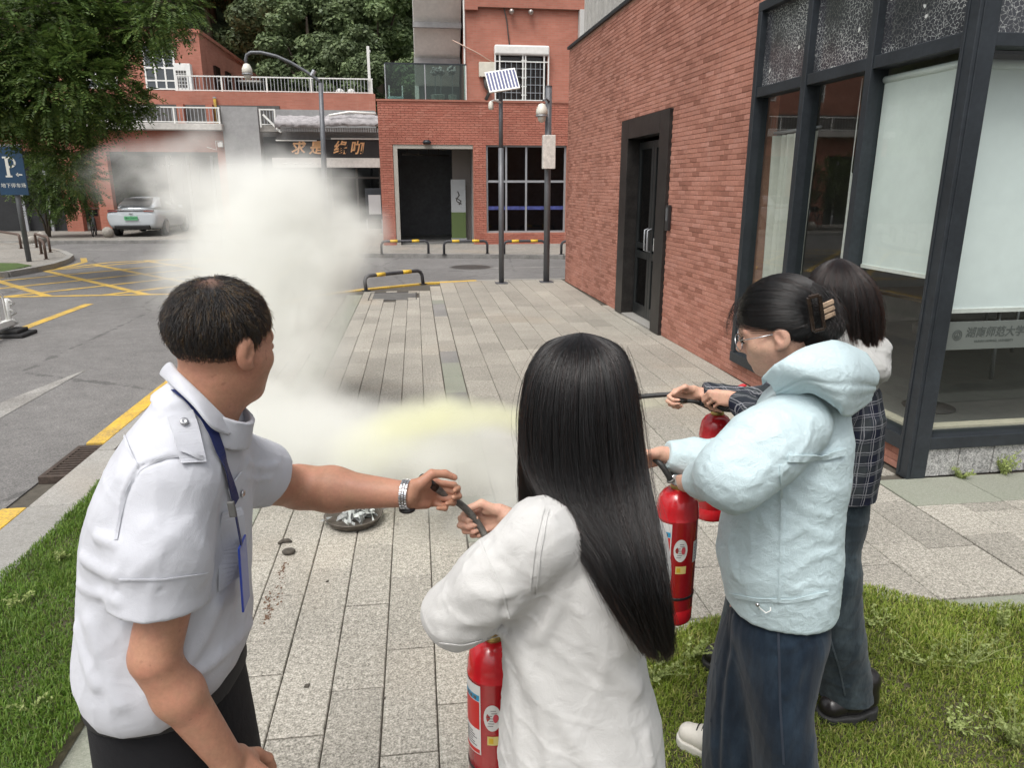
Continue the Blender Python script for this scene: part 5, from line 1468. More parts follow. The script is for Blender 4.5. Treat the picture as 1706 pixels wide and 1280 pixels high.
def creases(seed, n=6, lo=10, hi=26, st=(1, 1, 1), sharp=5):
    r = np.random.default_rng(seed); K = r.normal(size=(n, 3)); K /= np.linalg.norm(K, axis=1)[:, None]
    K = K * np.array(st); K *= (r.uniform(lo, hi, n) / (np.linalg.norm(K, axis=1) + 1e-6))[:, None]; ph = r.uniform(0, 6.28, n)
    W1 = r.normal(size=(n, 3)) * 7; p1 = r.uniform(0, 6.28, n); W2 = r.normal(size=(n, 3)) * 5; p2 = r.uniform(0, 6.28, n)
    def f(P):
        s = 0
        for k in range(n):
            m = .5 + .5 * np.sin(P @ W2[k].astype(f32) + p2[k])
            s = s + m * (1 - np.abs(np.sin(P @ K[k].astype(f32) + ph[k] + 1.1 * np.sin(P @ W1[k].astype(f32) + p1[k])))) ** sharp
        return s / n * 2.2
    return f
def segs_dist(P, pts):
    d = None
    for a, b in zip(pts[:-1], pts[1:]):
        q = cap_(P, a, b, 0, 0); d = q if d is None else np.minimum(d, q)
    return d
def surface(fn, lo, hi, h, chunk=300000):
    lo = np.asarray(lo, float); hi = np.asarray(hi, float); B = 4
    nb = np.maximum(1, np.ceil((hi - lo) / (h * B)).astype(int)); n = nb * B
    g = np.stack(np.meshgrid(*[np.arange(k) for k in nb], indexing='ij'), -1).reshape(-1, 3)
    bc = (lo + (g + .5) * B * h).astype(f32)
    d = np.concatenate([fn(bc[i:i + chunk]) for i in range(0, len(bc), chunk)])
    act = np.abs(d) < B * h * 1.35 + .012
    D = np.repeat(np.repeat(np.repeat(d.reshape(nb), B, 0), B, 1), B, 2).astype(f32)
    ga = g[act]; off = np.stack(np.meshgrid(*[np.arange(B)] * 3, indexing='ij'), -1).reshape(-1, 3)
    for i in range(0, len(ga), chunk // 64):
        ix = (ga[i:i + chunk // 64, None, :] * B + off[None]).reshape(-1, 3)
        D[ix[:, 0], ix[:, 1], ix[:, 2]] = fn((lo + (ix + .5) * h).astype(f32))
    s = D < 0
    c = s[:-1, :-1, :-1].astype(np.int8)
    for a, b, e in ((1, 0, 0), (0, 1, 0), (0, 0, 1), (1, 1, 0), (1, 0, 1), (0, 1, 1), (1, 1, 1)):
        c = c + s[a:n[0] - 1 + a, b:n[1] - 1 + b, e:n[2] - 1 + e]
    ci = np.argwhere((c > 0) & (c < 8))
    vid = np.full(c.shape, -1, np.int32); vid[ci[:, 0], ci[:, 1], ci[:, 2]] = np.arange(len(ci))
    co = np.array([(x, y, z) for x in (0, 1) for y in (0, 1) for z in (0, 1)])
    val = np.stack([D[ci[:, 0] + o[0], ci[:, 1] + o[1], ci[:, 2] + o[2]] for o in co], 1)
    acc = np.zeros((len(ci), 3)); cnt = np.zeros(len(ci))
    for i in range(8):
        for j in range(i + 1, 8):
            if np.abs(co[i] - co[j]).sum() != 1: continue
            m = (val[:, i] < 0) != (val[:, j] < 0)
            t = val[m, i] / (val[m, i] - val[m, j])
            acc[m] += co[i] + (co[j] - co[i]) * t[:, None]; cnt[m] += 1
    V = lo + (ci + .5 + acc / cnt[:, None]) * h
    F = []
    for ax in range(3):
        u, v = (ax + 1) % 3, (ax + 2) % 3
        sl0 = [slice(1, -1)] * 3; sl0[ax] = slice(0, n[ax] - 1); sl1 = [slice(1, -1)] * 3; sl1[ax] = slice(1, n[ax])
        a, b = s[tuple(sl0)], s[tuple(sl1)]
        e = np.argwhere(a != b)
        inside = a[e[:, 0], e[:, 1], e[:, 2]]
        base = e.copy(); base[:, u] += 1; base[:, v] += 1
        q = []
        for du, dv in ((-1, -1), (0, -1), (0, 0), (-1, 0)):
            w = base.copy(); w[:, u] += du; w[:, v] += dv; q.append(vid[w[:, 0], w[:, 1], w[:, 2]])
        q = np.stack(q, 1); q[~inside] = q[~inside][:, ::-1]
        F.append(q)
    F = np.concatenate(F); F = F[(F >= 0).all(1)]
    return V, F
def relax(V, F, it=1, lam=.5):
    E = np.concatenate([F[:, [0, 1]], F[:, [1, 2]], F[:, [2, 3]], F[:, [3, 0]]])
    for _ in range(it):
        A = np.zeros_like(V); c = np.zeros(len(V))
        for k in range(3):
            A[:, k] = np.bincount(E[:, 0], V[E[:, 1], k], len(V)) + np.bincount(E[:, 1], V[E[:, 0], k], len(V))
        c = np.bincount(E[:, 0], minlength=len(V)) + np.bincount(E[:, 1], minlength=len(V))
        V = V + lam * (A / np.maximum(c, 1)[:, None] - V)
    return V
CAMP = np.array([0, 0, EYE])
def hit(fn, px, py, off=0.0, d0=.6, d1=4.0):
    """where the sight line through a photo point meets a surface (heading frame)"""
    q = pv(px, py, 1.0) - CAMP; q = q / np.linalg.norm(q)
    t = d0
    for _ in range(90):
        d = float(fn((CAMP + q * t)[None].astype(f32))[0])
        if d < .0008: break
        t += max(d * .7, .0006)
        if t > d1: return None
    p = CAMP + q * t
    e = .004; nrm = np.array([float(fn((p + np.eye(3)[k] * e)[None].astype(f32))[0]) - float(fn((p - np.eye(3)[k] * e)[None].astype(f32))[0]) for k in range(3)])
    nrm = nrm / (np.linalg.norm(nrm) + 1e-9)
    return p + nrm * off, nrm
def patch_grid(K, nu, nv):
    def up(K, ax, n):
        m = K.shape[ax]; t_ = np.linspace(0, m - 1, n); i = np.clip(t_.astype(int), 0, m - 2); f = t_ - i
        g = lambda j: np.take(K, np.clip(i + j, 0, m - 1), ax); sh = [1, 1, 1]; sh[ax] = n; f = f.reshape(sh)
        p0, p1, p2, p3 = g(-1), g(0), g(1), g(2)
        return .5 * (2 * p1 + (p2 - p0) * f + (2 * p0 - 5 * p1 + 4 * p2 - p3) * f ** 2 + (3 * p1 - p0 - 3 * p2 + p3) * f ** 3)
    U = up(up(K, 0, nu), 1, nv)
    return U.reshape(-1, 3), np.array([(i * nv + j, i * nv + j + 1, (i + 1) * nv + j + 1, (i + 1) * nv + j) for i in range(nu - 1) for j in range(nv - 1)])
class Person:
    def __init__(s, label, base, group=None):
        s.base = np.array(base, float)
        w = (base[0] * _cp + base[1] * _sp, -base[0] * _sp + base[1] * _cp, base[2])
        s.o = thing('person', label, 'person', w, -YAW, group)
    def mesh(s, name, VF, mats, parent=None, rl=1):
        V, F = VF
        if rl: V = relax(V, F, rl)
        o = bpy.data.objects.new(name, np_mesh(name, V - s.base, F, mats)); return link(o, parent or s.o)
    def mb(s, mb, name, mats, parent=None, **kw):
        mb.v = [tuple(np.array(p) - s.base) for p in mb.v]
        return mb.build(name, mats, parent or s.o, **kw)
    def strands(s, name, P, radius, M, tip=.35, parent=None):
        """P (n strands, k points, 3)"""
        n, k = P.shape[:2]
        h = bpy.data.hair_curves.new(name); h.add_curves([k] * n)
        h.position_data.foreach_set('vector', (P - s.base).astype(np.float32).ravel())
        ra = h.attributes.new('radius', 'FLOAT', 'POINT')
        ra.data.foreach_set('value', (np.linspace(1, tip, k)[None] * radius * np.random.default_rng(1).uniform(.7, 1.2, (n, 1))).astype(np.float32).ravel())
        h.materials.append(M)
        o = bpy.data.objects.new(name, h); return link(o, parent or s.o)
def frame(yaw, pitch=0, roll=0):
    """rows: right, forward, up of something looking yaw (right of ahead), pitched down"""
    f = np.array([math.sin(yaw) * math.cos(pitch), math.cos(yaw) * math.cos(pitch), -math.sin(pitch)])
    r = np.array([math.cos(yaw), -math.sin(yaw), 0]); u = np.cross(r, f)
    if roll: r, u = r * math.cos(roll) + u * math.sin(roll), u * math.cos(roll) - r * math.sin(roll)
    return np.stack([r, f, u])
def head_sdf(P, c, R, s=1.0):
    p = ((P - np.asarray(c, f32)) @ np.asarray(R, f32).T) / s
    q = p.copy(); q[:, 0] = np.abs(q[:, 0])
    d = ell_(p, (0, -.012, .03), (.077, .097, .09))
    d = smin(d, ell_(p, (0, .028, -.045), (.060, .066, .075)), .03)
    d = smin(d, cap_(p, (0, .066, -.098), (0, .060, -.094), .02, .022), .03)
    d = smin(d, cap_(q, (.046, .052, -.026), (.05, .03, -.03), .02, .02), .03)
    d = smin(d, cap_(q, (.0, .083, .016), (.042, .068, .018), .011, .011), .02)
    d = smax(d, -cap_(q, (.031, .098, -.003), (.036, .092, -.003), .013, .012), .014)
    d = smin(d, ell_(q, (.032, .079, -.004), (.0125, .012, .010)), .004)
    d = smin(d, cap_(p, (0, .086, .006), (0, .106, -.030), .008, .0115), .012)
    d = smin(d, cap_(q, (.010, .095, -.036), (.012, .09, -.036), .008, .007), .008)
    d = smin(d, cap_(q, (0, .091, -.062), (.018, .082, -.063), .0065, .004), .008)
    d = smin(d, cap_(q, (0, .089, -.073), (.016, .08, -.072), .007, .004), .008)
    ear = ell_(q, (.080, -.012, -.008), (.011, .020, .034))
    ear = smax(ear, -cap_(q, (.092, -.004, -.002), (.091, -.008, -.014), .009, .007), .006)
    ear = smin(ear, cap_(q, (.078, .004, -.036), (.078, -.004, -.034), .006, .008), .006)
    d = smin(d, ear, .006)
    return d * s
FING = ((.026, .088, (.046, .027, .023), .0088), (.009, .093, (.050, .030, .024), .0092), (-.009, .089, (.046, .028, .023), .0087), (-.026, .080, (.037, .021, .020), .0078))
def hand_parts(w, X, Y, Z, curl=(50, 80, 50), thumb=(.3, .5), s=1.0, spread=0.06, dcurl=(0, 0, 0, 0)):
    """capsules of a hand: w wrist, X towards the thumb side, Y towards the fingers, Z out of the back"""
    X, Y, Z = (np.asarray(v, float) / np.linalg.norm(v) for v in (X, Y, Z)); w = np.asarray(w, float)
    T = lambda x, y, z=0: w + (X * x + Y * y + Z * z) * s
    pr = []
    for i, (fx, fy, seg, r) in enumerate(FING):
        pr.append((T(fx * .62, .006), T(fx, fy), .0155 * s, .0115 * s))
        a = 0; p = T(fx, fy); rr = r * s
        for k in range(3):
            a += rad(curl[k] + dcurl[i])
            d = Y * math.cos(a) - Z * math.sin(a) + X * (fx / .026) * spread * math.cos(a)
            e = p + d / np.linalg.norm(d) * seg[k] * s
            pr.append((p, e, rr, rr * .9)); p = e; rr *= .9
    pr.append((T(.024, .012, -.004), T(.030, .045, -.012), .016 * s, .015 * s))
    pr.append((T(-.022, .012, -.004), T(-.026, .06, -.006), .014 * s, .012 * s))
    a0 = T(.026, .022, -.010); d1 = X * .75 + Y * .7 - Z * .35; a1 = a0 + d1 / np.linalg.norm(d1) * .042 * s
    d2 = X * thumb[0] + Y * .8 - Z * thumb[1]; a2 = a1 + d2 / np.linalg.norm(d2) * .032 * s
    d3 = X * (thumb[0] - .35) + Y * .8 - Z * (thumb[1] + .1); a3 = a2 + d3 / np.linalg.norm(d3) * .026 * s
    pr += [(a0, a1, .0145 * s, .0115 * s), (a1, a2, .0108 * s, .0098 * s), (a2, a3, .0098 * s, .008 * s)]
    return pr
def hand_sdf(P, parts, k=.0045):
    C = np.mean([p[0] for p in parts], 0).astype(f32)
    out = np.full(len(P), 9, f32)
    far = ((P - C) ** 2).sum(1) > .16 ** 2
    out[far] = np.sqrt(((P[far] - C) ** 2).sum(1)) - .13
    Q = P[~far]
    if len(Q):
        d = None
        for a, b, ra, rb in parts:
            c = cap_(Q, a, b, ra, rb); d = c if d is None else smin(d, c, k)
        out[~far] = d
    return out
def limb(P, pts, rs, k=.02):
    d = None
    for i in range(len(pts) - 1):
        c = cap_(P, pts[i], pts[i + 1], rs[i], rs[i + 1]); d = c if d is None else smin(d, c, k)
    return d
def ridges(P, d, folds):
    for pts, w, amp in folds:
        q = segs_dist(P, pts); d = d - amp * np.exp(-(q / w) ** 2).astype(f32)
    return d
def folds_px(fn, items):
    out = []
    for px, w, amp in items:
        pts = [hit(fn, *p) for p in px]
        pts = [p[0] for p in pts if p is not None]
        if len(pts) > 1: out.append((pts, w, amp))
    return out
def ribbon(fn, px, w, off=.003, th=.0015, n=40):
    """a band laid on a surface along a polyline of photo points"""
    px = np.array(px, float); t = np.linspace(0, len(px) - 1, n)
    q = np.stack([np.interp(t, np.arange(len(px)), px[:, k]) for k in (0, 1)], 1)
    H = [hit(fn, *p, off) for p in q]; H = [h for h in H if h is not None]
    P = np.array([h[0] for h in H]); N = np.array([h[1] for h in H])
    for _ in range(3): P[1:-1] = (P[:-2] + 2 * P[1:-1] + P[2:]) / 4; N[1:-1] = (N[:-2] + 2 * N[1:-1] + N[2:]) / 4
    T = np.gradient(P, axis=0); Bn = np.cross(T, N); Bn /= np.linalg.norm(Bn, axis=1)[:, None] + 1e-9; N /= np.linalg.norm(N, axis=1)[:, None]
    mb = MB(); V = []
    for i in range(len(P)):
        for a, b in ((-1, 0), (1, 0), (1, 1), (-1, 1)): V.append(P[i] + Bn[i] * a * w / 2 + N[i] * b * th)
    return mb.add(V, [(i * 4 + j, i * 4 + (j + 1) % 4, (i + 1) * 4 + (j + 1) % 4, (i + 1) * 4 + j) for i in range(len(P) - 1) for j in range(4)] + [(0, 1, 2, 3), tuple((len(P) - 1) * 4 + j for j in (3, 2, 1, 0))])
# ---- materials
def skin_mat(name, col, red):
    t = NT(name); p = t.obj()
    c = t.mix(t.rng(t.noise(p, 22, 4, .6), .35, .7, 0, .7), col, red); c = t.scalecol(c, t.rng(t.noise(p, 7, 5, .65), .3, .7, .80, 1.14))
    sp_n = t.noise(p, 75, 2, .5); c = t.mix(t.rng(sp_n, .68, .74, 0, .35), c, (.20, .09, .06))
    c = t.scalecol(c, t.rng(t.noise(p, 130, 4, .7), .3, .7, .9, 1.08))
    b = t.bump(t.math('ADD', t.noise(p, 420, 3, .6), t.math('MULTIPLY', t.noise(p, 45, 4, .6), .8)), .3, .0012)
    t.bsdf(c, t.rng(t.noise(p, 60, 3), .3, .7, .42, .62), 0, b, Subsurface_Weight=.10, Subsurface_Scale=.02, Specular_IOR_Level=.4); t.p.inputs['Subsurface Radius'].default_value = (1, .35, .2)
    return t.mat
M_SKIN_M = skin_mat('skin_tan', (.42, .225, .142), (.47, .21, .145))
M_SKIN_F = skin_mat('skin_light', (.56, .345, .245), (.60, .31, .235))
def cloth_mat(name, col, rough=.85, weave=900, wr=.25, crinkle=0, sheen=.15, na=.06, spec=.2, fine=1.0, drape=0):
    t = NT(name); p = t.obj()
    c = t.scalecol(col, t.rng(t.noise(p, 9, 5, .6), .3, .7, 1 - na, 1 + na))
    h = t.math('MULTIPLY', t.noise(p, weave, 2, .5), .25 * fine)
    h = t.math('ADD', h, t.noise(p, 26, 5, .62, dist=.6))
    if crinkle:
        r = t.n('TexNoise'); t.put(r, 'Vector', t.map(p, scale=(1.0, 1.0, .6))); r.noise_type = 'RIDGED_MULTIFRACTAL'
        r.inputs['Scale'].default_value = 9; r.inputs['Detail'].default_value = 7
        h = t.math('ADD', h, t.math('MULTIPLY', r.outputs[0], crinkle))
        r2 = t.n('TexNoise'); t.put(r2, 'Vector', t.map(p, scale=(1.0, 1.0, .35), rot=(.3, .5, .2))); r2.noise_type = 'RIDGED_MULTIFRACTAL'
        r2.inputs['Scale'].default_value = 30; r2.inputs['Detail'].default_value = 4
        h = t.math('ADD', h, t.math('MULTIPLY', r2.outputs[0], crinkle * .45))
    if drape:
        r3 = t.n('TexNoise'); t.put(r3, 'Vector', t.map(p, scale=(1.0, 1.0, .3), rot=(.15, .35, 0))); r3.noise_type = 'RIDGED_MULTIFRACTAL'
        r3.inputs['Scale'].default_value = 13; r3.inputs['Detail'].default_value = 5
        h = t.math('ADD', h, t.math('MULTIPLY', r3.outputs[0], drape))
    t.bsdf(c, rough, 0, t.bump(h, wr, .009), Specular_IOR_Level=spec, Sheen_Weight=sheen); return t.mat
M_SHIRT = cloth_mat('white_shirt_cotton', (.51, .52, .56), .8, wr=.3, drape=.5)
M_TEE = cloth_mat('white_tee_jersey', (.52, .515, .50), .9, wr=.4, drape=.9)
M_JACKET = cloth_mat('pale_blue_nylon', (.54, .665, .695), .5, 700, .8, .8, .05, .04, .35)
M_BLACKT = cloth_mat('black_trouser_cloth', (.010, .010, .012), .85, wr=.4, sheen=.02)
M_GREYHOOD = cloth_mat('grey_hood_cotton', (.40, .40, .385), .95, wr=.5)
def denim_mat(name, base, light):
    t = NT(name); p = t.obj()
    w = t.n('TexWave'); t.put(w, 'Vector', t.map(p, scale=(1, 1, 1), rot=(0, .8, .3))); w.inputs['Scale'].default_value = 260; w.inputs['Distortion'].default_value = 1
    n1 = t.noise(t.map(p, scale=(1, 1, .35)), 18, 6, .7); n2 = t.noise(p, 3.5, 3)
    c = t.mix(t.rng(n1, .42, .72, 0, .75), base, light); c = t.scalecol(c, t.rng(n2, .3, .7, .75, 1.25))
    c = t.scalecol(c, t.rng(w.outputs[1], 0, 1, .8, 1.2))
    t.bsdf(c, .9, 0, t.bump(n1, .35, .006), Specular_IOR_Level=.15, Sheen_Weight=.1); return t.mat
M_DENIM = denim_mat('dark_indigo_denim', (.008, .015, .026), (.026, .044, .066))
M_DENIM2 = denim_mat('washed_grey_denim', (.020, .030, .038), (.075, .098, .108))
def hair_mat(name, mel, red=.2, rough=.32, tint=None):
    t = NT(name); h = t.n('BsdfHairPrincipled')
    h.parametrization = 'MELANIN'
    t.put(h, 'Melanin', mel); t.put(h, 'Melanin Redness', red); t.put(h, 'Roughness', rough); t.put(h, 'Radial Roughness', .4); t.put(h, 'Random Roughness', .2); t.put(h, 'Random Color', .15)
    t.t.links.new(h.outputs[0], t.out.inputs[0]); return t.mat
M_HAIR = hair_mat('black_hair', 1.0, .2, .26); M_HAIRB = hair_mat('dark_brown_hair', .93, .4); M_HAIRG = hair_mat('grey_hair', .40, .0, .35); M_HAIRM = hair_mat('short_black_hair', 1.0, .0, .36)
M_HAIRBASE = mat('hair_mass', (.008, .007, .0065), .6, ns=40, na=.4, bs=120, bst=.5, st=(1, 1, .15), space='obj', spec=.3)
M_HAIRBASE_B = mat('brown_hair_mass', (.016, .011, .010), .6, ns=40, na=.4, bs=120, bst=.5, st=(1, 1, .15), space='obj', spec=.3)
def plaid():
    t = NT('navy_plaid'); p = t.obj(); s = t.n('SeparateXYZ'); t.put(s, 0, t.n('VectorMath', operation='ADD').outputs[0])
    add = s.inputs[0].links[0].from_node; t.t.links.new(p, add.inputs[0])
    nz = t.noise(p, 6, 3, out=1); sc = t.n('VectorMath', operation='SCALE'); t.put(sc, 0, nz); sc.inputs['Scale'].default_value = .03; t.t.links.new(sc.outputs[0], add.inputs[1])
    u = t.math('ADD', t.math('MULTIPLY', s.outputs[0], .85), t.math('MULTIPLY', s.outputs[1], .55)); v = s.outputs[2]
    def lines(c, period, w, off=0):
        f = t.math('FRACT', t.math('MULTIPLY', t.math('ADD', c, off), 1 / period)); d = t.math('ABSOLUTE', t.math('SUBTRACT', f, .5))
        return t.rng(d, w / period, w / period * 1.6, 1, 0)
    thin = t.math('MAXIMUM', t.math('MAXIMUM', lines(u, .038, .0010), lines(v, .038, .0010)), t.math('MULTIPLY', t.math('MAXIMUM', lines(u, .038, .0007, .008), lines(v, .038, .0007, .008)), .8))
    wide = t.math('ADD', t.math('MULTIPLY', lines(u, .076, .014, .012), .5), t.math('MULTIPLY', lines(v, .076, .014, .012), .5))
    c = t.mix(wide, (.010, .012, .024), (.038, .044, .048)); c = t.mix(t.math('MULTIPLY', thin, t.rng(t.noise(p, 300, 2), .3, .7, .5, .95)), c, (.27, .27, .29))
    t.bsdf(c, .9, 0, t.bump(t.noise(p, 24, 5), .3, .006), Specular_IOR_Level=.15); return t.mat
M_PLAID = plaid()
M_NAVY = mat('navy_ribbon', (.008, .016, .09), .6, bs=600, bst=.2); M_CHROME = mat('polished_steel', (.55, .55, .56), .22, 1.0)
M_WHITESHOE = mat('white_shoe_leather', (.66, .63, .56), .5, ns=20, na=.08); M_BLACKSHOE = mat('black_shoe_leather', (.014, .012, .012), .28, ns=20, na=.3, bs=60, bst=.15)
M_SOLE = mat('rubber_sole', (.02, .02, .02), .7); M_SOLEW = mat('white_sole', (.6, .58, .52), .7)
V3 = lambda *a: np.array(a, float)
def zr(py, D, xl, xr, cy=None, b=.12):
    """section row from the left and right outline at one height of the photo"""
    a = pv(xl, py, D); c = pv(xr, py, D)
    return (a[2], (a[0] + c[0]) / 2, D if cy is None else cy, (c[0] - a[0]) / 2, b)

# ------------------------------------------------------------------ 1. man in the white uniform shirt
def build_man():
    pr = Person('person in white short sleeved uniform shirt and navy lanyard reaching out with a watch', (-.66, 1.22, 0))
    HC = pv(374, 573, 1.22); HR = frame(rad(33), rad(8)); HS = .88
    neck0 = HC + V3(-.010, -.01, -.06); neck1 = pv(345, 705, 1.2)
    shR, elR, wrR = pv(274, 815, 1.08), pv(259, 1104, 1.03), pv(378, 1266, 1.08)
    shL, elL, wrL = pv(398, 770, 1.36), pv(500, 812, 1.54), pv(676, 824, 1.5)
    hL = hand_parts(wrL + V3(.004, 0, -.002), (.10, .05, 1), (.62, .72, -.24), (-.70, .70, .02), (44, 66, 45), (.10, .45), .96, .04, (0, 5, 9, 13))
    hR = hand_parts(wrR, (.35, .9, .1), (.55, .1, -.83), (.75, -.4, .5), (22, 30, 20), (.3, .2), 1.03)
    def body(P):
        d = head_sdf(P, HC, HR, HS)
        d = smin(d, cap_(P, neck0 + V3(-.012, 0, 0), neck1 + V3(-.014, 0, 0), .058, .062), .03)
        t = loft_(P, [(1.0, -.66, 1.22, .08, .10), (1.2, -.66, 1.22, .10, .13), (1.40, -.60, 1.22, .07, .13)], .03, 2.1)
        d = smin(d, t, .03)
        ar = smin(limb(P, [shR + V3(.02, .03, -.03), elR + V3(.002, 0, .02)], [.047, .041]), limb(P, [elR + V3(.0, -.002, .006), elR + (wrR - elR) * .30, wrR], [.038, .040, .028], .02), .012)
        al = smin(limb(P, [shL - V3(.03, .03, .02), elL], [.05, .046]), limb(P, [elL, elL + (wrL - elL) * .3, wrL], [.045, .048, .029], .03), .03)
        d = smin(d, ar, .02); d = smin(d, al, .02)
        d = smin(d, hand_sdf(P, hL), .012); d = smin(d, hand_sdf(P, hR), .012)
        for s_, y in ((-1, 1.12), (1, 1.34)): d = smin(d, limb(P, [V3(-.66, 1.22 + (y - 1.23) * .6, .98), V3(-.64, y, .5), V3(-.65, y, .08)], [.055, .055, .04]), .02)
        return d
    pr.mesh('body', surface(body, (-1.0, .82, .0), (-.05, 1.75, 1.86), .0036), M_SKIN_M, rl=1)
    # shirt
    rows = smooth_rows([zr(640, 1.2, 280, 345, b=.075), zr(668, 1.2, 262, 372, b=.085), zr(700, 1.2, 235, 392, 1.2, .13), zr(740, 1.2, 214, 398, 1.2, .165), zr(790, 1.2, 192, 402, 1.2, .178), zr(850, 1.2, 172, 404, 1.2, .178),
            zr(930, 1.2, 163, 404, 1.2, .17), zr(1010, 1.2, 162, 405, 1.2, .172), zr(1070, 1.2, 158, 410, 1.2, .18), zr(1110, 1.2, 163, 408, 1.2, .185), zr(1145, 1.2, 180, 396, 1.2, .18), zr(1172, 1.2, 205, 372, 1.2, .165)], 60)
    rows = [((z if z > 1.25 else 1.25 - (1.25 - z) * .83), a, b, c, d) for z, a, b, c, d in rows]
    hemR = shR + (elR - shR) * .66; hemL = shL + (elL - shL) * .42
    uR = (elR - shR) / np.linalg.norm(elR - shR); uL = (elL - shL) / np.linalg.norm(elL - shL)
    w1 = waves(3, 6, 14, 34, (1, 1, 1)); w2 = waves(4, 7, 30, 70, (1, 1, .5)); c1 = creases(61, 7, 24, 60, (1, 1, .9))
    def shirt0(P):
        d = loft_(P, rows, .02, 2.25)
        sR = limb(P, [shR + V3(.012, .02, .0), shR + uR * .10, hemR + uR * .05], [.066, .072, .075], .03)
        sR = smax(sR, ((P - hemR.astype(f32)) @ uR.astype(f32)), .006)
        sR = smax(sR, -limb(P, [hemR - uR * .02, hemR + uR * .12], [.063, .069]), .004)
        sL = limb(P, [shL - V3(.02, .02, .0), hemL + uL * .05], [.076, .069], .03)
        sL = smax(sL, ((P - hemL.astype(f32)) @ uL.astype(f32)), .006)
        sL = smax(sL, -limb(P, [hemL - uL * .02, hemL + uL * .12], [.057, .063]), .004)
        d = smin(d, sL, .025)
        return smin(d, sR, .014)
    fl = folds_px(shirt0, [
        ([(135, 870), (165, 895), (190, 905)], .010, .008), ([(140, 930), (170, 950), (192, 958)], .011, .009), ([(132, 975), (165, 990), (195, 1002)], .010, .006),
        ([(250, 880), (300, 900), (340, 960)], .018, .005), ([(222, 960), (250, 930), (300, 880)], .014, .005), ([(320, 870), (345, 920), (348, 990)], .014, .005),
        ([(330, 1120), (370, 1090), (415, 1040)], .014, .009), ([(345, 1150), (385, 1120), (420, 1080)], .012, .007), ([(300, 1120), (340, 1060), (362, 1010)], .016, .008),
        ([(200, 1170), (180, 1110), (150, 1040)], .018, .007), ([(160, 1140), (140, 1090), (130, 1050)], .014, .006), ([(260, 1150), (255, 1100), (230, 1040)], .018, .006),
        ([(412, 770), (440, 780), (462, 775)], .008, .005), ([(408, 795), (430, 800), (450, 798)], .008, .004), ([(385, 860), (392, 900), (380, 960)], .012, .005),
        ([(235, 690), (210, 740), (200, 790)], .016, .003), ([(330, 762), (280, 758), (228, 775), (202, 830), (192, 900)], .005, .0028)])
    gro = folds_px(shirt0, [([(330, 766), (282, 763), (232, 780), (207, 832), (196, 900)], .004, -.0042), ([(196, 700), (215, 752), (228, 772)], .003, -.0022), ([(193, 985), (270, 984), (352, 974)], .003, -.0022)])
    def shirt(P):
        d = shirt0(P); d = ridges(P, d, fl + gro)
        return d - .003 * w1(P) - .0014 * w2(P) - .005 * c1(P)
    pr.mesh('shirt', surface(shirt, (-.98, .85, .84), (-.40, 1.56, 1.62), .0036), M_SHIRT, rl=1)
    # collar: standing band folded over
    def collar(P):
        q = P - np.asarray(pv(350, 680, 1.2), f32); R = frame(rad(74), rad(35)); q = q @ R.T.astype(f32)
        r = np.sqrt((q[:, 0] / 1.0) ** 2 + (q[:, 1] / 1.08) ** 2)
        d = np.maximum(np.abs(r - (.067 + np.clip(.012 - q[:, 2], 0, .06) * .36)) - .0042, np.abs(q[:, 2] + .006) - .023)
        return d
    pr.mesh('collar', surface(collar, (-.78, .98, 1.36), (-.42, 1.42, 1.70), .003), M_SHIRT, rl=2)
    top = [(283, 606, 1.25), (298, 624, 1.165), (330, 655, 1.135), (360, 685, 1.14), (389, 714, 1.17)]
    bot = [(270, 624, 1.25), (290, 642, 1.150), (326, 676, 1.112), (356, 712, 1.112), (386, 724, 1.155)]
    T_ = np.array([pv(*q) for q in top]); B_ = np.array([pv(*q) for q in bot]); outw = V3(-.1, -1, .35) * .006
    G_ = np.stack([T_ + V3(0, .012, -.012), T_, T_ * .6 + B_ * .4 + outw, B_ * .9 + T_ * .1 + outw * .7, B_])
    pr.mesh('collar_leaf', patch_grid(G_, 20, 44), M_SHIRT, rl=0).modifiers.new('cloth', 'SOLIDIFY').thickness = .003
    for i_, (ln_, w_) in enumerate((([(333, 764), (300, 758), (262, 766), (232, 784), (212, 815), (200, 858), (193, 900)], .0045), ([(200, 704), (214, 744), (232, 782)], .0035), ([(198, 966), (270, 966), (345, 956)], .0025))):
        rb_ = ribbon(shirt, ln_, w_, .0006, .0012, 44)
        pr.mb(rb_, 'seam', M_SHIRT)
    # epaulette, pocket, buttons, lanyard
    ep = pr.mb(ribbon(shirt, [(300, 690), (308, 712), (322, 772)], .040, .002, .002, 24), 'epaulette', M_SHIRT)
    pr.mb(ribbon(shirt, [(300, 752), (316, 757), (334, 763)], .007, .0062, .0015, 14), 'epaulette_loop', M_SHIRT)
    def button(name, px, py, r=.0065):
        h = hit(shirt, px, py, .0075)
        if h is None: return
        M = Vector(h[1]).to_track_quat('Z', 'Y').to_matrix().to_4x4(); M.translation = h[0]
        pr.mb(MB().lathe([(r, 0), (r, .002), (r * .7, .0035), (r * .3, .002)], 16, M=M), name, M_CHROME, smooth=True)
    button('button', 306, 706); button('button', 397, 822)
    pr.mb(ribbon(shirt, [(388, 800), (396, 832), (404, 845)], .05, .0028, .0025, 14), 'pocket_flap', M_SHIRT)
    pr.mb(ribbon(shirt, [(384, 850), (388, 905), (380, 972)], .055, .0018, .0018, 20), 'pocket', M_SHIRT)
    ln = MB(); a_ = ribbon(shirt, [(259, 630), (290, 649), (316, 668), (338, 696), (353, 724), (366, 760), (378, 800), (389, 836)], .019, .005, .0014, 50); ln.add(a_.v, a_.f)
    q0 = pv(389, 842, 1.10)
    pr.mb(ln, 'lanyard', M_NAVY)
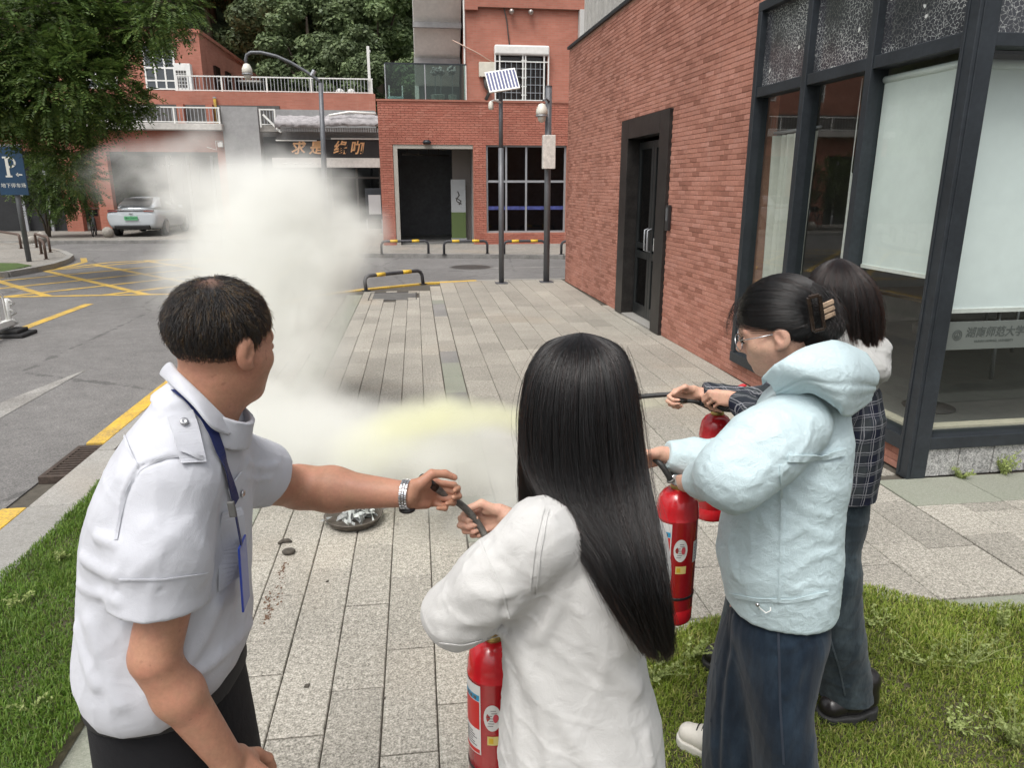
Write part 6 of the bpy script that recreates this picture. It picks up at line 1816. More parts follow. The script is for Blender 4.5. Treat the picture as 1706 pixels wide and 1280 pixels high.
    st_ = MB().bar(pv(391, 848, 1.11), pv(402, 908, 1.13), .010, .002, 0, (.978, .208, 0))
    pr.mb(st_, 'lanyard_strap', M_NAVY)
    bd = MB(); b0 = pv(403, 902, 1.14); b1 = pv(410, 1008, 1.14); bd.bar(b0, b1, .054, .004, 0, (.978, .14, 0)); pr.mb(bd, 'badge_holder', mat('blue_badge', (.02, .05, .30), .3), bevel=.002)
    cl = MB(); cl.bar(pv(384, 836, 1.085), pv(389, 862, 1.085), .012, .006, 0, (0, 1, 0)); pr.mb(cl, 'lanyard_clip', M_IRON2, bevel=.002)
    # trousers and belt
    rowsT = smooth_rows([(1.08, -.672, 1.21, .125, .15), (.98, -.672, 1.21, .13, .158), (.80, -.67, 1.21, .138, .165), (.66, -.67, 1.21, .14, .165)])
    wt = waves(8, 7, 20, 60, (1, 1, .4))
    def trous(P):
        d = loft_(P, rowsT, .02, 2.3)
        for y in (1.115, 1.315): d = smin(d, limb(P, [V3(-.68, y, .72), V3(-.64, y, .45), V3(-.655, y, .06)], [.112, .092, .085]), .03)
        d = smax(d, .055 - P[:, 2], .01)
        return d - .0035 * wt(P)
    pr.mesh('trousers', surface(trous, (-.92, .95, .03), (-.44, 1.48, 1.10), .006), M_BLACKT)
    def belt(P): 
        d = np.abs(loft_(P, [(r[0], r[1], r[2], r[3] + .002, r[4] + .002) for r in rowsT], .02, 2.3)) - .0035
        return np.maximum(d, np.abs(P[:, 2] - .985) - .017)
    pr.mesh('belt', surface(belt, (-.92, .95, .94), (-.44, 1.48, 1.06), .0045), M_RUB)
    for y in (1.115, 1.315):
        def shoe(P, y=y): return smin(ell_(P, (-.58, y, .045), (.125, .045, .045)), ell_(P, (-.65, y, .065), (.06, .042, .06)), .03)
        pr.mesh('shoe', surface(shoe, (-.75, y - .07, -.01), (-.42, y + .07, .14), .006), M_BLACKSHOE)
    # short hair: scalp mass plus combed strands
    Rf = HR.astype(f32)
    def local(P): return ((P - HC.astype(f32)) @ Rf.T) / HS
    def hairmass(P):
        p = local(P); d = ell_(p, (0, -.016, .038), (.083, .099, .090))
        hl = np.interp(p[:, 1], [-.11, -.05, -.02, .012, .03, .06, .09], [-.052, -.055, -.012, -.005, .03, .055, .072]).astype(f32)
        return smax(d, (hl - p[:, 2]) * .8, .012) * HS
    wl = (HC + (np.array([.016, -.045, .122]) * HS) @ HR) - pr.base
    t = NT('scalp_and_hair'); dv = t.n('VectorMath', operation='DISTANCE'); t.put(dv, 0, t.obj()); dv.inputs[1].default_value = tuple(wl)
    dn = t.math('ADD', dv.outputs['Value'], t.math('MULTIPLY', t.math('SUBTRACT', t.noise(t.obj(), 60, 4), .5), .03))
    t.bsdf(t.mix(t.rng(dn, .0, .03, 0, 1), (.13, .07, .05), (.008, .007, .007)), .6); M_SCALP = t.mat
    hm = pr.mesh('hair', surface(hairmass, HC - .15, HC + .16, .004), M_SCALP)
    rg = np.random.default_rng(2)
    def scalp(n, seed, lmin, lmax, keep):
        rg = np.random.default_rng(seed)
        d = rg.normal(size=(n * 3, 3)); d /= np.linalg.norm(d, axis=1)[:, None]
        p = np.array([0, -.016, .038]) + d * np.array([.083, .099, .090])
        hl = np.interp(p[:, 1], [-.11, -.05, -.02, .012, .03, .06, .09], [-.056, -.06, -.016, -.008, .026, .05, .068])
        ok = p[:, 2] > hl
        wh = np.array([.016, -.045, .122]); dist = np.linalg.norm(p - wh, axis=1)
        ok &= rg.uniform(0, 1, len(p)) < np.clip(-.02 + dist / .05, .12, 1) * keep(p)
        p = p[ok][:n]; d = d[ok][:n]; k = 6
        nrm = (p - np.array([0, -.016, .038])) / np.array([.083, .099, .090]) ** 2; nrm /= np.linalg.norm(nrm, axis=1)[:, None]
        fl_ = (p - wh); fl_ += np.array([.02, .0, -.05]) * np.clip((.09 - p[:, 2:3]) / .08, 0, 2)
        fl_ -= nrm * (fl_ * nrm).sum(1)[:, None]; fl_ /= np.linalg.norm(fl_, axis=1)[:, None] + 1e-6
        fl_ += rg.normal(0, .15, fl_.shape)
        low = np.clip((p[:, 2] + .05) / .10, .22, 1)
        L = rg.uniform(lmin, lmax, len(p)) * low
        S = [p - nrm * .002]
        for i in range(1, k):
            u = i / (k - 1)
            S.append(p + fl_ * (L * u)[:, None] + nrm * (L * (.22 * u - .19 * u * u) + .002)[:, None] + rg.normal(0, .0006, p.shape))
        S = np.stack(S, 1) * HS
        return HC + S @ HR
    pr.strands('hair_strands', scalp(11000, 5, .012, .026, lambda p: 1), .00034, M_HAIRM, .5, hm)
    pr.strands('grey_hair_strands', scalp(2400, 6, .012, .026, lambda p: .45 + .55 * (p[:, 0] > .02)), .00030, M_HAIRG, .5, hm)
    # wrist watch
    ax = (wrL - elL) / np.linalg.norm(wrL - elL); wc = wrL + ax * .002
    q = Vector(ax).to_track_quat('Z', 'Y').to_matrix().to_4x4(); q.translation = wc
    wroot = MB(); n = 26
    for i in range(n):
        a = i / n * 2 * math.pi
        for row in (-1, 0, 1):
            M = q @ Matrix.Rotation(a + (.06 if row else 0), 4, 'Z') @ Matrix.Translation((.0325, 0, row * .0062))
            wroot.box(-.0018, -.0034, -.0027, .0018, .0034, .0027, 0, M)
    wt_ = pr.mb(wroot, 'watch_strap', M_CHROME, bevel=.0006)
    wt_['kind'] = 'stuff'
    Mw = q @ Matrix.Rotation(math.pi * 1.5, 4, 'Z') @ Matrix.Translation((.036, 0, 0)) @ Matrix.Rotation(math.pi / 2, 4, 'Y')
    pr.mb(MB().lathe([(.018, -.004), (.019, .002), (.016, .005)], 20, M=Mw), 'watch_case', M_BLACKSHOE, smooth=True)
    return pr, wrL, hL
MAN, MAN_WR, MAN_HAND = build_man()
# ---- red powder extinguishers (held, so things of their own)
M_RED = mat('extinguisher_red', (.46, .012, .018), .25, 0, ns=14, na=.08, Coat_Weight=.5, Coat_Roughness=.1)
M_BRASS = mat('brass_valve', (.45, .34, .12), .35, .8); M_HOSE = mat('black_hose', (.022, .022, .021), .5, ns=60, na=.4, bs=150, bst=.3)
M_HOSEW = mat('worn_hose', (.10, .095, .085), .6, ns=70, na=.6, bs=150, bst=.4)
M_LBLW = mat('label_white', (.60, .59, .57), .5, ns=30, na=.08); M_LBLR = mat('label_red', (.50, .03, .025), .45); M_LBLB = mat('label_blue', (.03, .25, .42), .45); M_LBLY = mat('label_yellow', (.62, .50, .18), .5); M_INK = mat('label_ink', (.10, .10, .10), .6); M_INKR = mat('label_red_ink', (.5, .06, .08), .6)
def patch(R, a0, a1, z0, z1, off, n=10):
    """curved sticker on a cylinder; angles in degrees, 0 faces the viewer, positive to the viewer's right"""
    mb = MB(); V = []
    for i in range(n + 1):
        a = rad(a0 + (a1 - a0) * i / n)
        for z in (z0, z1): V.append(((R + off) * math.sin(a), -(R + off) * math.cos(a), z))
    return mb.add(V, [(2 * i, 2 * i + 2, 2 * i + 3, 2 * i + 1) for i in range(n)])
def oval(R, a0, z0, ra, rz, off, n=28):
    mb = MB(); V = [((R + off) * math.sin(rad(a0)), -(R + off) * math.cos(rad(a0)), z0)]
    for i in range(n):
        t = i / n * 2 * math.pi; a = rad(a0) + ra / R * math.cos(t)
        V.append(((R + off) * math.sin(a), -(R + off) * math.cos(a), z0 + rz * math.sin(t)))
    return mb.add(V, [(0, 1 + i, 1 + (i + 1) % n) for i in range(n)])
def extinguisher(label, top, spin=0.0, lean=(0, 0), lever_open=True):
    """top: centre of the shoulder top in the heading frame; body hangs 0.47 below"""
    R, Hh = .064, .44
    w = (top[0] * _cp + top[1] * _sp, -top[0] * _sp + top[1] * _cp, top[2] - Hh)
    t = thing('fire_extinguisher', label, 'fire extinguisher', w, -YAW, 'red fire extinguishers held by the women')
    t.rotation_euler = (lean[0], lean[1], -YAW)
    B = MB().lathe([(.052, 0), (R - .003, .004), (R, .012), (R, .052), (R - .0012, .054), (R, .056), (R, Hh - .09), (R + .0012, Hh - .088), (R, Hh - .086), (R * .985, Hh - .06), (R * .9, Hh - .032), (R * .7, Hh - .012), (R * .4, Hh)], 56)
    b = B.build('cylinder_body', M_RED, t, smooth=True)
    MB().lathe([(R + .0008, .093), (R + .0018, .094), (R + .0018, .101), (R + .0008, .102)], 56).build('black_band', M_BLACKP, t, smooth=True)
    r2 = lambda a: a + spin
    lab = patch(R, r2(-88), r2(-24), .150, .345, .0006, 14).build('label', M_LBLW, t, smooth=True)
    patch(R, r2(-86), r2(-27), .302, .318, .0011, 14).build('blue_stripe', M_LBLB, lab, smooth=True)
    patch(R, r2(-86), r2(-27), .222, .300, .0011, 14).build('red_field', M_LBLR, lab, smooth=True)
    patch(R, r2(-86), r2(-27), .153, .164, .0011, 14).build('red_foot', M_LBLR, lab, smooth=True)
    tx = MB()
    for k in range(6): p_ = patch(R, r2(-80), r2(-34 - 6 * (k % 3)), .172 + k * .007, .1745 + k * .007, .0012, 8); tx.add(p_.v, p_.f)
    for k in range(3): p_ = patch(R, r2(-66 + k * 12), r2(-58 + k * 12), .305, .314, .0016, 3); tx.add(p_.v, p_.f)
    tx.build('label_print', M_INK, lab, kind='stuff')
    ov = oval(R, r2(2), .262, .021, .037, .0006).build('oval_sticker', M_LBLW, t, smooth=True)
    tx = MB(); rr = random.Random(3)
    for k in range(7):
        a = rr.uniform(-9, 2); p_ = patch(R, r2(2 + a - 4), r2(2 + a + rr.uniform(4, 12)), .239 + k * .0072, .2408 + k * .0072, .0011, 4); tx.add(p_.v, p_.f)
    tx.build('oval_print', M_INK, ov)
    oval(R, r2(9), .262, .006, .012, .0014).build('oval_seal', M_INKR, ov)
    ys = patch(R, r2(-9), r2(20), .185, .210, .0006, 8).build('yellow_sticker', M_LBLY, t, smooth=True)
    patch(R, r2(-6), r2(4), .190, .205, .0011, 4).build('yellow_mark', mat('mark_amber', (.55, .36, .02), .5), ys)
    ws = patch(R, r2(42), r2(80), .215, .285, .0006, 10).build('check_sticker', M_LBLW, t, smooth=True)
    tx = MB()
    for k in range(6):
        for j in range(3): p_ = patch(R, r2(47 + j * 10), r2(52 + j * 10), .222 + k * .0098, .2255 + k * .0098, .0011, 2); tx.add(p_.v, p_.f)
    tx.build('check_print', mat('label_blue_ink', (.08, .10, .3), .6), ws)
    MB().lathe([(.024, Hh - .004), (.026, Hh + .004), (.024, Hh + .016), (.017, Hh + .018), (.017, Hh + .05)], 24).build('valve_collar', M_BRASS, t, smooth=True)
    vb = MB(); vb.tube([(0, 0, Hh + .02), (0, 0, Hh + .062)], .014, 14); vb.tube([(0, 0, Hh + .04), (-.030, -.004, Hh + .045)], .010, 12)
    vb.build('valve', M_IRON2, t, smooth=True)
    g = MB().lathe([(.019, -.006), (.0195, .004), (.017, .006)], 24, M=Matrix.Translation((-.016, -.022, Hh + .034)) @ Matrix.Rotation(rad(80), 4, 'X') @ Matrix.Rotation(rad(20), 4, 'Y')).build('pressure_gauge', M_CHROME, t, smooth=True)
    MB().lathe([(.015, .0062), (.015, .0072)], 20, M=Matrix.Translation((-.016, -.022, Hh + .034)) @ Matrix.Rotation(rad(80), 4, 'X') @ Matrix.Rotation(rad(20), 4, 'Y')).build('gauge_face', mat('gauge_face', (.45, .45, .43), .3), g)
    MB().bar((-.01, .0, Hh + .055), (.105, .03, Hh + .062), .026, .008).build('carry_handle', M_BLACKP, t, bevel=.003)
    MB().bar((-.015, .0, Hh + .07), (.11, .03, Hh + (.112 if lever_open else .09)), .026, .007).build('squeeze_lever', M_RED, t, bevel=.003)
    return t
def hose(label, pts, r=.0085, worn=False, nozzle=True):
    """pts in the heading frame"""
    P = np.array(pts, float); n = len(P)
    t_ = np.linspace(0, n - 1, 8 * n); Q = np.stack([np.interp(t_, np.arange(n), P[:, k]) for k in range(3)], 1)
    for _ in range(14): Q[1:-1] = (Q[:-2] + 2 * Q[1:-1] + Q[2:]) / 4
    b = P[0]; w = (b[0] * _cp + b[1] * _sp, -b[0] * _sp + b[1] * _cp, b[2])
    t = thing('hose', label, 'hose', w, -YAW, 'black extinguisher hoses')
    MB().tube([tuple(q - b) for q in Q], r, 12).build('hose_tube', M_HOSEW if worn else M_HOSE, t, smooth=True)
    if nozzle:
        d = Q[-1] - Q[-4]; d /= np.linalg.norm(d); e = Q[-1] - b
        MB().tube([tuple(e - d * .005), tuple(e + d * .02), tuple(e + d * .045)], [r * 1.15, r * 1.35, r * 1.2], 14).build('nozzle', M_BLACKP, t, smooth=True)
    MB().tube([tuple(Q[0] - b), tuple(Q[2] - b)], r * 1.35, 12).build('ferrule', M_IRON2, t, smooth=True)
    return t
def hair_shell(levels, phi0, phi1, n, k, seed, r0=.78, r1=1.02, zend=None, drift=.0, wob=.006, start=(0, .25), ends=.10, clump=.0, nclump=40):
    """strands running down a stack of elliptical sections: levels = (z, cx, cy, a, b) from the top down"""
    rg = np.random.default_rng(seed); L = np.array(levels, float)
    ph = rg.uniform(rad(phi0), rad(phi1), n); rr = rg.uniform(r0 ** 2, r1 ** 2, n) ** .5
    nc = nclump; cc = rg.uniform(rad(phi0), rad(phi1), nc); cr = rg.uniform(r0, r1, nc); cl = rg.normal(0, ends, nc); ci = np.abs(ph[:, None] - cc[None]).argmin(1)
    s0 = rg.uniform(start[0], start[1], n); s1 = 1 - np.abs(rg.normal(0, ends * .6, n) + cl[ci]); s1 = np.clip(s1, .5, 1.05)
    m = len(L) - 1; out = []
    wa, wp, wf = rg.normal(0, wob, (n, 2)), rg.uniform(0, 6.28, (n, 2)), rg.uniform(2, 6, (n, 2))
    dph = rg.normal(0, .035 + drift, n) * np.where(rg.uniform(0, 1, n) < .12, 3, 1)
    for i in range(k):
        u = s0 + (s1 - s0) * i / (k - 1); x = u * m
        iv = lambda c: np.interp(x, np.arange(m + 1), L[:, c]) if True else 0
        g_ = clump * u ** 1.5; p = ph * (1 - g_) + cc[ci] * g_ + dph * u; rr2 = rr * (1 - g_) + cr[ci] * g_
        z = iv(0); cx, cy, a, b = iv(1), iv(2), iv(3), iv(4)
        X = cx + a * rr2 * np.sin(p) + wa[:, 0] * u * np.sin(wf[:, 0] * u * 3 + wp[:, 0]); Y = cy - b * rr2 * np.cos(p) + wa[:, 1] * u * np.sin(wf[:, 1] * u * 3 + wp[:, 1])
        out.append(np.stack([X, Y, z], 1))
    A = np.stack(out, 1)
    for _ in range(5): A[:, 1:-1] = (A[:, :-2] + 2 * A[:, 1:-1] + A[:, 2:]) / 4
    return A
def shell_mesh(levels, phi0, phi1, r, n=40, rough=.02, seed=1):
    rg = np.random.default_rng(seed); L = np.array(levels, float); m = len(L)
    t_ = np.linspace(0, m - 1, m * 5); L2 = np.stack([np.interp(t_, np.arange(m), L[:, k]) for k in range(5)], 1)
    for _ in range(2): L2[1:-1] = (L2[:-2] + 2 * L2[1:-1] + L2[2:]) / 4
    ph = np.linspace(rad(phi0), rad(phi1), n); wav = 1 + rough * np.sin(ph * 23 + 1) + rough * np.sin(ph * 41)
    V = []
    for i, (z, cx, cy, a, b) in enumerate(L2):
        for j in range(n): V.append((cx + a * r * wav[j] * math.sin(ph[j]), cy - b * r * wav[j] * math.cos(ph[j]), z))
    F = [(i * n + j, i * n + j + 1, (i + 1) * n + j + 1, (i + 1) * n + j) for i in range(len(L2) - 1) for j in range(n - 1)]
    return np.array(V), np.array(F)

# ------------------------------------------------------------------ 2. woman with long black hair, white tee
def build_woman_tee():
    pr = Person('person with very long black hair in a loose white tee, seen from behind', (.11, 1.27, 0), 'women with extinguishers')
    HC = pv(966, 672, 1.33); HR = frame(rad(-32), rad(8)); HS = .90
    shL, elL, haL = pv(885, 905, 1.16), pv(768, 1022, 1.20), pv(812, 1032, 1.47)
    shR, elR, wrR = pv(1050, 890, 1.38), pv(985, 960, 1.62), pv(846, 862, 1.60)
    hR = hand_parts(wrR + V3(-.002, 0, 0), (-.25, .10, 1), (-1, .30, -.22), (.30, .95, .1), (62, 92, 48), (-.15, .30), .93, .02, (0, 3, 5, 8))
    hL = hand_parts(haL, (-.2, .7, .6), (.75, .6, -.2), (-.5, -.2, .8), (55, 70, 40), (.1, .4), .93)
    def body(P):
        d = head_sdf(P, HC, HR, HS)
        d = smin(d, cap_(P, HC + V3(0, -.01, -.06), pv(965, 850, 1.27), .050, .058), .03)
        d = smin(d, loft_(P, [(.8, .145, 1.27, .09, .07), (1.05, .14, 1.27, .09, .07), (1.3, .13, 1.27, .11, .065)], .04), .04)
        d = smin(d, limb(P, [shL, elL, haL], [.044, .036, .024]), .02); d = smin(d, limb(P, [shR, elR, wrR], [.044, .036, .024]), .02)
        d = smin(d, hand_sdf(P, hR), .010); d = smin(d, hand_sdf(P, hL), .010)
        for x in (.07, .22): d = smin(d, limb(P, [V3(x, 1.27, .85), V3(x, 1.27, .45), V3(x, 1.27, .07)], [.08, .055, .04]), .02)
        return d
    pr.mesh('body', surface(body, (-.16, .98, .0), (.42, 1.82, 1.70), .0035), M_SKIN_F)
    rows = smooth_rows([zr(824, 1.26, 915, 1040, b=.06), zr(846, 1.26, 885, 1085, b=.085), zr(880, 1.26, 862, 1108, b=.10), zr(940, 1.26, 848, 1116, b=.115), zr(1000, 1.26, 842, 1105, b=.115), zr(1060, 1.26, 838, 1068, b=.115), zr(1130, 1.26, 840, 1078, b=.125),
                        zr(1200, 1.26, 834, 1101, b=.14), zr(1255, 1.26, 832, 1106, b=.15), zr(1300, 1.26, 834, 1104, b=.15)], 60)
    w1 = waves(13, 6, 12, 30, (1, 1, .6)); w2 = waves(14, 7, 30, 70, (1, 1, .5)); c1 = creases(62, 7, 24, 55, (1, 1, .5)); c2 = creases(63, 6, 55, 110, (1, 1, 1))
    fo = haL + (elL - haL) * .55
    def tee0(P):
        d = loft_(P, rows, .02, 2.2)
        s = limb(P, [shL + V3(.02, .02, .0), shL + (elL - shL) * .55, elL + V3(-.008, 0, .0), fo], [.072, .062, .056, .054], .04)
        uf = (haL - elL) / np.linalg.norm(haL - elL)
        s = smax(s, (P - fo.astype(f32)) @ uf.astype(f32), .008)
        s2 = limb(P, [shR, shR + (elR - shR) * .8], [.068, .07], .03)
        return smin(smin(d, s, .035), s2, .03)
    fl = folds_px(tee0, [
        ([(905, 850), (885, 920), (880, 985)], .007, .0035), ([(912, 850), (895, 925), (892, 990)], .006, -.003),
        ([(945, 960), (930, 1010), (900, 1060), (850, 1068)], .013, .008), ([(850, 1060), (900, 1150), (960, 1240), (1000, 1290)], .020, .008), ([(870, 1080), (900, 1180), (920, 1280)], .018, .008), ([(845, 1090), (860, 1180), (868, 1275)], .014, .006),
        ([(960, 985), (985, 1050), (1010, 1110), (1060, 1150)], .020, .009), ([(1075, 1085), (1088, 1150), (1078, 1230), (1085, 1275)], .014, .006), ([(920, 880), (960, 960), (1005, 1010), (1040, 1030)], .014, .006),
        ([(795, 925), (830, 950), (850, 985)], .012, .005), ([(735, 1000), (790, 985), (840, 990)], .015, .007), ([(728, 1030), (780, 1035), (845, 1025)], .014, .006), ([(740, 1060), (790, 1062), (840, 1050)], .012, .006), ([(780, 960), (770, 1000), (760, 1050)], .02, .004),
        ([(860, 900), (812, 935), (770, 975)], .014, .005), ([(842, 1000), (835, 1030), (848, 1055)], .009, -.006), ([(800, 905), (822, 955), (836, 985), (845, 1010)], .004, .0025)])
    def tee(P):
        d = ridges(P, tee0(P), fl)
        d = smax(d, cap_(P, pv(965, 812, 1.27), pv(965, 770, 1.27), .075, .08) * -1, .01)
        return d - .003 * w1(P) - .0012 * w2(P) - .0075 * c1(P) - .0022 * c2(P)
    pr.mesh('tee_shirt', surface(tee, (-.20, .96, .66), (.42, 1.62, 1.42), .0038), M_TEE)
    for ln_, w_, nm in (([(905, 848), (890, 915), (882, 985)], .004, 'seam'), ([(914, 848), (900, 920), (893, 990)], .003, 'seam'), ([(800, 902), (822, 955), (838, 990), (848, 1030)], .0035, 'seam'), ([(733, 1072), (770, 1076), (846, 1056)], .004, 'seam')):
        pr.mb(ribbon(tee, ln_, w_, .0005, .0014, 40), nm, M_TEE)
    # trousers under the hem
    def trous(P):
        d = loft_(P, [(.5, .145, 1.27, .14, .1), (.9, .145, 1.27, .125, .09)], .02)
        for x in (.07, .22): d = smin(d, limb(P, [V3(x, 1.27, .7), V3(x, 1.27, .06)], [.09, .08]), .02)
        return smax(d, .05 - P[:, 2], .01)
    pr.mesh('trousers', surface(trous, (-.1, 1.1, .03), (.36, 1.44, .94), .008), M_BLACKT)
    for x in (.07, .22):
        def shoe(P, x=x): return smin(ell_(P, (x, 1.33, .045), (.045, .12, .042)), ell_(P, (x, 1.26, .06), (.04, .06, .055)), .03)
        pr.mesh('shoe', surface(shoe, (x - .07, 1.15, -.01), (x + .07, 1.48, .14), .007), M_WHITESHOE)
    # hair: back mass, front-left bundle, crown cap
    def lv(py, xl, xr, D, b, dc=0): r = zr(py, D, xl, xr, b=b); return (r[0], r[1], D + dc, r[3], b)
    back = [lv(555, 966, 972, 1.34, .003), lv(561, 940, 1000, 1.34, .03), lv(575, 905, 1035, 1.34, .07), lv(610, 882, 1050, 1.335, .10), lv(670, 870, 1058, 1.33, .115), lv(740, 868, 1064, 1.32, .115), lv(790, 880, 1072, 1.29, .105), lv(835, 912, 1083, 1.24, .085), lv(900, 960, 1098, 1.17, .058), lv(970, 996, 1109, 1.135, .042), lv(1030, 1030, 1116, 1.125, .032), lv(1092, 1074, 1118, 1.12, .024)]
    front = [lv(555, 966, 972, 1.34, .003), lv(561, 940, 1000, 1.34, .03), lv(575, 905, 1035, 1.34, .07), lv(610, 882, 1050, 1.335, .10), lv(670, 870, 1058, 1.33, .115), lv(740, 867, 1060, 1.33, .115), lv(800, 866, 1000, 1.33, .10), lv(850, 868, 960, 1.33, .08), lv(930, 872, 940, 1.33, .06)]
    V1, F1 = shell_mesh(back[:-4] + [tuple(np.array(back[-4]) * [1, 1, 1, .5, .4])], -100, 100, .90, 64, .02); V2, F2 = shell_mesh(front, -190, -5, .92, 50, .012, 2)
    hm = pr.mesh('hair', (np.concatenate([V1, V2]), np.concatenate([F1, F2 + len(V1)])), M_HAIRBASE, rl=2)
    rest = [lv(555, 966, 972, 1.34, .003), lv(561, 940, 1000, 1.34, .03), lv(575, 905, 1035, 1.34, .07), lv(610, 882, 1050, 1.335, .10), lv(670, 870, 1058, 1.33, .115), lv(740, 868, 1064, 1.33, .115), lv(800, 880, 1066, 1.34, .10), lv(880, 890, 1060, 1.36, .08)]
    A = np.concatenate([hair_shell(back, -95, 100, 9500, 22, 1, .80, 1.08, start=(.0, .06), ends=.14, clump=.86, nclump=34), hair_shell(front, -185, -20, 5000, 22, 2, .86, 1.05, start=(.0, .06), ends=.14, clump=.6), hair_shell(rest, 60, 185, 2500, 22, 6, .86, 1.02, start=(.0, .06), clump=.3)])
    pr.strands('hair_strands', A, .00042, M_HAIR, .4, hm)
    fly = hair_shell(back, -95, 95, 260, 18, 5, 1.0, 1.16, drift=.1, wob=.016, start=(.0, .2))
    pr.strands('flyaway_hair', fly, .00022, M_HAIR, .5, hm)
    # spectacles: the temple end shows left of the hair
    sp = MB(); R3 = HR.T
    W = lambda x, y, z: HC + R3 @ (np.array([x, y, z]) * HS)
    sp.tube([W(-.082, -.01, .012), W(-.085, .05, .012), W(-.082, .088, .010)], .0022, 6)
    for s_ in (-1, 1): sp.tube([W(s_ * .04 + .03 * math.cos(a), .098 - .01 * abs(s_ * .04 + .03 * math.cos(a)) / .07, -.004 + .021 * math.sin(a)) for a in np.linspace(0, 6.28, 20)], .0018, 6)
    sp.tube([W(.082, -.01, .012), W(.085, .05, .012), W(.07, .094, .010)], .0022, 6).tube([W(-.01, .1, .004), W(.01, .1, .004)], .0018, 6)
    pr.mb(sp, 'spectacles', M_BLACKP, smooth=True)
    e = extinguisher('red extinguisher at the bottom centre, half hidden by the white tee', pv(822, 1062, 1.5), spin=-4)
    hose('worn black hose pulled between the man with the watch and the white tee', [pv(824, 1050, 1.5), pv(822, 985, 1.53), pv(815, 905, 1.57), pv(797, 872, 1.585), pv(775, 846, 1.575), pv(752, 830, 1.57), pv(738, 822, 1.56), pv(724, 812, 1.55)], .0085, True)
build_woman_tee()

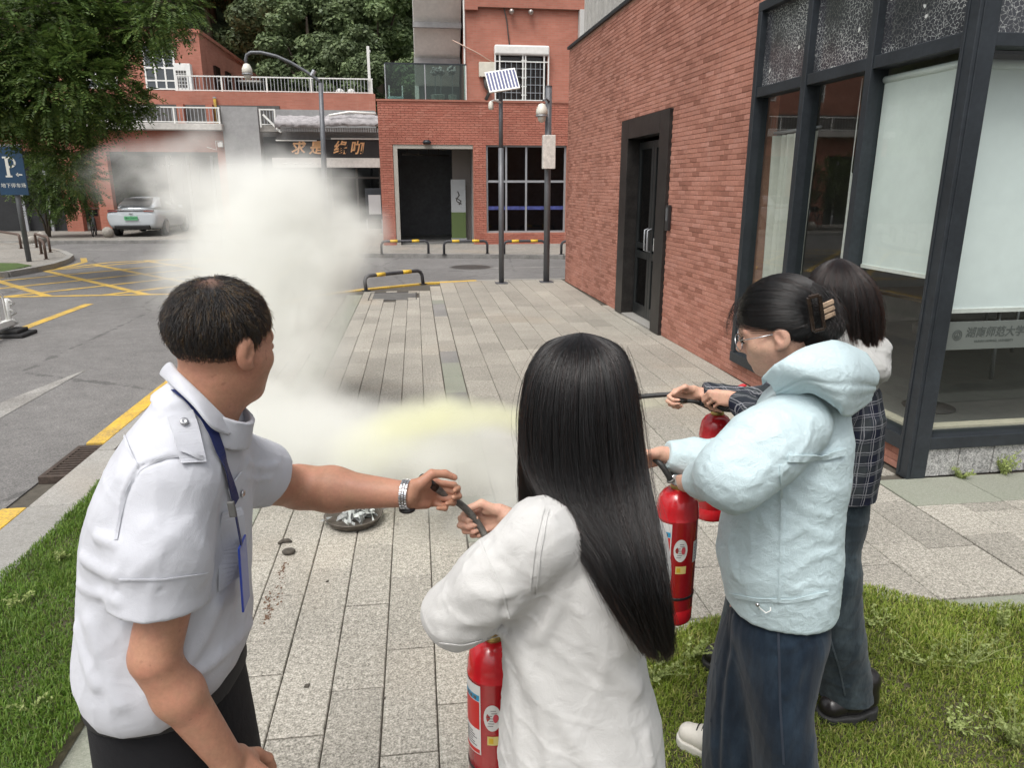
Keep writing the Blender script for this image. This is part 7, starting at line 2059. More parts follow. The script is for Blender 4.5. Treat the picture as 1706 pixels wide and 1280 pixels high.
# ------------------------------------------------------------------ 3. woman in the pale blue jacket
def build_woman_blue():
    pr = Person('person in a pale blue hooded jacket and wide dark jeans, hair in a claw clip', (.72, 1.8, .03), 'women with extinguishers')
    HC = pv(1296, 545, 1.80); HR = frame(rad(-66), rad(20), rad(4)); HS = .98
    shL, elL, haL = pv(1322, 705, 1.66), pv(1222, 790, 1.60), pv(1142, 806, 1.86)
    shR, elR, wrR = pv(1318, 690, 1.96), pv(1205, 772, 2.02), pv(1104, 757, 2.0)
    hR = hand_parts(wrR + V3(-.004, 0, -.004), (-.15, -.45, .9), (-1, .05, -.25), (.05, .85, .5), (45, 80, 45), (.0, .35), .93, .03, (0, 4, 8, 10))
    hL = hand_parts(haL, (-.6, .7, .3), (.5, .8, -.3), (-.4, -.2, .85), (60, 75, 40), (.1, .4), .92)
    def body(P):
        d = head_sdf(P, HC, HR, HS)
        d = smin(d, cap_(P, HC + V3(.015, -.01, -.05), pv(1345, 660, 1.82), .050, .058), .03)
        d = smin(d, loft_(P, [(.75, .735, 1.8, .09, .10), (1.0, .735, 1.8, .09, .10), (1.26, .75, 1.81, .075, .12)], .04), .04)
        d = smin(d, limb(P, [shL, elL, haL], [.042, .036, .024]), .02); d = smin(d, limb(P, [shR, elR, wrR], [.042, .036, .024]), .02)
        d = smin(d, hand_sdf(P, hR), .010); d = smin(d, hand_sdf(P, hL), .010)
        d = smin(d, limb(P, [V3(.745, 1.77, .75), V3(.79, 1.75, .42), V3(.815, 1.75, .1)], [.07, .05, .038]), .02)
        d = smin(d, limb(P, [V3(.71, 1.85, .75), V3(.69, 1.90, .42), V3(.69, 1.93, .1)], [.07, .05, .038]), .02)
        return d
    pr.mesh('body', surface(body, (.36, 1.46, .03), (1.0, 2.2, 1.74), .0038), M_SKIN_F)
    rows = smooth_rows([zr(640, 1.8, 1300, 1395, b=.08), zr(668, 1.8, 1275, 1405, b=.12), zr(720, 1.8, 1252, 1411, b=.15), zr(790, 1.8, 1232, 1406, b=.155), zr(830, 1.8, 1215, 1397, b=.155), zr(880, 1.8, 1205, 1394, b=.16), zr(930, 1.8, 1198, 1395, b=.165), zr(975, 1.8, 1208, 1390, b=.16), zr(1006, 1.8, 1214, 1384, b=.155)], 60)
    w1 = waves(23, 7, 14, 40, (1, 1, .8)); w2 = waves(24, 8, 45, 100); w3 = waves(25, 8, 60, 130); c1 = creases(64, 8, 30, 70, (1, 1, .8)); c2 = creases(65, 8, 70, 150)
    cuL = elL + (haL - elL) * .72; cuR = wrR + (elR - wrR) * .06
    def jk0(P):
        d = loft_(P, rows, .015, 2.25)
        s = limb(P, [shL + V3(.01, .02, -.01), shL + (elL - shL) * .5, elL, cuL], [.088, .088, .080, .046], .05)
        u = (haL - elL) / np.linalg.norm(haL - elL); s = smax(s, (P - cuL.astype(f32)) @ u.astype(f32), .008)
        s2 = limb(P, [shR, shR + (elR - shR) * .6, elR, elR + (cuR - elR) * .55, cuR + (elR - cuR) * .14, cuR], [.08, .075, .066, .056, .040, .036], .03)
        u2 = (wrR - elR) / np.linalg.norm(wrR - elR); s2 = smax(s2, (P - cuR.astype(f32)) @ u2.astype(f32), .006)
        return smin(smin(d, s2, .03), s, .016)
    fl = folds_px(jk0, [
        ([(1300, 790), (1320, 770), (1345, 740), (1352, 700)], .009, 0.0039), ([(1318, 762), (1360, 760), (1409, 752)], .006, 0.0039), ([(1318, 770), (1360, 769), (1409, 760)], .006, -.006),
        ([(1160, 760), (1200, 770), (1240, 760)], .012, 0.0033), ([(1200, 725), (1250, 735), (1300, 720)], .014, 0.0033), ([(1215, 790), (1250, 800), (1280, 780)], .012, 0.0039), ([(1230, 700), (1270, 720), (1300, 760)], .014, 0.0033), ([(1260, 660), (1290, 700), (1310, 740)], .014, 0.0033), ([(1180, 780), (1215, 812), (1260, 806)], .010, 0.0033),
        ([(1300, 820), (1302, 880), (1300, 940), (1298, 1000)], .006, 0.0033), ([(1250, 860), (1252, 920), (1245, 990)], .008, 0.0033), ([(1310, 820), (1340, 850), (1380, 860)], .012, 0.0033), ([(1310, 900), (1340, 880), (1385, 900)], .012, 0.0033), ([(1315, 960), (1350, 930), (1390, 920)], .012, 0.0033), ([(1225, 850), (1215, 900), (1225, 960)], .014, 0.0039),
        ([(1235, 830), (1270, 860), (1290, 900)], .012, 0.0028), ([(1320, 985), (1350, 970), (1380, 975)], .010, 0.0028), ([(1340, 800), (1370, 810), (1395, 820)], .010, 0.0028),
        ([(1105, 740), (1140, 760), (1165, 790)], .006, 0.0028), ([(1120, 738), (1150, 752), (1178, 775)], .006, 0.0028)])
    def jk(P):
        d = ridges(P, jk0(P), fl)
        return d - .0035 * w1(P) - .0015 * w2(P) - .0042 * c1(P) - .0015 * c2(P)
    # waist opening, elastic cuff
    pr.mesh('jacket', surface(jk, (.30, 1.46, .70), (.96, 2.16, 1.42), .0042), M_JACKET)
    hc = pv(1385, 622, 1.74)
    for ln_, w_, th_ in (([(1312, 764), (1340, 764), (1375, 761), (1408, 753)], .016, .004), ([(1300, 775), (1303, 850), (1301, 930), (1298, 1002)], .006, .003), ([(1216, 992), (1260, 1000), (1320, 1002), (1380, 988)], .012, .002)):
        pr.mb(ribbon(jk, ln_, w_, .0005, th_, 50), 'seam', M_JACKET)
    ch = creases(71, 7, 34, 80)
    ctl = [[(1270, 640, 1.71), (1299, 616, 1.675), (1342, 592, 1.69), (1388, 582, 1.75), (1424, 590, 1.86)],
           [(1270, 630, 1.69), (1300, 603, 1.635), (1347, 578, 1.645), (1398, 570, 1.70), (1442, 590, 1.84)],
           [(1284, 640, 1.675), (1320, 616, 1.605), (1372, 600, 1.60), (1424, 602, 1.645), (1462, 622, 1.80)],
           [(1292, 654, 1.68), (1340, 634, 1.60), (1386, 640, 1.585), (1428, 640, 1.62), (1460, 644, 1.79)],
           [(1296, 662, 1.695), (1348, 650, 1.63), (1394, 674, 1.61), (1412, 688, 1.635), (1450, 664, 1.78)],
           [(1300, 660, 1.72), (1350, 652, 1.68), (1392, 676, 1.68), (1408, 684, 1.70), (1446, 664, 1.80)]]
    K = np.array([[pv(*q) for q in r] for r in ctl])
    def up(K, ax, n):
        m = K.shape[ax]; t_ = np.linspace(0, m - 1, n); i = np.clip(t_.astype(int), 0, m - 2); f = t_ - i
        g = lambda j: np.take(K, np.clip(i + j, 0, m - 1), ax); sh = [1, 1, 1]; sh[ax] = n; f = f.reshape(sh)
        p0, p1, p2, p3 = g(-1), g(0), g(1), g(2)
        return .5 * (2 * p1 + (p2 - p0) * f + (2 * p0 - 5 * p1 + 4 * p2 - p3) * f ** 2 + (3 * p1 - p0 - 3 * p2 + p3) * f ** 3)
    U = up(up(K, 0, 46), 1, 70)
    nr = np.cross(np.gradient(U, axis=1), np.gradient(U, axis=0)); nr /= np.linalg.norm(nr, axis=2)[..., None] + 1e-9
    if (nr[20, 35] * (CAMP - U[20, 35])).sum() < 0: nr = -nr
    flat = U.reshape(-1, 3).astype(f32)
    dsp = .004 * ch(flat) + .0025 * w1(flat) + .0015 * w2(flat); dsp = dsp.reshape(46, 70)
    for r_, a_ in ((27, -.004), (31, -.003), (37, .004)): dsp += a_ * np.exp(-((np.arange(46)[:, None] - r_) / 1.1) ** 2)
    U = U + nr * dsp[..., None]
    F_ = np.array([(i * 70 + j, i * 70 + j + 1, (i + 1) * 70 + j + 1, (i + 1) * 70 + j) for i in range(45) for j in range(69)])
    ho = pr.mesh('hood', (U.reshape(-1, 3), F_), M_JACKET, rl=0); sd_ = ho.modifiers.new('cloth', 'SOLIDIFY'); sd_.thickness = .006; sd_.offset = 0
    dc = MB().tube([pv(1262, 1006, 1.66), pv(1266, 1014, 1.66), pv(1276, 1022, 1.65), pv(1284, 1018, 1.65), pv(1283, 1006, 1.66)], .0016, 6); pr.mb(dc, 'drawcord', M_WHITEM, smooth=True)
    pr.mb(MB().ball(pv(1262, 1008, 1.655), .006, 8), 'cord_toggle', M_CHROME, smooth=True)
    # wide jeans
    J1 = smooth_rows([zr(985, 1.79, 1236, 1366, b=.115), zr(1015, 1.785, 1226, 1374, b=.13), zr(1050, 1.78, 1220, 1374, b=.14), zr(1090, 1.77, 1228, 1362, 1.77, .13), zr(1160, 1.75, 1242, 1348, 1.75, .125), zr(1240, 1.74, 1254, 1352, 1.74, .13), zr(1300, 1.74, 1258, 1362, 1.74, .135), zr(1372, 1.74, 1260, 1374, 1.74, .14)], 50)
    J2 = smooth_rows([zr(1020, 1.84, 1222, 1330, 1.84, .10), zr(1080, 1.88, 1196, 1300, 1.88, .12), zr(1160, 1.90, 1182, 1290, 1.90, .13), zr(1240, 1.91, 1174, 1288, 1.91, .14), zr(1330, 1.92, 1170, 1290, 1.92, .145)], 50)
    wj = waves(31, 8, 20, 60, (1, 1, .22)); wk = waves(32, 8, 40, 90, (1, 1, .8)); cj = creases(69, 7, 24, 60, (1, 1, .3))
    
    def jeans0(P): return smin(loft_(P, J1, .012, 2.2), loft_(P, J2, .012, 2.2), .022)
    fj = folds_px(jeans0, [([(1228, 1020), (1214, 1120), (1205, 1280)], .010, .006), ([(1340, 1060), (1320, 1080), (1290, 1080)], .012, .005), ([(1345, 1080), (1330, 1130), (1310, 1160)], .012, .004), ([(1222, 1010), (1205, 1130), (1196, 1280)], .012, -.006)])
    def jeans(P):
        d = ridges(P, jeans0(P), fj); d = smax(d, .055 - P[:, 2], .006)
        return d - .004 * wj(P) - .0015 * wk(P) - .008 * cj(P)
    pr.mesh('jeans', surface(jeans, (.42, 1.54, .04), (1.02, 2.2, .86), .0055), M_DENIM)
    seam = ribbon(jeans, [(1296, 1022), (1298, 1100), (1300, 1180), (1306, 1275)], .006, .001, .001, 40); pr.mb(seam, 'side_seam', mat('denim_seam', (.022, .03, .045), .9, bs=500, bst=.4))
    pk = ribbon(jeans, [(1318, 1010), (1322, 1026), (1346, 1036), (1366, 1022), (1372, 1008)], .004, .001, .001, 40); pr.mb(pk, 'pocket_seam', mat('pocket_stitch', (.05, .065, .085), .9))
    # white shoes
    def shoe_pair(toe, heel, name, M, MS, hh=.05, rl=1):
        toe, heel = np.array(toe, float), np.array(heel, float); ax = (heel - toe) / np.linalg.norm(heel - toe)
        def up(P):
            d = cap_(P, toe + ax * .045 + V3(0, 0, .046), toe + ax * .11 + V3(0, 0, .052), .036, .040)
            d = smin(d, cap_(P, toe + ax * .12 + V3(0, 0, .056), heel - ax * .045 + V3(0, 0, .062), .042, .036), .03)
            d = smin(d, cap_(P, heel - ax * .05 + V3(0, 0, .07), heel - ax * .05 + V3(0, 0, .13), .038, .042), .02)
            return smax(d, .028 - P[:, 2] + toe[2], .004)
        lo = np.minimum(toe, heel) - .07; hi = np.maximum(toe, heel) + .07; lo[2] = toe[2] - .01; hi[2] = toe[2] + .2
        o = pr.mesh(name, surface(up, lo, hi, .0036), M)
        def sole(P):
            q = P.copy(); q[:, 2] = 0
            z0 = V3(1, 1, 0)
            d = smin(cap_(q, (toe + ax * .046) * z0, (toe + ax * .12) * z0, .043, .044), cap_(q, (toe + ax * .12) * z0, (heel - ax * .044) * z0, .043, .039), .03)
            return smax(d, np.abs(P[:, 2] - toe[2] - .016) - .016, .004)
        s = pr.mesh('sole', surface(sole, lo, hi, .0036), MS, o); return o, ax, toe
    t1 = gnd_h(1126, 1232, .035); 
    o, ax, toe = shoe_pair(t1 + V3(0, 0, 0), t1 + V3(.20, -.13, 0), 'shoe', M_WHITESHOE, M_SOLEW)
    la = MB(); sd = np.cross(ax, [0, 0, 1])
    for k in range(5):
        c = toe + ax * (.075 + k * .017) + V3(0, 0, .092 + .0045 * k); la.tube([c - sd * .02 - V3(0, 0, .006), c + V3(0, 0, .003), c + sd * .02 - V3(0, 0, .006)], .0022, 5)
    pr.mb(la, 'laces', M_BLACKP, o)
    shoe_pair(V3(.68, 1.76, .035), V3(.90, 1.72, .035), 'shoe', M_WHITESHOE, M_SOLEW)
    # hair swept back to the clip
    Rf = HR
    L = lambda p: HC + (np.asarray(p) * HS) @ Rf
    loc = lambda P: ((P - HC.astype(f32)) @ Rf.T.astype(f32)) / HS
    clip_l = np.array([.045, -.115, .012])
    clip_l = loc(pv(1372, 522, 1.72)[None].astype(f32))[0].astype(float)
    def hairm(P):
        p = loc(P); d = ell_(p, (0, -.018, .036), (.087, .104, .093))
        hl = np.interp(p[:, 1], [-.13, -.07, -.03, .0, .03, .07, .1], [-.085, -.075, -.04, .012, .028, .045, .06]).astype(f32)
        d = smax(d, (hl - p[:, 2]) * .85, .014) * HS
        b1, b2 = pv(1352, 505, 1.76), pv(1382, 545, 1.73)
        d = smin(d, cap_(P, b1, b2, .042, .036), .03)
        return smin(d, cap_(P, pv(1345, 560, 1.77), pv(1375, 560, 1.76), .028, .025), .02)
    hm = pr.mesh('hair', surface(hairm, HC - V3(.22, .22, .2), HC + V3(.22, .22, .2), .004), M_HAIRBASE)
    rg = np.random.default_rng(7); n = 9000
    # roots along the hairline and scalp, running to the clip over the skull
    d = rg.normal(size=(n * 4, 3)); d /= np.linalg.norm(d, axis=1)[:, None]; c0 = np.array([0, -.018, .036]); ra = np.array([.088, .105, .094])
    p = c0 + d * ra; hl = np.interp(p[:, 1], [-.13, -.07, -.03, .0, .03, .07, .1], [-.09, -.08, -.045, .006, .022, .04, .055])
    p = p[p[:, 2] > hl][:n]; e0 = (p - c0) / ra; e1 = (clip_l - c0) / ra; e1 /= np.linalg.norm(e1)
    k = 14; S = []
    for i in range(k):
        u = i / (k - 1); v = e0 * (1 - u) + e1 * u * 1.0 + 0; v /= np.linalg.norm(v, axis=1)[:, None] + 1e-6
        lift = 1.0 + .02 * math.sin(u * 3.1) + rg.normal(0, .004, (n, 1)) * (1 if i == 0 else 0)
        S.append(c0 + v * ra * (lift + (rr_ if i else 0)))
        if i == 0: rr_ = rg.uniform(-.01, .03, (n, 1))
    S = np.stack(S, 1); A = HC + (S * HS) @ Rf
    pr.strands('hair_strands', A, .0004, M_HAIR, .6, hm)
    # loose locks over the forehead and the bun tail
    B = []
    for q in range(34):
        j = rg.normal(0, 3, 2); a = pv(1226 + j[0], 505 + j[1], 1.80); pts = [a + V3(-.004 * u - .012 * math.sin(u * 2), .0, -.085 * u) + rg.normal(0, .002, 3) * u for u in np.linspace(0, rg.uniform(.5, 1.1), 14)]; B.append(pts)
    for q in range(900):
        a = pv(1368 + rg.normal(0, 9), 512 + rg.normal(0, 14), 1.735 + rg.normal(0, .012)); b = pv(1392 + rg.normal(0, 10), 550 + rg.normal(0, 12), 1.72 + rg.normal(0, .02)); m = (a + b) / 2 + V3(.02, -.02, .015) * rg.uniform(.3, 1.4)
        B.append([a * (1 - u) ** 2 + m * 2 * u * (1 - u) + b * u * u for u in np.linspace(0, 1, 14)])
    pr.strands('loose_hair', np.array(B), .00035, M_HAIR, .4, hm)
    # claw clip
    M_TORT = mat('tortoise_shell', (.022, .014, .010), .2, ns=40, na=.6); M_AMB = mat('amber_shell', (.36, .26, .18), .25, ns=60, na=.3)
    cx = pv(1360, 522, 1.685); ux = pv(1376, 518, 1.685) - cx; ux /= np.linalg.norm(ux); vz = pv(1366, 560, 1.69) - cx; vz /= np.linalg.norm(vz)
    C = lambda a, b, dd=0: cx + ux * a + vz * b + V3(0, -dd, 0)
    cp_ = MB(); w = .013; hgt = .043
    for a, b in ((C(-w, -hgt), C(-w, hgt)), (C(w, -hgt), C(w, hgt)), (C(-w, -hgt), C(w, -hgt)), (C(-w, hgt), C(w, hgt))): cp_.bar(a, b, .009, .008, 0, (0, -1, 0))
    cl = pr.mb(cp_, 'hair_clip', M_TORT, bevel=.002)
    ca = MB()
    for b in (-.012, .003, .018): ca.bar(C(.014, b, -.004), C(.048, b - .004, -.012), .012, .006, 0, (0, -1, 0))
    pr.mb(ca, 'clip_tooth', M_AMB, cl, bevel=.002)
    # spectacles
    W = lambda x, y, z: HC + np.array([x, y, z]) * HS @ Rf
    sp = MB()
    for s_ in (-1, 1): sp.tube([W(s_ * .034 + .024 * math.cos(a), .105 - .012 * abs(math.cos(a) * .7 + 1) * .5, -.006 + .022 * math.sin(a)) for a in np.linspace(0, 6.28, 24)], .0016, 6)
    for s_ in (-1, 1): sp.tube([W(s_ * .058, .098, .004), W(s_ * .078, .05, .004), W(s_ * .08, -.012, .002)], .0014, 6)
    sp.tube([W(-.01, .102, -.002), W(.01, .102, -.002)], .0014, 6)
    pr.mb(sp, 'spectacles', M_CHROME, smooth=True)
    ey = MB()
    for s_ in (-1, 1): ey.ball(W(s_ * .032, .086, -.004), .0095, 12)
    pr.mb(ey, 'eyes', mat('dark_eye', (.03, .02, .015), .1), smooth=True)
    extinguisher('red extinguisher in front of the pale blue jacket', pv(1131, 812, 2.0), spin=0)
    hose('short black hose rising from the middle extinguisher to the blue jacket wearer', [pv(1118, 802, 1.97), pv(1112, 790, 1.97), pv(1100, 772, 1.98), pv(1086, 762, 2.0), pv(1070, 752, 2.02), pv(1045, 742, 2.06), pv(1010, 735, 2.1)], .009)
def gnd_h(px, py, z):
    """ground point in the heading frame"""
    v = (py - 640) / FPX; t = (z - EYE) / (-_st - v * _ct); return V3((px - 853) / FPX * t, (_ct - v * _st) * t, z)
build_woman_blue()

# ------------------------------------------------------------------ 4. woman in the plaid shirt, farthest
def build_woman_plaid():
    pr = Person('person in a dark plaid shirt with grey hood and black shoes behind the blue jacket', (1.08, 2.28, .03), 'women with extinguishers')
    HC = pv(1398, 508, 2.27); HR = frame(rad(-50), rad(12)); HS = .97
    shR, elR, wrR = pv(1348, 640, 2.46), pv(1262, 672, 2.60), pv(1160, 655, 2.62)
    shL, elL, haL = pv(1392, 680, 2.16), pv(1280, 712, 2.26), pv(1226, 664, 2.5)
    hR = hand_parts(wrR, (-.1, -.25, .95), (-1, -.05, -.15), (.1, .9, .35), (48, 75, 40), (.0, .35), .93, .03, (0, 4, 8, 12))
    hL = hand_parts(haL, (-.5, .5, .6), (-.8, .5, -.1), (-.2, -.5, .8), (50, 60, 40), (.1, .4), .92)
    def body(P):
        d = head_sdf(P, HC, HR, HS)
        d = smin(d, cap_(P, HC + V3(.01, 0, -.05), pv(1408, 612, 2.28), .05, .052), .03)
        d = smin(d, loft_(P, [(.8, 1.085, 2.28, .09, .10), (1.1, 1.10, 2.28, .09, .10), (1.32, 1.09, 2.28, .06, .08)], .04), .04)
        d = smin(d, limb(P, [shL, elL, haL], [.042, .036, .024]), .02); d = smin(d, limb(P, [shR, elR, wrR], [.042, .036, .024]), .02)
        d = smin(d, hand_sdf(P, hR), .010); d = smin(d, hand_sdf(P, hL), .010)
        d = smin(d, limb(P, [pv(1380, 960, 2.2), pv(1394, 1060, 2.2), pv(1416, 1168, 2.24)], [.075, .055, .04]), .02)
        return smin(d, limb(P, [V3(1.0, 2.40, .75), V3(.94, 2.46, .45), V3(.92, 2.5, .13)], [.075, .055, .04]), .02)
    pr.mesh('body', surface(body, (.55, 2.0, .03), (1.3, 2.76, 1.74), .0045), M_SKIN_F)
    rows = smooth_rows([zr(612, 2.28, 1368, 1440, b=.07), zr(640, 2.28, 1340, 1456, b=.13), zr(690, 2.28, 1325, 1460, b=.165), zr(760, 2.28, 1318, 1457, b=.16), zr(820, 2.28, 1310, 1449, b=.155), zr(868, 2.28, 1300, 1441, b=.155)], 40)
    w1 = waves(41, 7, 14, 40, (1, 1, .7)); w2 = waves(42, 8, 40, 90); cs = creases(67, 7, 26, 60, (1, 1, .6))
    def sh(P):
        d = loft_(P, rows, .015, 2.25)
        s = limb(P, [shR, elR, wrR + (elR - wrR) * .10], [.07, .056, .044], .03); u = (wrR - elR) / np.linalg.norm(wrR - elR); s = smax(s, (P - (wrR + (elR - wrR) * .10).astype(f32)) @ u.astype(f32), .005)
        s2 = limb(P, [shL, elL, haL + (elL - haL) * .2], [.07, .06, .046], .03)
        return smin(smin(d, s, .03), s2, .03) - .004 * w1(P) - .0016 * w2(P) - .008 * cs(P)
    pr.mesh('plaid_shirt', surface(sh, (.62, 1.98, .90), (1.34, 2.72, 1.52), .005), M_PLAID)
    def hood(P):
        d = smin(ell_(P, pv(1432, 598, 2.2), (.10, .10, .055), frame(rad(-60), rad(-28))), cap_(P, pv(1396, 560, 2.18), pv(1462, 582, 2.2), .036, .03), .03)
        d = smin(d, cap_(P, pv(1464, 580, 2.2), pv(1452, 640, 2.2), .028, .022), .03)
        d = smax(d, -ell_(P, pv(1420, 556, 2.26), (.09, .085, .045), frame(rad(-60), rad(-24))), .012)
        return d - .005 * w1(P) - .003 * w2(P) - .014 * ch2(P)
    ch2 = creases(68, 7, 36, 80)
    pr.mesh('hood', surface(hood, pv(1430, 600, 2.2) - .2, pv(1430, 600, 2.2) + .2, .0045), M_GREYHOOD)
    rowsJ = smooth_rows([zr(815, 2.28, 1318, 1440, b=.14), zr(850, 2.28, 1312, 1438, b=.145), zr(900, 2.28, 1310, 1424, b=.15), zr(960, 2.28, 1310, 1412, b=.14), (.55, 1.03, 2.3, .11, .13)], 30)
    wj = waves(51, 8, 24, 60, (1, 1, .5)); cj = creases(66, 7, 26, 60, (.6, .6, 1))
    a1, a2, a3 = pv(1380, 960, 2.2), pv(1392, 1060, 2.2), pv(1412, 1168, 2.24)
    def jeans(P):
        d = loft_(P, rowsJ, .02, 2.2)
        d = smin(d, limb(P, [a1, a2, a3], [.098, .090, .098], .03), .04)
        d = smin(d, limb(P, [V3(1.0, 2.40, .75), V3(.94, 2.46, .45), V3(.92, 2.5, .13)], [.11, .1, .1], .03), .03)
        return smax(d - .005 * wj(P) - .002 * w2(P) - .008 * cj(P), .115 - P[:, 2], .006)
    pr.mesh('jeans', surface(jeans, (.74, 2.0, .04), (1.32, 2.66, 1.0), .006), M_DENIM2)
    seam = ribbon(jeans, [(1370, 1010), (1385, 1070), (1400, 1120), (1408, 1160)], .006, .001, .001, 30); pr.mb(seam, 'side_seam', mat('washed_seam', (.05, .065, .075), .9, bs=400, bst=.5))
    def shoe(toe, heel):
        toe, heel = np.array(toe, float), np.array(heel, float); ax = (heel - toe) / np.linalg.norm(heel - toe); L_ = np.linalg.norm(heel - toe)
        def up(P):
            d = cap_(P, toe + ax * .048 + V3(0, 0, .062), toe + ax * .12 + V3(0, 0, .072), .042, .044)
            d = smin(d, cap_(P, toe + ax * .13 + V3(0, 0, .075), heel - ax * .05 + V3(0, 0, .08), .044, .038), .03)
            d = smin(d, cap_(P, heel - ax * .055 + V3(0, 0, .08), heel - ax * .055 + V3(0, 0, .15), .04, .044), .02)
            q = (P - toe.astype(f32)) @ ax.astype(f32)
            d = d + .0025 * np.exp(-((q - .085) / .004) ** 2)
            return smax(d, .038 - P[:, 2] + toe[2], .004)
        lo = np.minimum(toe, heel) - .08; hi = np.maximum(toe, heel) + .08; lo[2] = toe[2] - .01; hi[2] = toe[2] + .22
        o = pr.mesh('shoe', surface(up, lo, hi, .0036), M_BLACKSHOE)
        def sole(P):
            q = P.copy(); q[:, 2] = 0; z0 = V3(1, 1, 0)
            d = smin(cap_(q, (toe + ax * .048) * z0, (toe + ax * .12) * z0, .049, .05), cap_(q, (toe + ax * .12) * z0, (heel - ax * .05) * z0, .048, .044), .03)
            t_ = (P - toe.astype(f32)) @ ax.astype(f32)
            d = smax(d, np.abs(P[:, 2] - toe[2] - .021) - .021, .004)
            arch = np.maximum(np.abs(t_ - L_ * .60) - .022, P[:, 2] - toe[2] - .022)
            return smax(d, -arch, .006)
        pr.mesh('sole', surface(sole, lo, hi, .0036), M_SOLE, o)
    t1 = gnd_h(1362, 1205, .04); shoe(t1, t1 + V3(.235, .055, 0))
    shoe(V3(.76, 2.46, .04), V3(.97, 2.52, .04))
    lv = lambda py, xl, xr, D, b: (lambda r: (r[0], r[1], D, r[3], b))(zr(py, D, xl, xr, b=b))
    hl = [lv(430, 1396, 1400, 2.27, .003), lv(434, 1385, 1412, 2.27, .03), lv(445, 1368, 1428, 2.27, .07), lv(470, 1350, 1454, 2.27, .115), lv(510, 1345, 1462, 2.27, .13), lv(550, 1352, 1462, 2.26, .12), lv(590, 1385, 1456, 2.24, .085), lv(630, 1415, 1458, 2.2, .05)]
    V, F = shell_mesh(hl, -160, 130, .93, 60, .012)
    hm = pr.mesh('hair', (V, F), M_HAIRBASE_B, rl=2)
    pr.strands('hair_strands', hair_shell(hl, -165, 135, 6000, 16, 9, .86, 1.08, wob=.010, start=(0, .1), ends=.15, clump=.5), .0005, M_HAIRB, .4, hm)
    extinguisher('red extinguisher farthest from the viewer, partly behind the pale blue sleeve', pv(1195, 690, 2.7), spin=60)
    hose('black hose and long nozzle held level by the plaid sleeved hand', [pv(1184, 676, 2.68), pv(1176, 672, 2.67), pv(1160, 660, 2.64), pv(1148, 656, 2.62), pv(1120, 657, 2.62), pv(1090, 659, 2.64), pv(1066, 661, 2.66)], .0095)
    hose('short black nozzle below the plaid sleeved hand with powder leaving it', [pv(1186, 682, 2.66), pv(1172, 676, 2.62), pv(1158, 669, 2.6), pv(1142, 668, 2.6)], .0075)
build_woman_plaid()
# ================================================================== SMOKE AND POWDER (density grids built from turbulent noise)
def lattice_noise(shape, cells, rng):
    g = rng.random([c + 2 for c in cells]).astype(f32)
    for ax in range(3):
        n = shape[ax]; t = np.linspace(0, cells[ax], n, endpoint=False); i = t.astype(int); f = (t - i).astype(f32); f = f * f * (3 - 2 * f)
        sh = [1, 1, 1]; sh[ax] = n
        g = np.take(g, i, ax) * (1 - f.reshape(sh)) + np.take(g, i + 1, ax) * f.reshape(sh)
    return g
def fbm(shape, base, octs, rng, gain=.55):
    s = 0; a = 1; tot = 0
    for o in range(octs): s = s + a * lattice_noise(shape, [max(1, int(b * 2 ** o)) for b in base], rng); tot += a; a *= gain
    return s / tot
def warp(vol, dx, dy, dz):
    n = vol.shape; I = np.indices(n, dtype=f32)
    I[0] += dx; I[1] += dy; I[2] += dz
    for k in range(3): np.clip(I[k], 0, n[k] - 1.001, out=I[k])
    J = I.astype(np.int32); F_ = I - J; out = 0
    for a in (0, 1):
        for b in (0, 1):
            for c in (0, 1):
                out = out + vol[J[0] + a, J[1] + b, J[2] + c] * (F_[0] if a else 1 - F_[0]) * (F_[1] if b else 1 - F_[1]) * (F_[2] if c else 1 - F_[2])
    return out
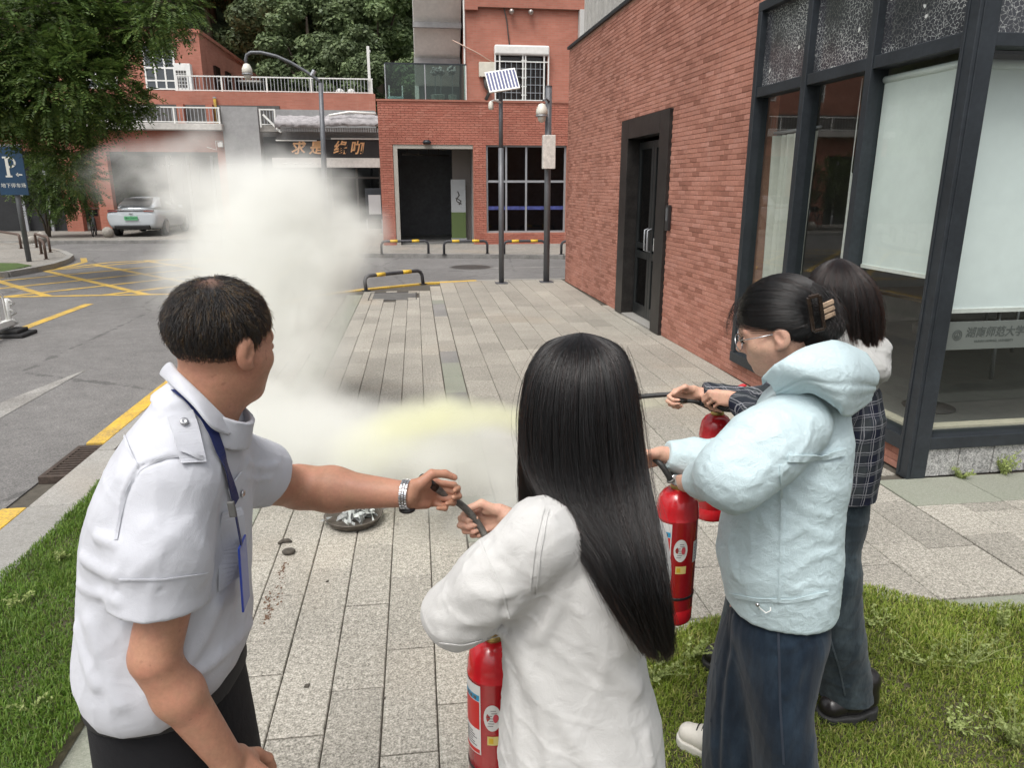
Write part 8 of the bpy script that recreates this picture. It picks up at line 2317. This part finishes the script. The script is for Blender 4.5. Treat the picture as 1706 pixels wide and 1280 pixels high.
def grid_volume(name, lo, hi, D, material):
    """density array D over the box lo..hi (heading frame) as a fog volume"""
    nx, ny, nz = D.shape
    me = bpy.data.meshes.new(name); me.vertices.add(D.size)
    at_ = me.attributes.new('smoke_density', 'FLOAT', 'POINT'); at_.data.foreach_set('value', np.ascontiguousarray(D, dtype=np.float32).ravel())
    o = bpy.data.objects.new(name, me); link(o); o.rotation_euler = (0, 0, -YAW)
    g = bpy.data.node_groups.new(name + '_grid', 'GeometryNodeTree')
    g.interface.new_socket('Geometry', in_out='INPUT', socket_type='NodeSocketGeometry'); g.interface.new_socket('Geometry', in_out='OUTPUT', socket_type='NodeSocketGeometry')
    N = lambda t_: g.nodes.new(t_); L = g.links.new
    gi, go = N('NodeGroupInput'), N('NodeGroupOutput')
    p = N('GeometryNodeInputPosition'); sx = N('ShaderNodeSeparateXYZ'); L(p.outputs[0], sx.inputs[0])
    def m(op, a, b):
        x = N('ShaderNodeMath'); x.operation = op
        for i, v in enumerate((a, b)):
            if isinstance(v, bpy.types.NodeSocket): L(v, x.inputs[i])
            elif v is not None: x.inputs[i].default_value = v
        return x.outputs[0]
    idx = None
    for k, n in enumerate((nx, ny, nz)):
        c = m('ROUND', m('MULTIPLY', m('SUBTRACT', sx.outputs[k], float(lo[k])), (n - 1) / float(hi[k] - lo[k])), None)
        c = m('MINIMUM', m('MAXIMUM', c, 0.0), n - 1.0)
        idx = c if idx is None else m('ADD', m('MULTIPLY', idx, float(n)), c)
    fi = N('FunctionNodeFloatToInt'); L(idx, fi.inputs[0])
    na_ = N('GeometryNodeInputNamedAttribute'); na_.data_type = 'FLOAT'; na_.inputs['Name'].default_value = 'smoke_density'
    si = N('GeometryNodeSampleIndex'); si.data_type = 'FLOAT'; si.domain = 'POINT'
    L(gi.outputs[0], si.inputs['Geometry']); L(na_.outputs[0], si.inputs['Value']); L(fi.outputs[0], si.inputs['Index'])
    vc = N('GeometryNodeVolumeCube'); L(si.outputs[0], vc.inputs['Density'])
    vc.inputs['Min'].default_value = tuple(map(float, lo)); vc.inputs['Max'].default_value = tuple(map(float, hi))
    for k, n in zip('XYZ', (nx, ny, nz)): vc.inputs['Resolution ' + k].default_value = n
    sm_ = N('GeometryNodeSetMaterial'); sm_.inputs['Material'].default_value = material
    L(vc.outputs[0], sm_.inputs[0]); L(sm_.outputs[0], go.inputs[0])
    md = o.modifiers.new('density', 'NODES'); md.node_group = g
    return tag(o, kind='stuff')
def fog_mat(name, col, dens, an=.15):
    t = NT(name); v = t.n('VolumePrincipled'); v.inputs['Color'].default_value = (*col, 1); v.inputs['Density'].default_value = dens; v.inputs['Anisotropy'].default_value = an
    v.inputs['Density Attribute'].default_value = 'density'
    t.t.links.new(v.outputs[0], t.out.inputs['Volume']); return t.mat
def blob_field(lo, hi, shape, blobs):
    ax = [np.linspace(lo[k], hi[k], shape[k], dtype=f32) for k in range(3)]
    T = np.zeros(shape, f32)
    for c, r, k in blobs:
        e = [np.exp(-((ax[i] - c[i]) / r[i]) ** 2) for i in range(3)]
        T += k * e[0][:, None, None] * e[1][None, :, None] * e[2][None, None, :]
    return T, ax
B = []
def blob(px, py, D, r, k=1.0, sy=1.0): B.append((pv(px, py, D), (r[0], r[0] * sy, r[1]), k))
# low cloud over the paving
blob(500, 745, 4.7, (.60, .26), .95); blob(620, 745, 4.35, (.42, .22), .85); blob(720, 758, 4.05, (.42, .22), .80); blob(800, 765, 3.8, (.38, .22), .80); blob(860, 770, 3.65, (.34, .20), .70); blob(740, 815, 3.8, (.40, .10), .42); blob(430, 745, 4.9, (.40, .26), .9); blob(560, 800, 4.3, (.45, .10), .30); blob(450, 700, 4.9, (.36, .22), .8); blob(850, 780, 3.8, (.3, .16), .40); blob(560, 690, 4.8, (.3, .2), .5)
# rising column
blob(450, 640, 5.0, (.34, .32), .66); blob(545, 620, 5.3, (.30, .30), .36); blob(440, 560, 5.2, (.38, .34), .72); blob(545, 540, 5.5, (.32, .34), .46); blob(445, 470, 5.5, (.46, .40), .92); blob(530, 465, 5.6, (.32, .34), .80)
blob(455, 400, 5.7, (.46, .36), .90); blob(525, 400, 5.8, (.30, .30), .78); blob(455, 335, 5.9, (.36, .30), .70); blob(520, 345, 5.95, (.24, .24), .48); blob(440, 285, 6.0, (.26, .24), .50); blob(420, 235, 6.1, (.18, .22), .36); blob(360, 400, 5.9, (.34, .40), .62); blob(335, 470, 5.8, (.32, .34), .52); blob(390, 330, 6.0, (.34, .28), .52)
# thin veil drifting to the upper left
blob(330, 320, 6.3, (.34, .26), .42); blob(280, 280, 6.6, (.60, .24), .31); blob(235, 275, 6.8, (.48, .24), .29); blob(330, 225, 6.6, (.50, .18), .27); blob(335, 350, 6.2, (.22, .24), .28)
lo, hi = np.array([-4.6, 3.1, .01]), np.array([.95, 7.9, 3.15])
shp = (204, 140, 136)
rngs = np.random.default_rng(12)
T, axs = blob_field(lo, hi, shp, B)
w = [fbm(shp, (5, 4, 4), 4, rngs) - .5 for _ in range(3)]
T = warp(T, 26 * w[0], 16 * w[1], 26 * w[2])
nz_ = fbm(shp, (8, 6, 5), 5, rngs, .68)
nz_ = warp(nz_, 34 * w[1], 26 * w[2], 32 * w[0])
n3 = warp(fbm(shp, (24, 17, 16), 3, rngs, .65), 10 * w[2], 8 * w[0], 10 * w[1])
rid = 1 - np.abs(2 * nz_ - 1) * 2.2
fac = np.minimum(T * 2.2, 1)
hole = np.clip((nz_ - .40) * 6.0, 0, 1)
Dn = (T - .17 + fac * ((nz_ - .5) * 1.8 + (rid - .55) * .40 + (n3 - .5) * 1.15)) * (1 - (1 - hole) * np.clip(1.35 - T, .25, 1))
Dn = np.clip(Dn, 0, 1) ** 1.2
Dn *= np.clip((axs[2][None, None, :] - .015) / .1, .25, 1)
for k in range(3):                                   # nothing may reach the walls of the box
    t_ = np.linspace(0, 1, shp[k]); f_ = np.clip(np.minimum(t_, 1 - t_) / .05, 0, 1)
    if k == 2: f_ = np.clip((1 - t_) / .05, 0, 1)
    s_ = [1, 1, 1]; s_[k] = shp[k]; Dn = Dn * f_.reshape(s_)
Dn[Dn < .012] = 0
grid_volume('smoke', lo, hi, Dn, fog_mat('smoke_volume', (.99, .992, .962), 4.2))
# jet of pale yellow powder from the held nozzle to the pan
P_ = [(pv(1130, 669, 2.60), .014, 1.3), (pv(1060, 676, 2.78), .022, 1.2), (pv(865, 703, 3.3), .050, 1.25), (pv(800, 694, 3.5), .064, 1.2), (pv(740, 692, 3.7), .085, .95), (pv(690, 706, 3.85), .12, .8), (pv(645, 730, 4.0), .15, .5), (pv(600, 755, 4.15), .20, .25)]
lo2, hi2 = np.array([-1.25, 2.45, .12]), np.array([.75, 4.5, 1.15]); shp2 = (150, 130, 100)
ax2 = [np.linspace(lo2[k], hi2[k], shp2[k], dtype=f32) for k in range(3)]
G3 = np.stack(np.meshgrid(*ax2, indexing='ij'), -1).reshape(-1, 3)
best = np.zeros(len(G3), f32)
for (a, ra, ka), (b, rb, kb) in zip(P_[:-1], P_[1:]):
    ba = (b - a).astype(f32); pa = G3 - a.astype(f32); t_ = np.clip(pa @ ba / float(ba @ ba), 0, 1)
    dd = np.sqrt(((pa - t_[:, None] * ba) ** 2).sum(1)); rr_ = ra + (rb - ra) * t_
    best = np.maximum(best, np.exp(-(dd / rr_) ** 2) * (ka + (kb - ka) * t_))
best = best.reshape(shp2)
n2 = fbm(shp2, (12, 10, 8), 4, rngs, .6); w2_ = [fbm(shp2, (7, 7, 6), 2, rngs) - .5 for _ in range(3)]
core = best * np.clip((ax2[0][:, None, None] - .05) / .25, 0, 1)
best = np.maximum(warp(best, 5 * w2_[0], 5 * w2_[1], 6 * w2_[2]), core)
best = np.clip(best - .07 + np.minimum(best * 2, 1) * (n2 - .5) * .9, 0, 1); best[best < .02] = 0
grid_volume('powder_jet', lo2, hi2, best, fog_mat('powder_volume', (.99, .99, .80), 13.0))
